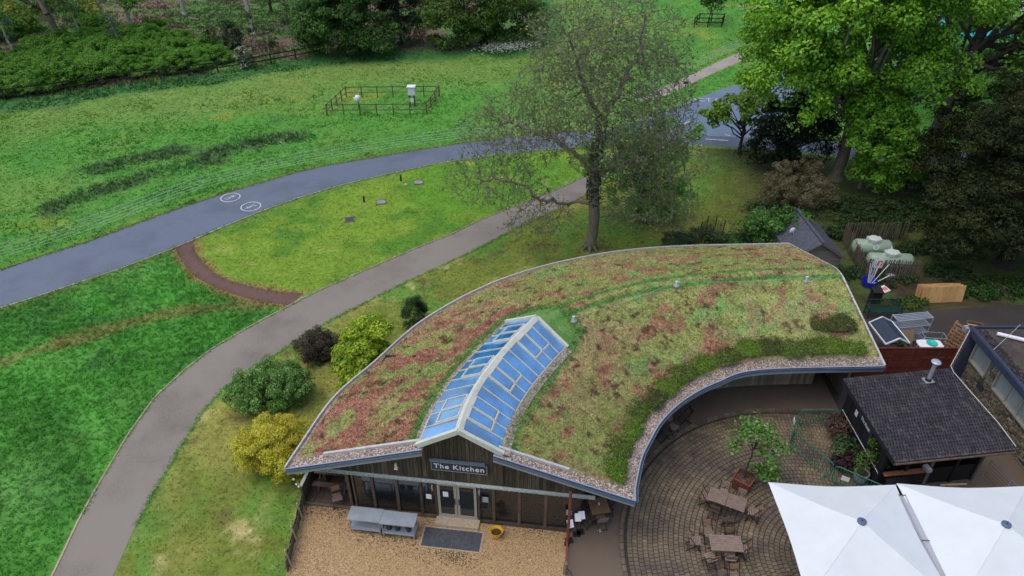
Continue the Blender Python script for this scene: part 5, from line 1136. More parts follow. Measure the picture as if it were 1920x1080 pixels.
notice('black_notice', 'black notice with white print on the narrow window right of the doors', 5.42, 1.42, .32, .36, M['navy'], .035, 6)
notice('black_notice', 'black notice with white print on the end post by the red post', 8.66, 1.25, .30, .36, M['navy'], .09, 6)
# stainless serving tables and their tubs
def steel_table(lb, t, o, w):
    s = thing('serving_table', lb, 'table', Fp(t, o), ANG, 'steel serving tables'); mb = MB(); mb.box((0, 0, .90), (w, .62, .05)); mb.build('table_top', M['steel'], parent=s)
    mb = MB(); mb.box((0, 0, .30), (w - .08, .56, .035)); mb.build('shelf', M['steel'], parent=s)
    for x in (-w / 2 + .07, w / 2 - .07):
        for y in (-.25, .25): mb = MB(); mb.cyl((x, y, 0), (x, y, .88), .022); mb.build('leg', M['metal'], parent=s)
steel_table('left stainless serving table with an empty lower shelf, in front of the windows', .83, .92, 1.30)
steel_table('right stainless serving table with black tubs on its lower shelf', 2.17, .95, 1.36)
for k, (t, r, h, lb) in enumerate(((1.75, .13, .36, 'tall black tub on the left of the serving table shelf'), (2.08, .13, .36, 'tall black tub in the middle of the serving table shelf'), (2.52, .11, .26, 'short black tub on the right of the serving table shelf'))):
    b = thing('black_tub', lb, 'tub', Fp(t, 1.0, .318), ANG, 'black tubs under the serving table'); mb = MB(); mb.lathe([(r * .85, 0), (r, h), (r * 1.1, h), (r * 1.1, h + .02), (r * .92, h + .02), (r * .8, .03)], n=14, capt=True); mb.build('body', M['blackpl'], parent=b, smooth=False)
m_ = thing('entrance_mat', 'dark grey slate coloured mat in front of the doorstep', 'mat', Fp(4.22, .98), ANG)
mb = MB(); mb.box((0, 0, .025), (2.28, .86, .022)); mb.build('mat_pad', M['mat'], parent=m_); mb = MB()
for s_ in (-1, 1): mb.box((0, s_ * .45, .022), (2.40, .05, .028)); mb.box((s_ * 1.17, 0, .022), (.05, .86, .028))
mb.build('mat_edging', M['straw'], parent=m_)
b = thing('yellow_tub', 'yellow flexible trug with two handles on the gravel right of the doors', 'tub', Fp(5.92, .62), ANG)
mb = MB(); mb.lathe([(.15, 0), (.20, .22), (.235, .36), (.25, .37), (.225, .36), (.18, .12)], c=(0, 0, .015), n=22, capb=True, capt=False); mb.build('body', M['yellow'], parent=b, smooth=True)
mb = MB(); mb.lathe([(.0, .22), (.2, .24)], n=18, capb=False); mb.build('soil', M['soil'], parent=b)
for s_ in (-1, 1):
    mb = MB(); mb.path([Vector((s_ * .23, -.08, .36)), Vector((s_ * .26, -.05, .45)), Vector((s_ * .26, .05, .45)), Vector((s_ * .23, .08, .36))], .018, 6); mb.build('handle', M['yellow'], parent=b)
# red post, low rail and stump
p = thing('support_post', 'thin red-brown steel post carrying the right front roof edge', 'post', (2.12, 16.98, 0)); mb = MB(); mb.box((0, 0, 1.55), (.07, .07, 3.1)); mb.box((.06, .05, 1.5), (.03, .04, 2.9)); mb.build('shaft', M['rustred'], parent=p); mb = MB(); mb.box((0, 0, .01), (.2, .2, .03)); mb.build('base_plate', M['black'], parent=p)
p = thing('ground_rail', 'low red-brown rail running from the red post to a wooden stump', 'rail', (2.06, 16.4, 0)); mb = MB(); mb.bar(Vector((2.12, 16.9, .25)) - Vector(p.location), Vector((2.0, 15.95, .25)) - Vector(p.location), .06, .08); mb.build('rail_bar', M['rustred'], parent=p)
mb = MB(); mb.bar((.05, .4, 0), (.05, .4, .22), .05); mb.build('foot', M['rustred'], parent=p)
p = thing('timber_stump', 'short dark timber stump at the end of the red rail', 'post', (1.97, 15.72, 0)); mb = MB(); mb.cyl((0, 0, 0), (.02, .02, .62), .085, .075, 10); mb.build('stump', M['fence'], parent=p); mb = MB(); mb.path([Vector((.06, -.05, .4)), Vector((.22, -.15, .25)), Vector((.2, -.3, .05))], .015); mb.build('rope_end', M['black'], parent=p)
# menu stands
for px, py, a, lb in ((1088, 998, .15, 'menu stand right of the red post with a tilted white board'), (1067, 1014, .2, 'menu stand left of the red post with a tilted white board'), (1081, 1002, .0, 'menu stand half hidden behind the red post')):
    s = thing('menu_stand', lb, 'menu stand', G(px, py), a, 'menu stands by the red post'); mb = MB(); mb.box((0, 0, .02), (.30, .26, .03)); mb.build('base', M['black'], parent=s)
    mb = MB(); mb.cyl((0, .03, .03), (0, .03, 1.0), .014); mb.build('pole', M['black'], parent=s)
    mb = MB(); mb.box((0, 0, 1.05), (.24, .02, .30), Matrix.Rotation(R(-55), 3, 'X')); mb.build('board', M['white'], parent=s)
# folding chairs and slatted tables
def mk_chair(lb, seatm, backm, group):
    c = thing('folding_chair', lb, 'chair', (0, 0, 0), 0, group); mb = MB()
    for k in range(6): mb.box((0, -.17 + k * .068, .45), (.40, .05, .018))
    mb.build('seat', seatm, parent=c); mb = MB(); B = Matrix.Rotation(R(12), 3, 'X')
    for k in range(4): mb.box((0, -.235 - k * .013, .62 + k * .06), (.40, .016, .048), B)
    mb.build('backrest', backm, parent=c)
    for s_ in (-1, 1):
        mb = MB(); x = s_ * .185; mb.bar((x, .24, .0), (x, -.27, .86), .022, .028, (1, 0, 0)); mb.bar((x * .9, -.30, 0), (x * .9, .18, .44), .022, .028, (1, 0, 0)); mb.build('side_frame', M['black'], parent=c)
    mb = MB(); mb.bar((-.185, .2, .06), (.185, .2, .06), .018); mb.bar((-.165, -.25, .05), (.165, -.25, .05), .018); mb.build('stretcher', M['black'], parent=c)
    return c
grp = 'slatted folding chairs of the terrace'
chA = mk_chair('x', M['slatgrey'], M['slat'], grp); chB = mk_chair('x', M['slatgrey'], M['slatgrey'], grp); chC = mk_chair('x', M['darkwood'], M['darkwood'], grp)
used = set()
def chair(px, py, th, lb, kind='A', z=.76):
    src = {'A': chA, 'B': chB, 'C': chC}[kind]; o = src if kind not in used else copy_tree(src); used.add(kind)
    p = G(px, py, z); r = Matrix.Rotation(R(th), 3, 'Z') @ Vector((0, -.25, 0)); o.location = (p.x - r.x, p.y - r.y, .045); o.rotation_euler = (0, 0, R(th)); o['label'] = lb; o['group'] = grp
chair(1316, 920, -112, 'orange-backed folding chair at the left end of the two joined tables')
chair(1361, 907, 154, 'greyed folding chair behind the joined tables, left of the planter face', 'B')
chair(1392, 921, 152, 'greyed folding chair pushed against the right face of the rusted planter', 'B')
chair(1340, 953, -26, 'dark folding chair tucked under the near side of the joined tables', 'C')
chair(1427, 954, 72, 'orange-backed folding chair standing apart right of the joined tables')
chair(1373, 980, 6, 'dark-backed folding chair between the joined tables and the single table', 'C')
chair(1325, 979, 192, 'orange-backed folding chair at the far left corner of the single table')
chair(1367, 993, 182, 'pale-backed folding chair tucked behind the single table', 'A')
chair(1293, 1004, -96, 'grey folding chair at the left end of the single table', 'B')
chair(1406, 1023, 72, 'orange-backed folding chair at the right end of the single table')
chair(1341, 1047, 18, 'orange-backed folding chair tilted at the near left of the single table')
chair(1373, 1046, -6, 'greyed folding chair at the near right of the single table', 'B')
chair(1376, 1062, 180, 'orange-backed folding chair at the lower picture edge below the single table')
chair(1353, 1074, 178, 'greyed folding chair cut by the lower picture edge, left of the orange one', 'B')
chair(1151, 940, 82, 'brown folding chair right of the square table under the roof', 'C')
chair(1100, 925, -70, 'dark folding chair left of the square table under the roof', 'C')
chair(1132, 974, 12, 'folding chair with pale back in front of the square table under the roof', 'B')
chair(1098, 966, -60, 'dark folding chair beside the menu stands under the roof', 'C')
chair(1239, 806, -62, 'dark folding chair under the curved eave, lowest of the three', 'C')
chair(1256, 786, -140, 'folding chair under the curved eave, middle of the three', 'B')
chair(1296, 769, 100, 'folding chair under the curved eave, uppermost of the three', 'C')
chair(628, 915, 200, 'worn folding chair on the timber deck', 'A')
def table(lb, loc, th, w, d, m, grp=None, cup=False):
    t = thing('slatted_table', lb, 'table', loc, R(th), grp); mb = MB(); n = max(6, int(d / .095))
    for k in range(n): mb.box((0, -d / 2 + (k + .5) * d / n, .735), (w, d / n - .008, .025))
    mb.build('table_top', m, parent=t)
    for s_ in (-1, 1):
        mb = MB(); x = s_ * (w / 2 - .1); mb.bar((x, -d / 2 + .05, 0), (x, d / 2 - .08, .72), .03, .03, (1, 0, 0)); mb.bar((x, d / 2 - .05, 0), (x, -d / 2 + .08, .72), .03, .03, (1, 0, 0)); mb.build('leg_frame', M['black'], parent=t)
    mb = MB(); mb.bar((-w / 2 + .1, 0, .36), (w / 2 - .1, 0, .36), .025); mb.build('stretcher', M['black'], parent=t)
    return t
c = G(1363, 937, .76); ax = Vector((math.cos(R(-26)), math.sin(R(-26)), 0))
table('left half of two joined greyed slatted tables near the rusted planter', (c.x - ax.x * .37, c.y - ax.y * .37, .045), -26, .72, .70, M['slatgrey'], 'joined terrace tables')
table('right half of two joined greyed slatted tables near the rusted planter', (c.x + ax.x * .37, c.y + ax.y * .37, .048), -26, .72, .70, M['slatgrey'], 'joined terrace tables')
c = G(1361, 1019, .76); table('single long greyed slatted table with chairs all round', (c.x, c.y, .045), -4, 1.20, .70, M['slatgrey'])
c = G(1123, 948, .76); table('square brown slatted table under the right roof corner', (c.x, c.y, .012), 10, .75, .75, M['slat'])
cu = thing('white_cup', 'small white cup on the square table under the roof', 'cup', (c.x, c.y + .05, .762)); mb = MB(); mb.lathe([(.03, 0), (.04, .09), (.033, .09), (.026, .01)], n=12); mb.build('cup_body', M['white'], parent=cu)
pc = G(1124, 996); cu = thing('white_card', 'small white card lying on the brown concrete by the menu stands', 'card', (pc.x, pc.y, .012), .5); mb = MB(); mb.box((0, 0, .01), (.13, .11, .012)); mb.build('card_sheet', M['white'], parent=cu); mb = MB(); mb.box((0, 0, .018), (.06, .05, .004)); mb.build('card_print', M['cream'], parent=cu)
# deck furniture
t = thing('picnic_table', 'dark wet picnic table with benches on the timber deck', 'table', Fp(-1.15, -1.25, .09), ANG); mb = MB()
for k in range(5): mb.box((0, -.32 + k * .16, .74), (1.5, .14, .04))
mb.build('table_top', M['darkwood'], parent=t)
for s_ in (-1, 1): mb = MB(); mb.box((0, s_ * .68, .44), (1.5, .24, .04)); mb.build('bench_seat', M['darkwood'], parent=t)
for s_ in (-1, 1): mb = MB(); mb.bar((s_ * .55, -.7, 0), (s_ * .55, -.15, .72), .07); mb.bar((s_ * .55, .7, 0), (s_ * .55, .15, .72), .07); mb.bar((s_ * .55, -.75, .40), (s_ * .55, .75, .40), .06); mb.build('leg_frame', M['darkwood'], parent=t)
# low fence and screen left of the gravel
f0, f1 = Fp(-2.1, .05), G(537, 1082); fv = (f1 - f0); fl_ = fv.length; fv.normalize(); fa = math.atan2(fv.y, fv.x)
fe = thing('low_fence', 'low dark board fence with pale leaning stakes along the gravel yard', 'fence', f0, fa); me = None; n = int(fl_ / .21)
for k in range(n):
    if me is None: mb = MB(); mb.box((0, 0, .34), (.19, .022, .66)); o = mb.build('board', M['fence'], parent=fe); me = o.data
    else: o = bpy.data.objects.new('board', me); COL.objects.link(o); o.parent = fe
    o.location = (.12 + k * .21, rnd.uniform(-.015, .015), rnd.uniform(-.05, .04)); o.rotation_euler = (rnd.uniform(-.05, .05), rnd.uniform(-.03, .03), 0)
mb = MB(); mb.bar((0, .03, .5), (fl_, .03, .5), .04, .07); mb.build('rail', M['fence'], parent=fe)
for k in range(3): mb = MB(); q = .8 + k * 1.05; mb.bar((q, .08, 0), (q - .05, .0, .95), .06); mb.build('stake', M['straw'], parent=fe)
sc = thing('deck_screen', 'dark board screen with pale capping along the outer side of the deck', 'screen', Fp(-2.1, .0), ANG); me = None
for k in range(15):
    if me is None: mb = MB(); mb.box((0, 0, .5), (.025, .185, .98)); o = mb.build('board', M['darkwood'], parent=sc); me = o.data
    else: o = bpy.data.objects.new('board', me); COL.objects.link(o); o.parent = sc
    o.location = (0, .1 + k * .2, 0)
mb = MB(); mb.box((0, 1.5, 1.02), (.13, 3.05, .045)); mb.build('capping', M['zinc'], parent=sc)
mb = MB(); mb.box((0, 0, .5), (.09, .09, 1.0)); mb.build('end_post', M['darkwood'], parent=sc)
fs_ = thing('festoon_lights', 'short string of three round white bulbs below the left roof corner', 'lights', Fp(-2.1, .3, 2.3)); a = Vector((-8.55, 18.5, 2.4)); b_ = Fp(-2.1, .05, 1.05); pts = [a.lerp(b_, k / 8) - Vector((0, 0, .25 * math.sin(math.pi * k / 8))) for k in range(9)]
mb = MB(); mb.path([p - Vector(fs_.location) for p in pts], .008, 5); mb.build('cable', M['black'], parent=fs_)
for k in (2, 4, 6): mb = MB(); mb.lathe([(.0, -.09), (.035, -.075), (.05, -.04), (.035, -.005), (.015, .0)], c=pts[k] - Vector(fs_.location), n=12, capb=False, capt=True); mb.build('bulb', M['white'], parent=fs_, smooth=True)
# inside the windows
def in_table(lb, t, o, w, top, legs): 
    s = thing('indoor_table', lb, 'table', Fp(t, o, .03), ANG); mb = MB(); mb.box((0, 0, .85), (w, .75, .05)); mb.build('table_top', top, parent=s); mb = MB(); mb.box((0, 0, .25), (w - .1, .6, .03)); mb.build('shelf', top, parent=s)
    for x in (-w / 2 + .08, w / 2 - .08):
        for y in (-.3, .3): mb = MB(); mb.box((x, y, .42), (.04, .04, .84)); mb.build('leg', legs, parent=s)
in_table('long pale table added as the serving table reflection in the left windows', 1.5, -1.1, 2.5, M['white'], M['metal'])  # white stand-in behind the glass for the serving table's reflection
in_table('wooden table with dark legs seen through the right windows', 7.3, -1.3, 2.2, M['slat'], M['black'])
# sedum hummocks on the roof
hum = [(0.062, 0.135, 0.012), (0.090, 0.185, 0.014), (0.040, 0.090, 0.014)]
def hummock(lb, cx, cy, z, w, l, h, ang, cols):
    t = thing('sedum_hummock', lb, 'plant', (cx, cy, z), ang, 'green hummocks on the planted roof'); n = 15; vs = []; fs = []
    for i in range(n):
        for j in range(n):
            u, v = i / (n - 1) * 2 - 1, j / (n - 1) * 2 - 1; e = max(0, 1 - max(abs(u), abs(v)) ** 5) ** .5; hh = h * e * (.35 + 1.1 * float(fbm(np.array(u * 2 + cx * 3), np.array(v * 2 + cy * 3), .7, 61, 3)))
            vs.append((u * w / 2 * (1 - .10 * v * v), v * l / 2 * (1 - .10 * u * u), hh - .02))
    for i in range(n - 1):
        for j in range(n - 1): fs.append((i * n + j, (i + 1) * n + j, (i + 1) * n + j + 1, i * n + j + 1))
    V = np.array(vs); base = np.array(cols[0]); C = np.array(cols)[rng.integers(0, len(cols), len(V))] * rng.uniform(.5, .9, (len(V), 1))
    finish('mound', arr_mesh('mound', V, fs, C), M['sedum'], parent=t, smooth=True)
    m = 1500; q = rng.integers(0, len(V), m); Pp = V[q] + rng.normal(0, .05, (m, 3)); Pp[:, 2] += .03
    Nn = np.tile((0, 0, 1.0), (m, 1)) + np.c_[Pp[:, 0], Pp[:, 1], 0 * Pp[:, 0]] * .8
    finish('shoots_foliage', leaf_mesh('shoots_foliage', Pp, Nn, .038, np.array(cols)[rng.integers(0, len(cols), m)], .5, tilt=.7), M['leaf'], parent=t)
BRT = [(0.140, 0.260, 0.028), (0.190, 0.310, 0.036), (0.105, 0.205, 0.028), (0.17, 0.23, 0.045)]; MIX = [(0.110, 0.205, 0.028), (0.165, 0.245, 0.04), (0.11, 0.12, 0.04)]; DRK = [(0.085, 0.130, 0.03), (0.125, 0.170, 0.036), (0.10, 0.09, 0.04)]
ORD = 'first second third fourth fifth sixth seventh eighth ninth tenth eleventh twelfth thirteenth fourteenth fifteenth'.split()
d_i = np.cumsum(np.r_[0, np.linalg.norm(np.diff(np.array(Ci), axis=0), axis=1)]); tot = d_i[-1]; q = 1.05; k = 0
while q < tot - .5:
    i = int(np.searchsorted(d_i, q)) - 1; i = max(1, min(i, NST - 2)); u = (q - d_i[i]) / (d_i[i + 1] - d_i[i] + 1e-9); fr = q / tot
    wide = 1.0 if fr < .62 else 1.15; 
    for row in range(1 if fr < .84 else 2):
        v = vat(i, .44 + wide / 2 + row * .98 + rnd.uniform(-.06, .10), 'i'); p0 = np.array(roofpt(i, v)); p1 = np.array(roofpt(i + 1, v)); p_ = p0 * (1 - u) + p1 * u; d = Ci[i + 1] - Ci[i]
        col = [BRT, MIX, BRT, MIX, DRK][k % 5] if fr < .6 else [MIX, BRT, DRK, BRT, DRK, MIX][k % 6]
        hummock('%s green sedum hummock, %s %s' % ('bright' if col is BRT else ('mixed' if col is MIX else 'dull'), ORD[k] if k < 9 else ORD[k - 9], 'from the front roof corner' if k < 9 else 'along the rear inner eave, counted towards the right edge'), p_[0], p_[1], p_[2] + .05, wide * rnd.uniform(1.0, 1.2), 1.12 * rnd.uniform(.95, 1.12), .10 + .10 * rnd.random(), math.atan2(d[1], d[0]) - R(90) + rnd.uniform(-.2, .2), col); k += 1
    q += .98
# roof safety line
sl = thing('safety_line', 'thin white cable on three small anchor posts across the planted roof', 'cable', (6, 27, ZR)); pts = []
def roof_z(x, y):
    best = min(range(1, NST), key=lambda i: np.hypot(*(Cr[i] - (x, y)))); dd = float(pdist(np.array([x]), np.array([y]), [tuple(c) for c in Cr])[0]); L_ = np.linalg.norm(Ci[best] - Cr[best]); return ZR - (ZR - ZI) * dd / L_
anc = []
for px, py in ((1075, 601), (1268, 534), (1512, 524), (1567, 520)):
    z = 4.6
    for _ in range(4): g = G(px, py, z); z = roof_z(g.x, g.y) + .1
    anc.append(Vector((g.x, g.y, z)))
for a in anc[:3]: mb = MB(); a_ = a - Vector(sl.location); mb.cyl(a_, a_ + Vector((0, 0, .03)), .16, .14, 12); mb.build('anchor_plate', M['metal'], parent=sl); mb = MB(); mb.cyl(a_, a_ + Vector((0, 0, .22)), .035, .03, 8); mb.box(a_ + Vector((0, 0, .22)), (.12, .06, .06)); mb.build('anchor_post', M['white'], parent=sl)
mb = MB()
for a, b_ in zip(anc, anc[1:]): mb.path([a.lerp(b_, q / 8) + Vector((0, 0, .2 - .10 * math.sin(math.pi * q / 8))) - Vector(sl.location) for q in range(9)], .006, 4)
mb.build('cable', M['trim'], parent=sl)

# ---------------------------------------------------------------- terrace
def parasol(lb, cx, cy, side, ze, za, ang):
    t = thing('parasol', lb, 'parasol', (cx, cy, 0), ang, 'large white square parasols'); h = side / 2
    crn = [Vector((-h, h, ze)), Vector((h, h, ze)), Vector((h, -h, ze)), Vector((-h, -h, ze))]; apex = Vector((0, 0, za))
    for k in range(4):
        a, b_ = crn[k], crn[(k + 1) % 4]; n = 14; vs = []; fs = []; rows = []
        for i in range(n + 1):
            row = []
            for j in range(i + 1):
                e = i / n; f = j / i if i else .5; p = apex.lerp(a.lerp(b_, f), e); mid = math.sin(math.pi * f)
                p = p + Vector((0, 0, -.05 * mid * e - .03 * math.sin(math.pi * e) + .012 * math.sin(f * 23) * e * (1 - e) * 2)); inw = (Vector((0, 0, 0)) - Vector((p.x, p.y, 0))).normalized() if e > .01 else Vector((0, 0, 0)); p = p + inw * .10 * mid * e ** 4
                row.append(len(vs)); vs.append(p)
            rows.append(row)
        for i in range(n):
            for j in range(i + 1):
                fs.append((rows[i][j], rows[i + 1][j], rows[i + 1][j + 1]))
                if j < i: fs.append((rows[i][j], rows[i + 1][j + 1], rows[i][j + 1]))
        mb = MB(); mb.add(vs, fs); m = len(vs); mb.v += [(v[0], v[1], v[2] - .006) for v in vs]; mb.f += [tuple(reversed([q + m for q in f])) for f in fs]; mb.build('canopy_panel', M['canvas'], parent=t, smooth=True, fix=False)
        mb = MB(); mb.path([apex.lerp(a, q / 8) + Vector((0, 0, -.03 * math.sin(math.pi * q / 8) + .004)) for q in range(9)], .010, 4); mb.build('seam', M['canvas'], parent=t)
        mb = MB(); mb.bar(apex - Vector((0, 0, .5)), a - Vector((0, 0, .08)), .035); mb.build('rib', M['metal'], parent=t)
    mb = MB(); mb.lathe([(.15, za - .03), (.15, za + .02), (.12, za + .045), (.0, za + .05)], n=20); mb.build('cap', M['hub'], parent=t); mb = MB(); mb.cyl((0, 0, za + .05), (0, 0, za + .075), .03, .02, 10); mb.build('cap_knob', M['navy'], parent=t)
    mb = MB(); mb.cyl((0, 0, .04), (0, 0, za - .05), .05, .05, 14); mb.build('pole', M['metal'], parent=t); mb = MB(); mb.box((0, 0, .09), (1.0, 1.0, .1)); mb.build('base', M['black'], parent=t)
parasol('large white square parasol beside the slatted tables', 11.72, 15.12, 4.64, 3.0, 3.88, R(-1.5))
parasol('large white square parasol in front of the tiled kiosk', 16.49, 15.0, 4.76, 3.0, 3.88, R(-1.5))
g = thing('rain_gutter', 'narrow grey fabric gutter slung between the two white parasols', 'gutter', (14.08, 15, 2.95), R(-1.5)); mb = MB(); mb.sweep([(0, 1.95, 0), (0, 0, -.06), (0, -3, -.1)], [(-.13, .06), (0, -.02), (.13, .06), (.13, .07), (0, -.01), (-.13, .07)]); mb.build('fabric', M['canvasgrey'], parent=g); mb = MB()
for y in (1.9, 0, -2): mb.bar((-.14, y, .06), (.14, y, .06), .02)
mb.build('strap', M['black'], parent=g, kind='stuff')
# rusted planter with its little tree
pl = thing('rusted_planter', 'square rusted steel planter filled with bark mulch', 'planter', (9.62, 19.72, .045), R(-38)); s_ = .36; mb = MB()
for a in range(4): r_ = Matrix.Rotation(a * math.pi / 2, 3, 'Z'); mb.slab([r_ @ Vector(v) for v in ((-s_ * .93, -s_ * .93, 0), (s_ * .93, -s_ * .93, 0), (s_, -s_, .62), (-s_, -s_, .62))], .02)
mb.build('body', M['rust'], parent=pl); mb = MB()
for a in range(4): r_ = Matrix.Rotation(a * math.pi / 2, 3, 'Z'); mb.bar(r_ @ Vector((-s_, -s_, .62)), r_ @ Vector((s_, -s_, .62)), .035, .02)
mb.build('rim', M['rustred'], parent=pl); mb = MB(); mb.box((0, 0, .30), (s_ * 1.86, s_ * 1.86, .5)); mb.build('mulch', M['soil'], parent=pl)
x, y = rng.uniform(-.3, .3, 260), rng.uniform(-.3, .3, 260); o = chips('mulch_chips', x, y, np.full(260, .56), .03, [(0.09, 0.05, 0.03), (0.05, 0.03, 0.02), (0.2, 0.13, 0.09)], flat=.5); o.parent = pl
FIG = [(0.075, 0.20, 0.03), (0.12, 0.28, 0.045), (0.18, 0.36, 0.07)]
tr = thing('planter_tree', 'small open green tree with white flowers growing in the rusted planter', 'tree', (9.62, 19.72, .56)); mb = MB(); tp_ = limb(mb, (0, 0, 0), (.28, .35, 1.75), .04, .022, 7, 5, .06); top = Vector((.28, .35, 1.75)); cen = []
for v in ((.25, .6, 2.6), (-.05, .75, 2.45), (.65, .5, 2.35), (.95, .2, 1.95), (-.35, .5, 2.1), (-.6, .3, 1.65), (1.25, .05, 1.75), (.5, .1, 1.6), (.05, .9, 2.05), (.85, -.1, 1.35), (.25, .35, 2.15), (.6, .75, 2.05)): limb(mb, top * rnd.uniform(.6, 1), v, .016, .006, 5, 3, .08); cen.append(v)
for v in ((.75, .15, .15), (1.1, .05, .2), (.5, .4, .25), (1.3, .25, .3), (.95, .4, .2)): limb(mb, (.05, .05, .25), v, .014, .005, 5, 3, .08); cen.append(v)
mb.build('trunk', M['barkdark'], parent=tr, smooth=True, fix=False); Pp = []; Nn = []
for v in cen:
    m = 70; q = rng.normal(0, 1, (m, 3)) * (.21, .21, .09); Pp.append(np.array(v) + q); Nn.append(q * 2 + (0, 0, .8))
Pp = np.concatenate(Pp); Nn = np.concatenate(Nn); finish('crown', leaf_mesh('crown', Pp, Nn, .085, np.array(FIG)[rng.integers(0, 3, len(Pp))], .55, tilt=.35), M['leaf'], parent=tr)
q = np.array([(.2, .6, 2.68), (.55, .5, 2.45), (.6, .45, 2.42), (.95, .1, 1.7), (.98, .05, 1.68), (.9, .12, 1.72)]); q = np.repeat(q, 6, 0) + rng.normal(0, .035, (36, 3)); finish('blossom', leaf_mesh('blossom', q, np.tile((0, 0, 1.), (36, 1)), .045, np.tile((.75, .77, .72), (36, 1)), .7), M['leaf'], parent=tr)
# crowd barriers
def barrier(lb, a, b_, h=1.05):
    a, b_ = Vector((a[0], a[1], .04)), Vector((b_[0], b_[1], .04)); d = b_ - a; L = d.length; t = thing('crowd_barrier', lb, 'barrier', a, math.atan2(d.y, d.x), 'green crowd barriers'); mb = MB(); r_ = .15
    pts = [Vector((0, 0, .22 + r_)), Vector((0, 0, h - r_))] + [Vector((r_ - r_ * math.cos(q), 0, h - r_ + r_ * math.sin(q))) for q in (.5, 1.0, 1.57)] + [Vector((L - r_ + r_ * math.sin(q), 0, h - r_ + r_ * math.cos(q))) for q in (0, .5, 1.0, 1.57)] + [Vector((L, 0, .22 + r_))] + [Vector((L - r_ + r_ * math.cos(q), 0, .22 + r_ - r_ * math.sin(q))) for q in (.5, 1.0, 1.57)] + [Vector((r_ - r_ * math.sin(q), 0, .22 + r_ - r_ * math.cos(q))) for q in (0, .5, 1.0)] + [Vector((0, 0, .22 + r_))]
    mb.path(pts, .026, 6); mb.build('tube_frame', M['green'], parent=t); n = int(L / .115)
    me = None
    for k in range(1, n):
        if me is None: mb = MB(); mb.cyl((0, 0, .22), (0, 0, h), .012, .012, 5); o = mb.build('bar', M['green'], parent=t); me = o.data
        else: o = bpy.data.objects.new('bar', me); COL.objects.link(o); o.parent = t
        o.location = (k * L / n, 0, 0)
    for x in (.22, L - .22): mb = MB(); mb.bar((x, 0, 0), (x, 0, .24), .03); mb.bar((x, -.26, .015), (x, .26, .015), .04, .03); mb.build('foot', M['green'], parent=t)
    return t
barrier('green crowd barrier standing square across the far side of the terrace', (12.98, 23.15), (14.88, 23.15))
barrier('green crowd barrier seen end on behind the little planter tree', (12.86, 23.0), (12.30, 21.95))
barrier('green crowd barrier running diagonally between planter tree and kiosk plants', (12.30, 21.85), (13.32, 20.02))
barrier('green crowd barrier in front of the grey pot with a white sheet tied on', (13.38, 19.95), (15.1, 18.75))
for (px, py, z, a, lb) in ((1489, 789, .8, 80, 'white sheet tied to the corner of the far barriers'), (1585, 898, .75, -30, 'white sheet tied to the barrier in front of the grey pot')):
    c = G(px, py, z); n = thing('paper_sheet', lb, 'notice', c, R(a)); mb = MB(); mb.box((0, 0, 0), (.30, .012, .24)); mb.build('sheet', M['white'], parent=n)
# plants beside the kiosk
plant('pieris_shrub', 'pinkish brown shrub by the kiosk wall near the far barrier', 'shrub', (14.62, 22.6, .03), [(0, 0, .5, .35, .75, .5)], 34, 60, .2, .05, [(0.06, 0.035, 0.022), (0.16, 0.10, 0.075), (0.05, 0.055, 0.025)], trunk_r=.03, nl=5)
plant('viburnum_shrub', 'dark green leafy shrub halfway along the kiosk wall', 'shrub', (14.45, 21.4, .03), [(0, 0, .45, .55, .55, .5)], 36, 60, .22, .06, [(0.022, 0.055, 0.02), (0.055, 0.10, 0.035), (0.11, 0.16, 0.06)], trunk_r=.03, nl=5)
plant('purple_shrub', 'low purple leaved shrub left of the grey pot', 'shrub', (14.25, 20.75, .03), [(0, 0, .35, .5, .45, .42)], 34, 60, .2, .05, [(0.030, 0.014, 0.018), (0.060, 0.026, 0.032)], trunk_r=.03, nl=5)
pt = thing('grey_pot', 'round grey pot with soil by the kiosk corner', 'pot', (14.62, 20.0, .04)); mb = MB(); mb.lathe([(.20, 0), (.26, .2), (.285, .42), (.275, .55), (.295, .56), (.295, .59), (.255, .59), (.245, .50)], n=26); mb.build('pot_body', M['concretepot'], parent=pt, smooth=True); mb = MB(); mb.lathe([(0, .52), (.25, .52)], n=20, capb=False); mb.build('soil', M['soil'], parent=pt)
plant('potted_bamboo', 'bright green bamboo-like plant growing in the grey pot', 'plant', (14.62, 20.0, .56), [(0, .1, .7, .35, .35, .45), (.15, .3, 1.25, .22, .22, .35), (.55, 0, .7, .3, .2, .2), (-.2, -.05, .45, .25, .22, .22)], 30, 32, .2, .055, [(0.06, 0.14, 0.02), (0.10, 0.21, 0.03)], trunk=1.0, trunk_r=.015, nl=12, aspect=.35)

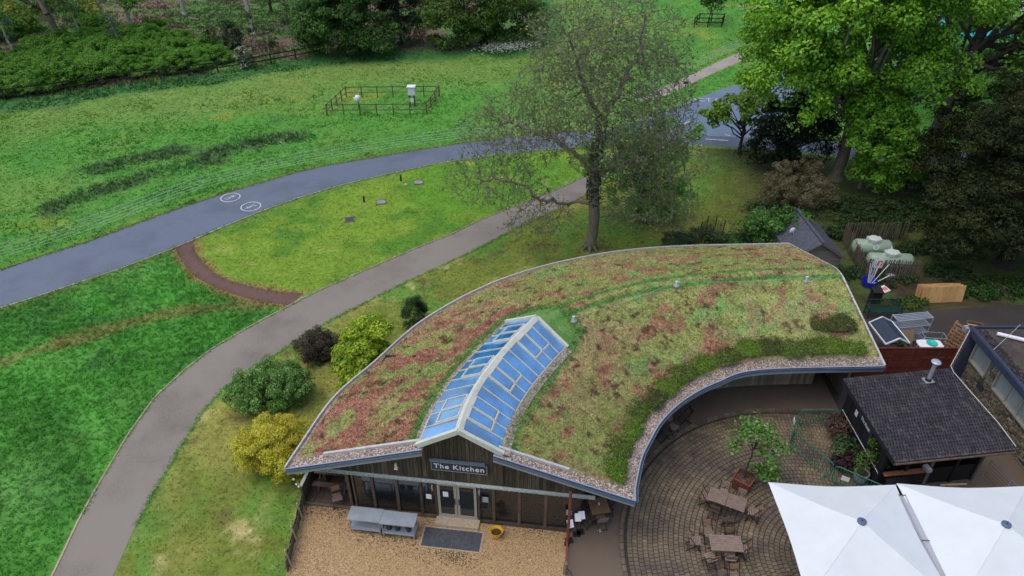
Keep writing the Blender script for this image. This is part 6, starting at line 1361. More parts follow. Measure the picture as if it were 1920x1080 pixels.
# ---------------------------------------------------------------- tiled kiosk
kk = thing('kiosk_building', 'black boarded kiosk with dark tiled lean-to roof and metal flue', 'building', (17.2, 21.2, 0))
BL, BR_, FR_, FL_ = Vector((14.30, 23.05, 3.05)), Vector((19.20, 23.72, 3.05)), Vector((19.93, 19.50, 2.55)), Vector((14.86, 18.85, 2.55))
KP = lambda mb, name, mat, parent=kk, **k: mb.build(name, mat, parent=parent, world=True, **k)
mb = MB(); mb.slab([BL, FL_, FR_, BR_], .14, (0, 0, 1)); kroof = KP(mb, 'roof', M['blackwall'])
def kpt(u, v): return BL.lerp(BR_, u).lerp(FL_.lerp(FR_, u), v)
nrm = (FL_ - BL).cross(BR_ - BL).normalized(); nrm = nrm if nrm.z > 0 else -nrm
mb = MB(); nu, nvv = 40, 25
for j in range(nvv):
    for i in range(nu):
        off = .5 * (j % 2); u0, u1 = (i + off) / nu, (i + 1 + off) / nu - .0035; u1 = min(u1, 1)
        if u0 >= 1: continue
        v0, v1 = j / nvv - .004, (j + 1) / nvv + .012; t0 = .014 + rnd.uniform(0, .006); t1 = .034 + rnd.uniform(0, .012)
        um = (u0 + u1) / 2
        vs = [kpt(u0, v0) + nrm * t0, kpt(um, v0) + nrm * (t0 + .018), kpt(u1, v0) + nrm * t0, kpt(u0, v1) + nrm * t1, kpt(um, v1) + nrm * (t1 + .018), kpt(u1, v1) + nrm * t1, kpt(u0, v1) + nrm * .004, kpt(u1, v1) + nrm * .004]
        mb.add(vs, [(0, 3, 4, 1), (1, 4, 5, 2), (3, 6, 7, 5, 4)])
def tilemat():
    m, n, b = newmat('mottled_roof_tiles'); L = n.links; geo = nd(n, 'ShaderNodeNewGeometry'); rp = nd(n, 'ShaderNodeValToRGB'); L.new(geo.outputs['Random Per Island'], rp.inputs[0]); e = rp.color_ramp.elements; e.new(.5); e.new(.5)
    for i, c in enumerate(((0.020, 0.019, 0.026), (0.036, 0.033, 0.042), (0.028, 0.025, 0.028), (0.060, 0.052, 0.056))): e[i].position = i / 3; e[i].color = (*c, 1)
    nz = nd(n, 'ShaderNodeTexNoise', i_Scale=2.2, i_Detail=6, i_Roughness=.7); L.new(geo.outputs['Position'], nz.inputs['Vector']); mr = nd(n, 'ShaderNodeMapRange'); mr.inputs[1].default_value = .3; mr.inputs[2].default_value = .7; mr.inputs[3].default_value = .65; mr.inputs[4].default_value = 1.5; L.new(nz.outputs['Fac'], mr.inputs[0])
    hs = nd(n, 'ShaderNodeHueSaturation'); L.new(mr.outputs[0], hs.inputs['Value']); L.new(rp.outputs[0], hs.inputs['Color']); L.new(hs.outputs[0], b.inputs['Base Color']); b.inputs['Roughness'].default_value = .5; b.inputs['Specular IOR Level'].default_value = .3; return m
M['tiles'] = tilemat(); KP(mb, 'roof_tile_courses', M['tiles'], parent=kroof, fix=False, kind='stuff')
for a, b_, w, nm, m in ((FL_, FR_, .05, 'front_fascia', 'fence'), (BL, FL_, .04, 'left_verge', 'blackwall'), (BR_, FR_, .04, 'right_verge', 'blackwall')): mb = MB(); mb.bar(a - Vector((0, 0, .07)), b_ - Vector((0, 0, .07)), w, .22); KP(mb, nm, M[m], parent=kroof)
mb = MB(); g0 = FL_ + Vector((.02, -.07, -.05)); g1 = FR_ + Vector((-.02, -.07, -.09)); mb.cyl(g0, g1, .05, .05, 8); KP(mb, 'gutter', M['darkwood'], parent=kroof)
# flue
fb = kpt(.73, .13); mb = MB(); mb.box(fb + Vector((0, 0, .05)), (.42, .36, .03), R(8)); KP(mb, 'flue_flashing', M['metal'], parent=kroof)
mb = MB(); mb.lathe([(.14, 0), (.10, .12)], c=fb + Vector((0, 0, .06)), n=16); KP(mb, 'flue_collar', M['black'], parent=kroof)
mb = MB(); mb.cyl(fb + Vector((0, 0, .05)), fb + Vector((0, 0, 1.05)), .085, .085, 16); KP(mb, 'flue_pipe', M['metal'], parent=kroof, smooth=False)
mb = MB(); mb.lathe([(.10, 1.04), (.19, 1.06), (.20, 1.10), (.16, 1.14), (0, 1.17)], c=fb, n=20, capt=False); KP(mb, 'flue_cowl', M['steel'], parent=kroof)
# walls: black boards left, open counter front
me = None
for k in range(23):
    y = 19.75 + k * .16
    if me is None: mb = MB(); mb.box((0, 0, 1.35), (.03, .15, 2.7)); o = mb.build('wall_board', M['blackwall'], parent=kk); me = o.data
    else: o = bpy.data.objects.new('wall_board', me); COL.objects.link(o); o.parent = kk
    o.location = Vector((15.02 - .02 * (y - 19.7), y, 0)) - Vector(kk.location)
mb = MB(); mb.bar((15.0, 19.6, .98), (14.93, 23.3, .98), .02, .03); KP(mb, 'wall_conduit', M['white'])
mb = MB(); mb.slab([Vector((19.4, 20.1, 0)), Vector((19.3, 23.4, 0)), Vector((19.3, 23.4, 2.85)), Vector((19.4, 20.1, 2.5))], .08, (1, 0, 0)); mb.slab([Vector((15, 23.0, 0)), Vector((19.3, 23.4, 0)), Vector((19.3, 23.4, 2.85)), Vector((15, 23.0, 2.85))], .08, (0, 1, 0)); KP(mb, 'rear_wall', M['blackwall'])
fx = lambda t: Vector((15.05, 19.62, 0)).lerp(Vector((19.45, 20.18, 0)), t)
for t in (0, .25, .5, .76, 1): p_ = fx(t); mb = MB(); mb.box(p_ + Vector((0, 0, 1.22)), (.12, .12, 2.44)); KP(mb, 'post', M['fence'] if t in (.5, 1) else M['blackwall'])
mb = MB(); mb.slab([fx(0), fx(.5), fx(.5) + Vector((0, 0, .95)), fx(0) + Vector((0, 0, .95))], .05, (0, -1, 0)); mb.slab([fx(.5), fx(1), fx(1) + Vector((0, 0, .95)), fx(.5) + Vector((0, 0, .95))], .05, (0, -1, 0)); KP(mb, 'counter_front', M['blackwall'])
for k in range(5):
    a, b_ = fx(.03 + k * .092), fx(.03 + k * .092 + .088); mb = MB(); mb.bar(a + Vector((0, -.08, 1.0)), b_ + Vector((0, -.08, 1.0)), .22, .04); KP(mb, 'counter_board', M['wine'])
mb = MB(); mb.add([Vector((15, 19.7, .03)), Vector((19.4, 20.2, .03)), Vector((19.3, 23.3, .03)), Vector((15, 23, .03))], [(0, 1, 2, 3)]); KP(mb, 'floor', M['darkin'])
sgn = thing('kiosk_sign', 'narrow black sign with a white lettered line on the kiosk wall', 'sign', (14.965, 21.45, 1.95), R(-90)); mb = MB(); mb.box((0, 0, 0), (1.25, .03, .30)); mb.build('board', M['navy'], parent=sgn)
text('lettering', 'The Kiosk', .20, M['letters'], (0, -.022, 0), (R(90), 0, 0), parent=sgn, extrude=.004, offset=.006)
n = thing('paper_notice', 'white paper fixed to the kiosk wall beside the narrow sign', 'notice', (14.955, 22.3, 1.75), R(-90)); mb = MB(); mb.box((0, 0, 0), (.22, .012, .30)); mb.build('sheet', M['white'], parent=n)
cb = thing('black_cabinet', 'black ribbed cabinet with a red label at the kiosk corner', 'cabinet', (15.55, 18.9, .04), R(6)); mb = MB(); mb.box((0, 0, .5), (.85, .6, 1.0)); mb.build('body', M['blackpl'], parent=cb); mb = MB(); mb.slab([(-.45, -.34, .98), (.45, -.34, .98), (.45, .34, 1.14), (-.45, .34, 1.14)], .04)
for k in range(14): mb.bar((-.42 + k * .065, -.33, 1.0), (-.42 + k * .065, .33, 1.155), .012)
mb.build('lid', M['blackpl'], parent=cb); mb = MB(); mb.box((-.12, -.306, .82), (.13, .012, .18)); mb.build('label_plate', M['red'], parent=cb)
nb_ = thing('napkin_box', 'pale grey box at the right end of the kiosk counter', 'box', (17.05, 19.78, 1.03), R(10)); mb = MB(); mb.box((0, 0, .08), (.2, .34, .16)); mb.build('body', M['canvasgrey'], parent=nb_); mb = MB(); mb.box((0, 0, .165), (.18, .3, .01)); mb.build('lid', M['white'], parent=nb_)
ws = thing('wooden_stool', 'small pale wooden crate stool with a long board across it in front of the kiosk', 'stool', (18.1, 19.35, .03), R(5)); mb = MB(); mb.box((0, 0, .45), (.42, .34, .05)); mb.build('seat', M['pallet'], parent=ws); mb = MB(); mb.bar((-.5, .1, .50), (.62, .06, .50), .07, .03); mb.build('cross_board', M['straw'], parent=ws)
for x in (-.17, .17):
    for y in (-.13, .13): mb = MB(); mb.box((x, y, .21), (.05, .05, .42)); mb.build('leg', M['pallet'], parent=ws)
hr = thing('handrail', 'thin metal handrail with wires beside the kiosk', 'railing', (20.2, 20.2, 0)); a, b_ = Vector((20.0, 20.3, 0)), Vector((20.75, 17.2, 0)); mb = MB(); mb.cyl(a + Vector((0, 0, 1.0)) - Vector(hr.location), b_ + Vector((0, 0, 1.0)) - Vector(hr.location), .022); mb.build('top_rail', M['gutter'], parent=hr)
for k in range(5): mb = MB(); mb.cyl(a + Vector((0, 0, .2 + .15 * k)) - Vector(hr.location), b_ + Vector((0, 0, .2 + .15 * k)) - Vector(hr.location), .008, n=5); mb.build('wire', M['black'], parent=hr)
for k in range(4): p_ = a.lerp(b_, k / 3) - Vector(hr.location); mb = MB(); mb.cyl(p_, p_ + Vector((0, 0, 1.0)), .02); mb.build('post', M['metal'], parent=hr)
# ---------------------------------------------------------------- stone building
sb = thing('stone_building', 'rubble stone building with flat roof and wide pale windows', 'building', (26, 20, 0)); SP = lambda mb, name, mat, **k: mb.build(name, mat, parent=k.pop('parent', sb), world=True, **k)
XW, YB, YF, ZT = 21.78, 26.35, 11.0, 3.28
mb = MB(); mb.box((XW + 5.2, (YB + YF) / 2, 1.45), (10, YB - YF - .4, 2.9)); SP(mb, 'wall', M['mortar'])
mb = MB(); mb.box((XW + 4.9, (YB + YF) / 2, ZT - .13), (10.4, YB - YF + .1, .2)); mb.box((XW + 4.9, YB, ZT + .02), (10.4, .12, .12)); 
srf = SP(mb, 'roof', M['darkfascia']); mb = MB(); mb.box((XW - .34, (YB + YF) / 2, ZT - .10), (.06, YB - YF + .2, .32)); mb.box((XW - .26, (YB + YF) / 2, ZT + .06), (.12, YB - YF + .2, .06)); SP(mb, 'fascia', M['darkfascia'], parent=srf)
M['roofdirt'] = pebbles('brown_roof_chippings', [(0.040, 0.032, 0.026), (0.085, 0.068, 0.054), (0.060, 0.045, 0.034), (0.11, 0.092, 0.075)], 18, .85, .6, .03, big=(.7, .45, .7, (0.035, 0.028, 0.03)))
mb = MB(); mb.add([(XW + .15, YF, ZT - .02), (XW + 10, YF, ZT - .02), (XW + 10, YB - .1, ZT - .02), (XW + .15, YB - .1, ZT - .02)], [(0, 1, 2, 3)]); SP(mb, 'roof_chippings', M['roofdirt'], parent=srf)
x, y = rng.uniform(XW - .18, XW + .35, 900), rng.uniform(19, YB - .2, 900); o = chips('roof_moss', x, y, np.full(900, ZT + .0), .05, [(0.03, 0.022, 0.018), (0.07, 0.055, 0.045), (0.02, 0.018, 0.02)], flat=.6); o.parent = sb; o.data.transform(mw(sb).inverted())
mb = MB(); mb.cyl((XW + .6, YB - .55, ZT + .09), (XW + 3.4, YB - 1.9, ZT + .09), .09, .09, 10); SP(mb, 'roof_pipe', M['white'], parent=srf)
mb = MB(); mb.cyl((XW + 1.15, YB - .9, ZT + .9), (XW - .3, YB - 1.75, ZT - .02), .012, .012, 5); SP(mb, 'stay_rod', M['metal'], parent=srf)
sm_ = MB()
stone_pal = [(0.10, 0.08, 0.05), (0.19, 0.16, 0.105), (0.25, 0.215, 0.15), (0.07, 0.06, 0.045), (0.30, 0.27, 0.20)]
WN = [(24.75, 26.05), (21.35, 24.12)]; ZS, ZH = 1.62, 2.98
def stone_rows(y0, y1, z0, z1, x):
    z = z0
    while z < z1 - .04:
        h = min(rnd.uniform(.10, .19), z1 - z); y = y0
        while y < y1 - .03:
            w = min(rnd.uniform(.14, .42), y1 - y); pr = rnd.uniform(.02, .07); b = .014
            yy0, yy1, zz0, zz1 = y + .008, y + w - .008, z + .008, z + h - .008; xx = x - pr
            sm_.add([(x + .02, yy0, zz0), (x + .02, yy1, zz0), (x + .02, yy1, zz1), (x + .02, yy0, zz1), (xx, yy0 + b, zz0 + b), (xx - rnd.uniform(0, .01), yy1 - b, zz0 + b), (xx, yy1 - b, zz1 - b), (xx - rnd.uniform(0, .012), yy0 + b, zz1 - b)], [(4, 7, 6, 5), (0, 4, 5, 1), (1, 5, 6, 2), (2, 6, 7, 3), (3, 7, 4, 0)]); y += w
        z += h
X0 = XW + .22
stone_rows(17.5, 26.2, 0.0, 1.55, X0 - .02); stone_rows(24.16, 24.70, 1.55, 2.95, X0 - .12); stone_rows(20.6, 21.30, 1.55, 2.95, X0 - .12)
def stonemat():
    m, n, b = newmat('rubble_stone'); L = n.links; geo = nd(n, 'ShaderNodeNewGeometry'); rp = nd(n, 'ShaderNodeValToRGB'); L.new(geo.outputs['Random Per Island'], rp.inputs[0]); e = rp.color_ramp.elements
    while len(e) < 5: e.new(.5)
    for i, c in enumerate(stone_pal): e[i].position = i / 4; e[i].color = (*c, 1)
    nz = nd(n, 'ShaderNodeTexNoise', i_Scale=14., i_Detail=6, i_Roughness=.75); L.new(geo.outputs['Position'], nz.inputs['Vector']); mr = nd(n, 'ShaderNodeMapRange'); mr.inputs[1].default_value = .3; mr.inputs[2].default_value = .7; mr.inputs[3].default_value = .45; mr.inputs[4].default_value = 1.45; L.new(nz.outputs['Fac'], mr.inputs[0])
    hs = nd(n, 'ShaderNodeHueSaturation'); L.new(mr.outputs[0], hs.inputs['Value']); L.new(rp.outputs[0], hs.inputs['Color']); L.new(hs.outputs[0], b.inputs['Base Color']); b.inputs['Roughness'].default_value = .85
    bp = nd(n, 'ShaderNodeBump', i_Strength=.8, i_Distance=.03); L.new(nz.outputs['Fac'], bp.inputs['Height']); L.new(bp.outputs[0], b.inputs['Normal']); return m
M['rubble'] = stonemat(); SP(sm_, 'rubble_stone', M['rubble'], fix=False, kind='stuff')
M['blind'] = pm('pale_window_glass', (0.24, 0.29, 0.29), 0.12, 0.15, 1.5, spec=.6, coat=.4)
for y0, y1 in WN:
    mb = MB()
    for (a, b_, z0, z1) in ((y0, y1, ZS - .06, ZS + .02), (y0, y1, ZH - .04, ZH + .04), (y0, y0 + .07, ZS, ZH), (y1 - .07, y1, ZS, ZH)): mb.box((X0 - .10, (a + b_) / 2, (z0 + z1) / 2), (.14, b_ - a, z1 - z0))
    fr_ = SP(mb, 'window', M['doorframe']); n_ = 1 if y1 - y0 < 2 else 3
    for k in range(n_):
        a, b_ = y0 + .07 + (y1 - y0 - .14) * k / n_, y0 + .07 + (y1 - y0 - .14) * (k + 1) / n_; mb = MB(); mb.box((X0 - .05, (a + b_) / 2, (ZS + ZH) / 2), (.02, b_ - a - .03, ZH - ZS - .02)); SP(mb, 'pane', M['blind'], parent=fr_)
    for k in range(1, n_): a = y0 + .07 + (y1 - y0 - .14) * k / n_; mb = MB(); mb.box((X0 - .075, a, (ZS + ZH) / 2), (.08, .05, ZH - ZS)); SP(mb, 'mullion', M['doorframe'], parent=fr_)
mb = MB(); mb.box((X0 - .22, 24.42, 2.9), (.22, .28, .16)); SP(mb, 'wall_light', M['hub'])
mb = MB(); mb.box((X0 - .10, 24.75, 1.05), (.05, .42, .30)); SP(mb, 'vent_plate', M['navy'])
mb = MB(); mb.path([Vector((XW - .36, YB - .1, ZT - .05)), Vector((19.35, 23.85, 3.12)), BR_ + Vector((.05, -.3, .08)), kpt(1, .35) + Vector((.06, 0, .08)), kpt(1, .72) + Vector((.1, 0, .10)), kpt(1, .98) + Vector((.05, 0, .06))], .018, 6); SP(mb, 'cable_conduit', M['trim'])
mb = MB(); mb.box((XW - .42, YB + .05, ZT - .12), (.22, .28, .26)); SP(mb, 'flood_light', M['metal'])
mb = MB(); mb.box((XW - .05, 26.2, 1.6), (.5, .16, 3.1)); SP(mb, 'corner_panel', M['darkfascia'])
# ---------------------------------------------------------------- fences
def post_rail(name, lb, line, spacing, h, prad, rails, rr, pm_, rm, cat='fence', square=False, jit=.02):
    L = np.array([tuple(p) for p in line])[:, :2]; d = np.cumsum(np.r_[0, np.linalg.norm(np.diff(L, axis=0), axis=1)]); n = int(d[-1] / spacing) + 1
    qs = np.linspace(0, d[-1], n); X = np.interp(qs, d, L[:, 0]); Y = np.interp(qs, d, L[:, 1]); t = thing(name, lb, cat, (X[0], Y[0], 0)); me = None
    for x, y in zip(X, Y):
        if me is None:
            mb = MB(); (mb.box((0, 0, h / 2), (prad * 2, prad * 2, h)) if square else mb.cyl((0, 0, 0), (0, 0, h), prad, prad, 6)); o = mb.build('post', pm_, parent=t); me = o.data
        else: o = bpy.data.objects.new('post', me); COL.objects.link(o); o.parent = t
        o.location = (x - X[0], y - Y[0], rnd.uniform(-jit, 0)); o.rotation_euler = (rnd.uniform(-jit, jit), rnd.uniform(-jit, jit), math.atan2(Y[-1] - Y[0], X[-1] - X[0]))
    for z in rails:
        mb = MB(); pts = [Vector((x - X[0], y - Y[0], z)) for x, y in zip(X, Y)]
        if square:
            for a, b_ in zip(pts, pts[1:]): mb.bar(a, b_, rr, rr * 2.2)
        else: mb.path(pts, rr, 4)
        mb.build('rail', rm, parent=t)
    return t
M['estate'] = pm('pale_estate_rail', (0.42, 0.50, 0.42), 0.5, 0.2, 6)
FE = crom([tuple(p)[:2] for p in GL([(-150, 528), (-60, 505), (0, 489), (167, 437), (333, 374), (420, 346), (500, 325), (560, 312), (633, 299), (693, 288), (780, 275), (873, 262), (950, 251), (1010, 245)])], 6)
post_rail('estate_fence', 'thin pale metal estate fence of five rails along the meadow side of the road', FE, 2.4, 1.15, .018, (.22, .42, .62, .82, 1.08), .0105, M['estate'], M['estate'])
post_rail('estate_fence', 'thin pale metal estate fence beside the far footpath', GL([(1150, 202), (1200, 178), (1256, 151), (1300, 131), (1356, 105), (1400, 86)]), 2.4, 1.15, .018, (.22, .42, .62, .82, 1.08), .0105, M['estate'], M['estate'])
M['fencedark'] = pm('dark_stained_fence', (0.025, 0.020, 0.016), .8, .4, 6, objrand=.2)
post_rail('woodland_fence', 'dark post and rail fence between meadow and wood', GL([(-120, 212), (0, 191), (120, 174), (240, 156), (330, 146), (400, 138), (470, 128), (520, 119), (600, 104)]), 2.6, 1.25, .07, (.55, 1.05), .05, M['fencedark'], M['fencedark'], square=True)
# weather enclosure
PC = GL([(614, 217), (800, 215), (824, 181), (650, 183)])
M['penwood'] = pm('brown_pen_wood', (0.10, 0.06, 0.035), .8, .35, 8, objrand=.25)
for i, (nm, n_) in enumerate((('near', 7), ('right', 4), ('far', 7), ('left', 5))):
    a, b_ = PC[i], PC[(i + 1) % 4]
    post_rail('pen_fence', ['brown post and rail fence on the near side of the weather enclosure', 'darker board fence on the right side of the weather enclosure', 'brown post and rail fence on the far side of the weather enclosure', 'brown post and rail fence on the left side of the weather enclosure'][i], [a, b_], (b_ - a).length / (n_ - .5), 1.1, .04, (.5, 1.0) if i != 1 else (.3, .65, 1.0), .032, M['penwood'], M['fence' if i != 1 else 'penwood'], square=True)
c = G(774, 199); s = thing('weather_screen', 'white louvred weather screen box on a dark stand inside the enclosure', 'instrument', c); mb = MB()
for x in (-.22, .22):
    for y in (-.2, .2): mb.bar((x, y, 0), (x * .8, y * .8, 1.1), .05)
mb.build('stand', M['black'], parent=s, kind=None); mb = MB(); mb.box((0, 0, 1.45), (.56, .5, .72))
for k in range(6): mb.box((0, 0, 1.16 + k * .11), (.62, .56, .03))
mb.build('louvred_box', M['white'], parent=s); mb = MB(); mb.box((0, 0, 1.86), (.76, .7, .07)); mb.build('roof_cap', M['white'], parent=s); mb = MB(); mb.box((0, -.1, .62), (.36, .3, .28)); mb.build('lower_box', M['white'], parent=s)
c = G(673, 203); s = thing('rain_recorder', 'white rounded recorder box on a single dark post inside the enclosure', 'instrument', c); mb = MB(); mb.cyl((0, 0, 0), (0, 0, .7), .05); mb.build('post', M['black'], parent=s); mb = MB(); mb.lathe([(.17, .66), (.24, .72), (.25, 1.05), (.18, 1.2), (0, 1.24)], n=14); mb.build('housing', M['white'], parent=s, smooth=True); mb = MB(); mb.box((-.3, 0, .9), (.16, .16, .22)); mb.build('side_box', M['white'], parent=s)
c = G(665, 200); s = thing('leaning_pole', 'thin pale pole leaning beside the recorder box', 'pole', G(665, 192)); mb = MB(); mb.cyl((0, 0, 0), (.5, .3, 1.0), .025, .02, 6); mb.build('shaft', M['straw'], parent=s); mb = MB(); mb.cyl((.5, .3, 1.0), (.53, .31, 1.06), .04); mb.build('tip', M['white'], parent=s)
mb = MB(); q = GL([(632, 212), (648, 210), (668, 187), (656, 187)]); mb.add([(p.x, p.y, .03) for p in q], [(0, 1, 2, 3)]); mb.build('gravel_strip', M['yardm'], kind='structure', fix=False)
# young tree in its square guard
gp = GL([(1301, 51), (1352, 52), (1356, 44), (1310, 43)])
gt = thing('tree_guard', 'dark square timber guard around the young meadow tree', 'guard', gp[0])
me = None
for i in range(4):
    a, b_ = gp[i], gp[(i + 1) % 4]
    for f in (0, .5):
        if me is None: mb = MB(); mb.box((0, 0, .6), (.1, .1, 1.2)); o = mb.build('post', M['fencedark'], parent=gt); me = o.data
        else: o = bpy.data.objects.new('post', me); COL.objects.link(o); o.parent = gt
        o.location = a.lerp(b_, f) - Vector(gt.location)
    mb = MB()
    for z in (.6, 1.1): mb.bar(a + Vector((0, 0, z)) - Vector(gt.location), b_ + Vector((0, 0, z)) - Vector(gt.location), .05, .1)
    mb.build('rail', M['fencedark'], parent=gt)
plant('young_tree', 'young round-headed tree inside the square timber guard in the meadow', 'tree', G(1329, 47), [(0, 0, 3.0, 1.5, 1.4, 1.2), (.3, 0, 3.7, 1.0, 1.0, .8)], 40, 60, .5, .14, [(0.045, 0.10, 0.016), (0.075, 0.15, 0.022)], trunk=2.2, trunk_r=.08, nl=10)
# small things on the lawn
for px, py, lb in ((656, 412.5, 'dark inspection cover with pale rim, nearest the path'), (714.5, 379.5, 'grey inspection cover in the middle of the lawn'), (784.5, 342.5, 'grey inspection cover nearest the road')):
    c = G(px, py); t = thing('drain_cover', lb, 'drain cover', c, .2, 'inspection covers in the lawn'); mb = MB(); mb.box((0, 0, .03), (.62, .50, .05)); mb.build('cover', M['slate' if px < 700 else 'concretepot'], parent=t); mb = MB(); 
    for a in range(4): r_ = Matrix.Rotation(a * math.pi / 2, 3, 'Z'); mb.bar(r_ @ Vector((-.36, -.31, .03)), r_ @ Vector((.36, -.31, .03)), .06, .06)
    mb.build('rim', M['kerb'], parent=t)
for px, py, lb in ((683, 379, 'short black marker post beside the middle inspection cover'), (752, 339, 'short black marker post near the inspection cover by the road')):
    t = thing('marker_post', lb, 'post', G(px, py)); mb = MB(); mb.cyl((0, 0, 0), (0, 0, .42), .07, .06, 10); mb.build('shaft', M['black'], parent=t); mb = MB(); mb.cyl((0, 0, .42), (0, 0, .47), .075, .05, 10); mb.build('cap', M['blackpl'], parent=t)
for px, py, s_ in ((688, 390, .05), (761, 346, .09)):
    t = thing('pale_stone', ['small pale stone in the lawn by the middle marker post', 'pale stone in the lawn by the marker post near the road'][int(px > 700)], 'stone', G(px, py)); bm = bmesh.new(); bmesh.ops.create_icosphere(bm, subdivisions=2, radius=s_ * 1.6)
    for v in bm.verts: v.co *= rnd.uniform(.8, 1.15); v.co.z *= .6
    me = bpy.data.meshes.new('stone'); bm.to_mesh(me); bm.free(); finish('stone_body', me, M['straw'], parent=t)
c = G(1284, 171); t = thing('small_sign', 'tiny dark sign with a leafy shoot at the junction of path and road', 'sign', c); mb = MB(); mb.bar((0, 0, 0), (0, 0, .8), .05); mb.build('post', M['black'], parent=t); mb = MB(); mb.box((0, 0, .85), (.5, .04, .28)); mb.build('panel', M['black'], parent=t)
# wire guard in the brambles
t = thing('wire_guard', 'small black wire guard on stakes behind the far roof edge', 'guard', G(1330, 438)); 
for k, (x, y) in enumerate(((-.75, -.35), (-.2, .3), (.35, .25), (.75, -.3))): mb = MB(); mb.bar((x, y, 0), (x + .05, y, 1.15), .04); mb.build('stake', M['black'], parent=t)
mb = MB(); prs = [(-.75, -.35), (-.2, .3), (.35, .25), (.75, -.3), (-.75, -.35)]
for z in np.linspace(.1, .9, 7):
    for a, b_ in zip(prs, prs[1:]): mb.bar((*a, z), (*b_, z), .012)
for a, b_ in zip(prs, prs[1:]):
    for f in np.linspace(0, 1, 8): mb.bar((a[0] + (b_[0] - a[0]) * f, a[1] + (b_[1] - a[1]) * f, .05), (a[0] + (b_[0] - a[0]) * f, a[1] + (b_[1] - a[1]) * f, .95), .012)
mb.build('wire_mesh', M['black'], parent=t)
# ---------------------------------------------------------------- service yard behind the roof
rf = thing('red_brown_fence', 'red-brown stained slatted fence between planted roof and stone building', 'fence', (16.9, 26.55, 0)); L_ = 4.55
for pnl in range(3):
    x0, x1 = pnl * L_ / 3, (pnl + 1) * L_ / 3; me = None
    for k in range(11):
        if me is None: mb = MB(); mb.box((0, 0, 0), (L_ / 3 - .09, .025, .148)); o = mb.build('slat', M['redfence'], parent=rf); me = o.data
        else: o = bpy.data.objects.new('slat', me); COL.objects.link(o); o.parent = rf
        o.location = ((x0 + x1) / 2, rnd.uniform(-.01, .01), .16 + k * .158)
    for f in (.25, .5, .75): mb = MB(); mb.box((x0 + (x1 - x0) * f, -.022, .92), (.045, .02, 1.7)); mb.build('batten', M['redfence'], parent=rf)
for k in range(4): mb = MB(); mb.box((k * L_ / 3, 0, .95), (.09, .09, 1.9)); mb.build('post', M['redfence'], parent=rf)
mb = MB(); mb.box((L_ / 2, 0, 1.88), (L_, .10, .035)); mb.build('capping', M['redfence'], parent=rf)
# gabled cart
gz_ = thing('gabled_stall', 'small stall with navy gabled roof and white edge trim behind the red-brown fence', 'stall', (18.55, 27.55, 0), R(4)); w, l = .60, .85
for s_ in (-1, 1): mb = MB(); q = [(0, -l, 2.35), (0, l, 2.35), (s_ * w, l, 2.02), (s_ * w, -l, 2.02)]; mb.slab(q if s_ < 0 else q[::-1], .03, (0, 0, 1)); mb.build('roof_panel', M['navy'], parent=gz_)
for y in (-l, l):
    for s_ in (-1, 1): mb = MB(); mb.bar((0, y, 2.35), (s_ * w, y, 2.02), .05, .07); mb.build('bargeboard', M['white'], parent=gz_)
for s_ in (-1, 1): mb = MB(); mb.bar((s_ * w, -l, 2.02), (s_ * w, l, 2.02), .05, .07); mb.build('edge_trim', M['white'], parent=gz_)
for x in (-w + .06, w - .06):
    for y in (-l + .08, l - .08): mb = MB(); mb.cyl((x, y, 0), (x, y, 2.03), .02); mb.build('post', M['metal'], parent=gz_)
mb = MB(); mb.box((0, 0, .8), (w * 1.8, l * 1.8, .06)); mb.build('counter', M['darkwood'], parent=gz_)
# shelving rack
rk = thing('shelving_rack', 'grey metal shelving rack of four slatted shelves in the yard', 'shelving', (20.75, 29.45, 0), R(8))
for z in (.15, .62, 1.1, 1.58):
    mb = MB()
    for k in range(5): mb.bar((-.98, -.24 + k * .12, z), (.98, -.24 + k * .12, z), .055, .03)
    for x in (-.97, .97): mb.bar((x, -.27, z), (x, .27, z), .05, .05)
    mb.build('shelf', M['steel'], parent=rk)
for x in (-.97, .97):
    for y in (-.27, .27): mb = MB(); mb.bar((x, y, 0), (x, y, 1.62), .04); mb.build('upright', M['steel'], parent=rk)
wt = thing('white_table', 'small white plastic table with rounded corners in the yard', 'table', (21.3, 28.2, 0)); mb = MB(); mb.prism([(.62 * math.copysign(abs(math.cos(a)) ** .45, math.cos(a)), .34 * math.copysign(abs(math.sin(a)) ** .45, math.sin(a))) for a in np.linspace(0, 2 * math.pi, 28, endpoint=False)], .74, .79); mb.build('table_top', M['white'], parent=wt)
for x in (-.45, .45):
    for y in (-.22, .22): mb = MB(); mb.cyl((x, y, 0), (x * .95, y * .95, .74), .025); mb.build('leg', M['white'], parent=wt)
ld = thing('plastic_lid', 'round turquoise plastic lid lying on the white table', 'basin', (21.4, 28.22, .79)); mb = MB(); mb.lathe([(.20, 0), (.25, .06), (.27, .06), (.23, .015), (0, .012)], n=22, capb=True); mb.build('lid_body', M['tealpl'], parent=ld, smooth=True)  # loose turquoise lid on the table, modelled rim upward
ct = thing('wire_trolley', 'pale wire trolley frame behind the white table', 'trolley', (21.75, 28.75, 0), R(-6)); mb = MB(); f8 = [(-.55, -.25, .9), (.55, -.25, .9), (.55, .25, .9), (-.55, .25, .9)]
for z in (.3, .9): 
    for a, b_ in zip(f8, f8[1:] + f8[:1]): mb.bar((a[0], a[1], z), (b_[0], b_[1], z), .025)
for a in f8: mb.bar((a[0], a[1], .1), a, .025)
mb.build('frame', M['steel'], parent=ct); mb = MB()
for k in range(9): mb.bar((-.5 + k * .125, -.25, .3), (-.5 + k * .125, .25, .3), .008); mb.bar((-.5 + k * .125, .25, .3), (-.5 + k * .125, .25, .9), .008)
mb.build('wire_grille', M['metal'], parent=ct)
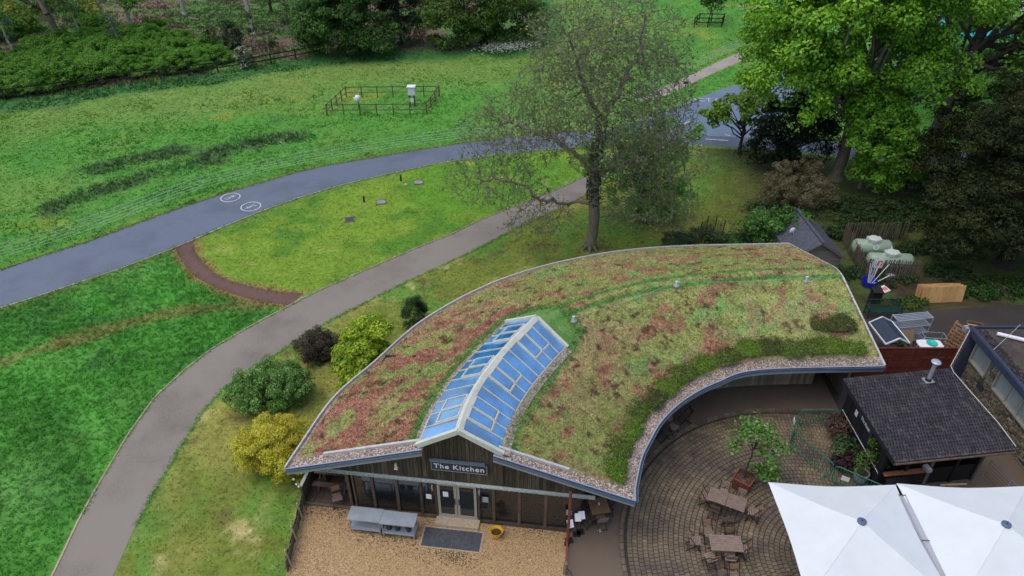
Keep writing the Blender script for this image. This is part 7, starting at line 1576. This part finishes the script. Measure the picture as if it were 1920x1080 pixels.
bp_ = thing('plywood_sheet', 'plain brown board standing against the shelving rack', 'board', (20.55, 28.85, 0), R(6), rot=(R(-14), 0, R(6))); mb = MB(); mb.box((0, 0, .5), (.75, .02, 1.0)); mb.build('sheet', M['cardb'], parent=bp_); mb = MB(); mb.box((0, .015, .5), (.75, .02, .06)); mb.build('batten', M['pallet'], parent=bp_)
for q, (x, y, a, tl, lb) in enumerate(((22.75, 28.1, -62, 8, 'wooden pallet leaning upright against the stone building corner'), (23.05, 28.75, -62, 14, 'wooden pallet standing behind the leaning one'))):
    t = thing('pallet', lb, 'pallet', (x, y, 0), rot=(R(-tl), 0, R(a)))
    for k in range(7): mb = MB(); mb.box((0, -.07, .1 + k * .2), (1.15, .022, .10)); mb.build('slat', M['pallet'], parent=t)
    for x_ in (-.52, 0, .52): mb = MB(); mb.box((x_, 0, .7), (.09, .11, 1.4)); mb.build('bearer', M['pallet'], parent=t)
t = thing('wooden_box', 'open pine box standing in the yard behind the flat roof corner', 'box', (24.0, 29.15, 0), R(-20)); mb = MB()
for k in range(4): a = Matrix.Rotation(k * math.pi / 2, 3, 'Z'); mb.box(a @ Vector((0, -.36, .6)), (.72, .03, 1.2), a)
mb.build('body', M['pallet'], parent=t); mb = MB(); mb.box((0, 0, 1.2), (.78, .08, .04)); mb.build('cross_bar', M['pine'], parent=t)
pt = plant('potted_shrub', 'dark leafy pot plant beside the brown board in the yard', 'plant', (20.1, 28.3, 0), [(0, 0, .6, .3, .3, .3)], 14, 40, .15, .05, [(0.02, 0.06, 0.02), (0.04, 0.09, 0.03)], trunk_r=.02, nl=4)
# bench
bn = thing('park_bench', 'dark green metal bench with lattice back facing the yard', 'bench', (20.5, 31.75, 0), R(180 + 1)); mb = MB()
for k in range(5): mb.bar((-.95, -.02 + k * .095, .44), (.95, -.02 + k * .095, .44), .07, .03)
mb.build('seat', M['dkgreen'], parent=bn); mb = MB(); mb.bar((-.95, -.12, .92), (.95, -.12, .92), .05, .05); mb.bar((-.95, -.06, .52), (.95, -.06, .52), .04, .04)
for k in range(14): x = -.95 + k * .1357; mb.bar((x, -.06, .52), (min(x + .27, .95), -.12, .92), .022, .016, (0, 1, 0)); mb.bar((x + .1357, -.06, .52), (max(x - .13, -.95), -.125, .92), .022, .016, (0, 1, 0))
mb.build('backrest', M['dkgreen'], parent=bn)
for s_ in (-1, 1): mb = MB(); x = s_ * .92; mb.bar((x, .38, 0), (x, .36, .66), .045); mb.bar((x, -.06, 0), (x, -.12, .92), .045); mb.bar((x, .38, .66), (x, -.1, .66), .05, .04); mb.build('armrest_frame', M['dkgreen'], parent=bn)
# pine panels leaning
for k in range(3):
    t = thing('timber_panel', ['front one of three pine panels leaning together by the yew', 'middle one of three pine panels leaning together by the yew', 'rear one of three pine panels leaning together by the yew'][k], 'panel', (24.4 - .10 * k, 32.85 + .13 * k, 0), rot=(R(-10), 0, R(3))); me = None
    for b_ in range(6):
        if me is None: mb = MB(); mb.box((0, 0, .5), (.405, .05, 1.0)); o = mb.build('board', M['pine'], parent=t); me = o.data
        else: o = bpy.data.objects.new('board', me); COL.objects.link(o); o.parent = t
        o.location = (-1.03 + b_ * .412, 0, rnd.uniform(0, .01))
    mb = MB()
    for z in (.15, .85): mb.box((0, .045, z), (2.4, .04, .09))
    mb.build('batten', M['pine'], parent=t)
# bundle of signs, loose sign, bin
tb = thing('blue_tub', 'bright blue tub holding a bundle of white sign poles', 'tub', (20.95, 34.55, 0)); mb = MB(); mb.lathe([(.36, 0), (.42, .42), (.44, .42), (.40, .40), (.34, .04)], n=18); mb.build('body', M['blueb'], parent=tb)
for q, (dx, dy, h) in enumerate(((-.22, .05, 1.5), (-.05, .15, 1.55), (.10, .05, 1.3), (.28, .0, 1.6), (.75, .0, 1.45), (.95, -.05, .7), (-.15, -.1, 1.25))):
    t = thing('sign_pole', 'white pole stuck in the blue tub among others', 'pole', (20.95 + dx * .2, 34.55 + dy * .2, .05), 0, 'white poles in the blue tub'); mb = MB(); mb.cyl((0, 0, 0), (dx * .9, dy, h), .025, .025, 7); mb.build('pole_shaft', M['white'], parent=t); mb = MB(); mb.cyl((dx * .9, dy, h), (dx * .92, dy, h + .04), .035, .03, 7); mb.build('end_cap', M['blueb'], parent=t)
def warn(name, lb, loc, rot, w, h, post=0):
    t = thing(name, lb, 'sign', loc, rot=rot); mb = MB(); mb.box((0, 0, post + h / 2), (w, .015, h)); mb.build('panel', M['white'], parent=t); mb = MB(); mb.box((w * .12, -.012, post + h * .52), (w * .52, .008, h * .50)); mb.build('red_block', M['red'], parent=t)
    mb = MB(); mb.box((0, -.011, post + h * .12), (w * .9, .006, h * .14)); mb.build('cream_band', M['cream'], parent=t); mb = MB()
    for k in range(4): mb.box((w * .12, -.018, post + h * (.36 + .1 * k)), (w * .40, .004, h * .03)); mb.box((-w * .33, -.012, post + h * (.36 + .12 * k)), (w * .14, .004, h * .06))
    mb.build('print_lines', M['cream'], parent=t, kind='stuff')
    if post: mb = MB(); mb.bar((0, .02, 0), (0, .02, post + .1), .05); mb.build('post', M['white'], parent=t)
warn('warning_sign', 'upright white and red notice board on a post by the gas tanks', (21.35, 34.9, 0), (0, 0, R(-6)), .50, .62, 1.0)
warn('loose_sign', 'white and red notice board lying flat on the ground in the yard', (21.75, 33.8, .05), (R(-80), 0, R(28)), .62, .50)
bn_ = thing('black_bin', 'black lidded bin behind the green bench', 'bin', (20.6, 32.9, 0)); mb = MB(); mb.box((0, 0, .4), (.5, .45, .8)); mb.build('body', M['blackpl'], parent=bn_); mb = MB(); mb.slab([(-.28, -.27, .80), (.28, -.27, .80), (.28, .27, .88), (-.28, .27, .88)], .05); mb.build('lid', M['blackpl'], parent=bn_)
gb = thing('grey_block', 'low grey block half covered by brambles near the fallen sign', 'block', (22.45, 35.2, 0), .2); mb = MB(); mb.box((0, 0, .16), (.55, .3, .32)); mb.build('block_body', M['concretepot'], parent=gb); mb = MB(); mb.box((0, 0, .33), (.4, .2, .03)); mb.build('block_top', M['trim'], parent=gb)
# gas tanks and pales
def tank(lb, px0, px1, py, r):
    a, b_ = G(px0, py, r + .35), G(px1, py + 3, r + .35); t = thing('gas_tank', lb, 'tank', (a + b_) / 2 - Vector((0, 0, r + .35)), math.atan2((b_ - a).y, (b_ - a).x)); L = (b_ - a).length; z = r + .35; mb = MB(); n = 26; pr = [(-L / 2, .02), (-L / 2 + r * .08, r * .45), (-L / 2 + r * .25, r * .8), (-L / 2 + r * .5, r), (L / 2 - r * .5, r), (L / 2 - r * .25, r * .8), (L / 2 - r * .08, r * .45), (L / 2, .02)]
    vs = []; fs = []
    for x, q in pr: vs += [(x, q * math.cos(2 * math.pi * k / n), z + q * math.sin(2 * math.pi * k / n)) for k in range(n)]
    for i in range(len(pr) - 1): fs += [(i * n + k, i * n + (k + 1) % n, (i + 1) * n + (k + 1) % n, (i + 1) * n + k) for k in range(n)]
    mb.add(vs, fs); mb.build('shell', M['tank'], parent=t, smooth=True); mb = MB(); mb.lathe([(.34, z + r - .06), (.34, z + r + .14), (.30, z + r + .19), (0, z + r + .2)], n=16); mb.box((0, 0, z + r + .07), (.80, .44, .18)); mb.build('valve_hood', M['tanklid'], parent=t)
    for x in (-L * .28, L * .28): mb = MB(); mb.box((x, 0, .22), (.2, r * 1.5, .44)); mb.build('saddle', M['concretepot'], parent=t)
    mb = MB(); mb.box((L * .36, -r * .80, z + r * .52), (.30, .02, .15), Matrix.Rotation(R(-32), 3, 'X')); mb.build('label_plate', M['white'], parent=t)
    mb = MB(); disc = [( .17 * math.cos(q), .17 * math.sin(q)) for q in np.linspace(0, 2 * math.pi, 20, endpoint=False)]; Rr = Matrix.Rotation(R(58), 3, 'X'); c_ = Vector((.05, -r * .86, z + r * .53))
    n2 = 20; vs = [c_ + Rr @ Vector((x, y, .005)) for x, y in disc] + [c_ + Rr @ Vector((x * .6, y * .6, .005)) for x, y in disc]; mb.add(vs, [(i, (i + 1) % n2, n2 + (i + 1) % n2, n2 + i) for i in range(n2)]); mb.build('ring_emblem', M['tanklid'], parent=t)
tank('rear sage green gas tank with a pale emblem and hood', 1597, 1672, 462, .50); tank('front sage green gas tank partly hidden by the pale fence', 1624, 1712, 487, .46)
M['pale'] = pm('grey_cleft_pale', (0.085, 0.065, 0.045), .9, .4, 6, col2=(0.17, 0.14, 0.10), objrand=.3)
def pale_fence(lb, a, b_, h=1.35):
    a, b_ = Vector((a[0], a[1], 0)), Vector((b_[0], b_[1], 0)); d = b_ - a; n = int(d.length / .115); t = thing('pale_fence', lb, 'fence', a, math.atan2(d.y, d.x)); me = None
    for k in range(n):
        if me is None: mb = MB(); mb.box((0, 0, h / 2), (.055, .022, h)); o = mb.build('pale', M['pale'], parent=t); me = o.data
        else: o = bpy.data.objects.new('pale', me); COL.objects.link(o); o.parent = t
        o.location = (k * .115, rnd.uniform(-.02, .02), rnd.uniform(-.08, .06)); o.rotation_euler = (rnd.uniform(-.05, .05), rnd.uniform(-.06, .06), 0)
    for z in (.3, 1.05): mb = MB(); mb.bar((0, .03, z), (d.length, .03, z), .03, .03); mb.build('rail_wire', M['fencedark'], parent=t)
p0, p1, p2, p3 = G(1614, 521), G(1724, 527), G(1578, 452), G(1700, 452)
pale_fence('cleft pale fence along the front of the gas tanks', p0, p1); pale_fence('cleft pale fence on the left of the gas tanks', p2, p0); pale_fence('cleft pale fence behind the gas tanks', p2, p3)
# shed
sh = thing('slate_shed', 'small weatherboarded shed with dark slate gable roof and cable reel', 'shed', (17.45, 36.3, 0), R(3)); hw, y0, y1, ze, za = 1.35, -1.75, 1.9, 2.05, 3.0; me = None
rfp = {}
for s_ in (-1, 1):
    q = [Vector((0, y0 - .15, za)), Vector((0, y1 + .15, za)), Vector((s_ * (hw + .18), y1 + .15, ze - .10)), Vector((s_ * (hw + .18), y0 - .15, ze - .10))]; mb = MB(); mb.slab(q if s_ < 0 else q[::-1], .05, (0, 0, 1)); pnl = mb.build('roof', M['slate'], parent=sh); mb = MB(); nn = (q[1] - q[0]).cross(q[3] - q[0]).normalized(); nn = nn if nn.z > 0 else -nn
    for r_ in range(8):
        for c_ in range(14):
            o_ = .5 * (r_ % 2); f0, f1 = (c_ + o_) / 14.5, (c_ + 1 + o_) / 14.5 - .006; f1 = min(f1, 1)
            P4 = lambda u, v: q[0].lerp(q[1], u).lerp(q[3].lerp(q[2], u), v)
            mb.add([P4(f0, r_ / 8) + nn * .012, P4(f1, r_ / 8) + nn * .012, P4(f1, min(1, (r_ + 1) / 8 + .02)) + nn * rnd.uniform(.022, .03), P4(f0, min(1, (r_ + 1) / 8 + .02)) + nn * rnd.uniform(.022, .03)], [(0, 1, 2, 3)])
    mb.build('slates', M['slate'], parent=pnl, kind='stuff')
    mb = MB(); mb.bar(q[0] + Vector((0, -.02, -.05)), q[3] + Vector((0, -.02, -.05)), .03, .14); mb.build('bargeboard', M['fence'], parent=sh)
mb = MB(); mb.bar((0, y0 - .16, za + .03), (0, y1 + .16, za + .03), .2, .05); mb.build('ridge_tile', M['slate'], parent=sh)
M['weatherboard'] = pm('silvered_weatherboard', (0.12, 0.105, 0.085), .85, .35, 3, col2=(0.24, 0.215, 0.18), stretch=(.6, .6, 8), objrand=.25)
for k in range(19):
    z = .02 + k * .155; w_ = hw if z + .15 < ze else hw * (za - z - .12) / (za - ze)
    if w_ < .12: continue
    mb = MB(); mb.slab([(-w_, y0, z), (w_, y0, z), (w_, y0 - .0, z + .165), (-w_, y0, z + .165)], .03, (0, -1, 0)); o = mb.build('weatherboard', M['weatherboard'], parent=sh); o.rotation_euler = (0, 0, 0)
mb = MB(); mb.box((hw, (y0 + y1) / 2, 1.0), (.05, y1 - y0, 2.0)); mb.box((-hw, (y0 + y1) / 2, 1.0), (.05, y1 - y0, 2.0)); mb.box((0, y1, 1.0), (hw * 2, .05, 2.0)); mb.build('side_wall', M['weatherboard'], parent=sh)
mb = MB(); mb.box((-.25, y0 - .03, .95), (.95, .04, 1.9)); dr = mb.build('door', M['darkwood'], parent=sh); mb = MB(); mb.box((.1, y0 - .06, 1.0), (.05, .03, .14)); mb.build('handle', M['black'], parent=dr)
ds = thing('satellite_dish', 'small white dish on the left slope of the shed roof', 'dish', (16.55, 36.4, 2.62), R(200)); mb = MB(); mb.lathe([(0, 0), (.12, .015), (.2, .05), (.2, .06), (.1, .03), (0, .02)], n=16, capb=False); mb.v = [(x, -z, y) for x, y, z in mb.v]; mb.build('dish_bowl', M['white'], parent=ds, smooth=True); mb = MB(); mb.bar((0, .02, 0), (0, .15, -.2), .03); mb.build('arm', M['metal'], parent=ds)
# ivy and undergrowth; patches under maple and yews added to darken shaded ground
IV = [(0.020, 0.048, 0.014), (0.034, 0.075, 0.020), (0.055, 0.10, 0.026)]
for px, py, w, lb, cols in ((1630, 425, 2.6, 'ivy covered bank behind the gas tanks', IV), (1575, 440, 1.6, 'ivy mass against the right slope of the shed', IV), (1660, 440, 1.2, 'brighter green laurel clump over the pale fence', [(0.03, 0.085, 0.016), (0.05, 0.12, 0.02)]), (1700, 420, 1.8, 'ivy bank with reddish leaves below the yew', IV + [(0.08, 0.035, 0.02)]), (1665, 525, 1.5, 'low brambles in front of the pale fence', IV), (1590, 515, 1.1, 'low brambles between shed and blue tub', IV), (1715, 470, 1.0, 'leafy shoots at the right end of the gas tanks', IV), (1880, 545, 2.2, 'low green weeds along the yard under the yew', [(0.03, 0.08, 0.016), (0.05, 0.115, 0.02)]), (1830, 552, 1.2, 'low green weeds right of the pine panels', [(0.03, 0.08, 0.016), (0.05, 0.115, 0.02)]), (1560, 405, 2.4, 'ivy and leaf litter behind the olive brown shrub', IV), (1625, 395, 2.6, 'ivy added as dark shade under the hanging maple bough', IV), (1690, 395, 2.4, 'ivy added as dark shade at the foot of the yews', IV), (1755, 470, 2.2, 'ivy added as dark shade between gas tanks and the huge yew', IV), (1770, 515, 1.6, 'low ivy added as shade at the left skirt of the huge yew', IV), (1440, 395, 1.8, 'leaf strewn ivy left of the olive brown shrub', IV + [(0.07, 0.045, 0.025)]), (1700, 572, .9, 'low grass tussock between bench and pine panels', [(0.05, 0.10, 0.016), (0.075, 0.13, 0.02)])):
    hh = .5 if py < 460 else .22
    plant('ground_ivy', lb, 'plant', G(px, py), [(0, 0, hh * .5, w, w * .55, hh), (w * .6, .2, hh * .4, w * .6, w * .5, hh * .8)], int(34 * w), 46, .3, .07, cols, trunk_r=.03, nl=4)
# far things glimpsed between the trees
mq = thing('turquoise_marquee', 'turquoise marquee roof glimpsed between the branches', 'marquee', G(1785, 98)); mb = MB(); w, l = 4.2, 3.0; ap = Vector((0, 0, 4.6)); cr_ = [Vector((-w, -l, 2.6)), Vector((w, -l, 2.6)), Vector((w, l, 2.6)), Vector((-w, l, 2.6))]
for k in range(4): mb.add([ap, cr_[k], cr_[(k + 1) % 4]], [(0, 1, 2)]); mb.add([cr_[k], cr_[(k + 1) % 4], cr_[(k + 1) % 4] - Vector((0, 0, .35)), cr_[k] - Vector((0, 0, .35))], [(0, 1, 2, 3)])
mb.build('canopy', M['teal'], parent=mq)
for p in cr_: mb = MB(); mb.cyl((p.x, p.y, 0), p, .05); mb.build('pole', M['white'], parent=mq)
wm = thing('white_gazebo', 'white peaked gazebo glimpsed at the top right behind the trees', 'marquee', G(1905, 45)); mb = MB(); ap = Vector((0, 0, 4.4)); cr_ = [Vector((-2, -2, 2.4)), Vector((2, -2, 2.4)), Vector((2, 2, 2.4)), Vector((-2, 2, 2.4))]
for k in range(4): mb.add([ap, cr_[k], cr_[(k + 1) % 4]], [(0, 1, 2)]); mb.add([cr_[k], cr_[(k + 1) % 4], cr_[(k + 1) % 4] - Vector((0, 0, .3)), cr_[k] - Vector((0, 0, .3))], [(0, 1, 2, 3)])
mb.build('canopy', M['white'], parent=wm)
for p in cr_: mb = MB(); mb.cyl((p.x, p.y, 0), p, .05); mb.build('pole', M['metal'], parent=wm)
vn_ = thing('parked_van', 'blue van half hidden behind the forked tree', 'van', G(1722, 128), R(25)); mb = MB(); pf = [(-2.3, .35), (2.3, .35), (2.35, 1.0), (1.75, 1.15), (1.2, 1.85), (-2.25, 1.9)]; n = len(pf); vs = [(x, -.9, z) for x, z in pf] + [(x, .9, z) for x, z in pf]; mb.add(vs, [tuple(range(n)), tuple(range(2 * n - 1, n - 1, -1))] + [(i, i + n, (i + 1) % n + n, (i + 1) % n) for i in range(n)]); mb.build('body', M['blue'], parent=vn_)
mb = MB(); mb.add([(1.28, -.78, 1.76), (1.28, .78, 1.76), (1.74, .82, 1.2), (1.74, -.82, 1.2)], [(0, 1, 2, 3)]); mb.v = [(x + .03, y, z + .01) for x, y, z in mb.v]; mb.build('windscreen', M['window'], parent=vn_)
for x in (-1.5, 1.5):
    for y in (-.85, .85): mb = MB(); mb.cyl((x, y - .1, .34), (x, y + .1, .34), .34, .34, 16); mb.build('wheel', M['blackpl'], parent=vn_)
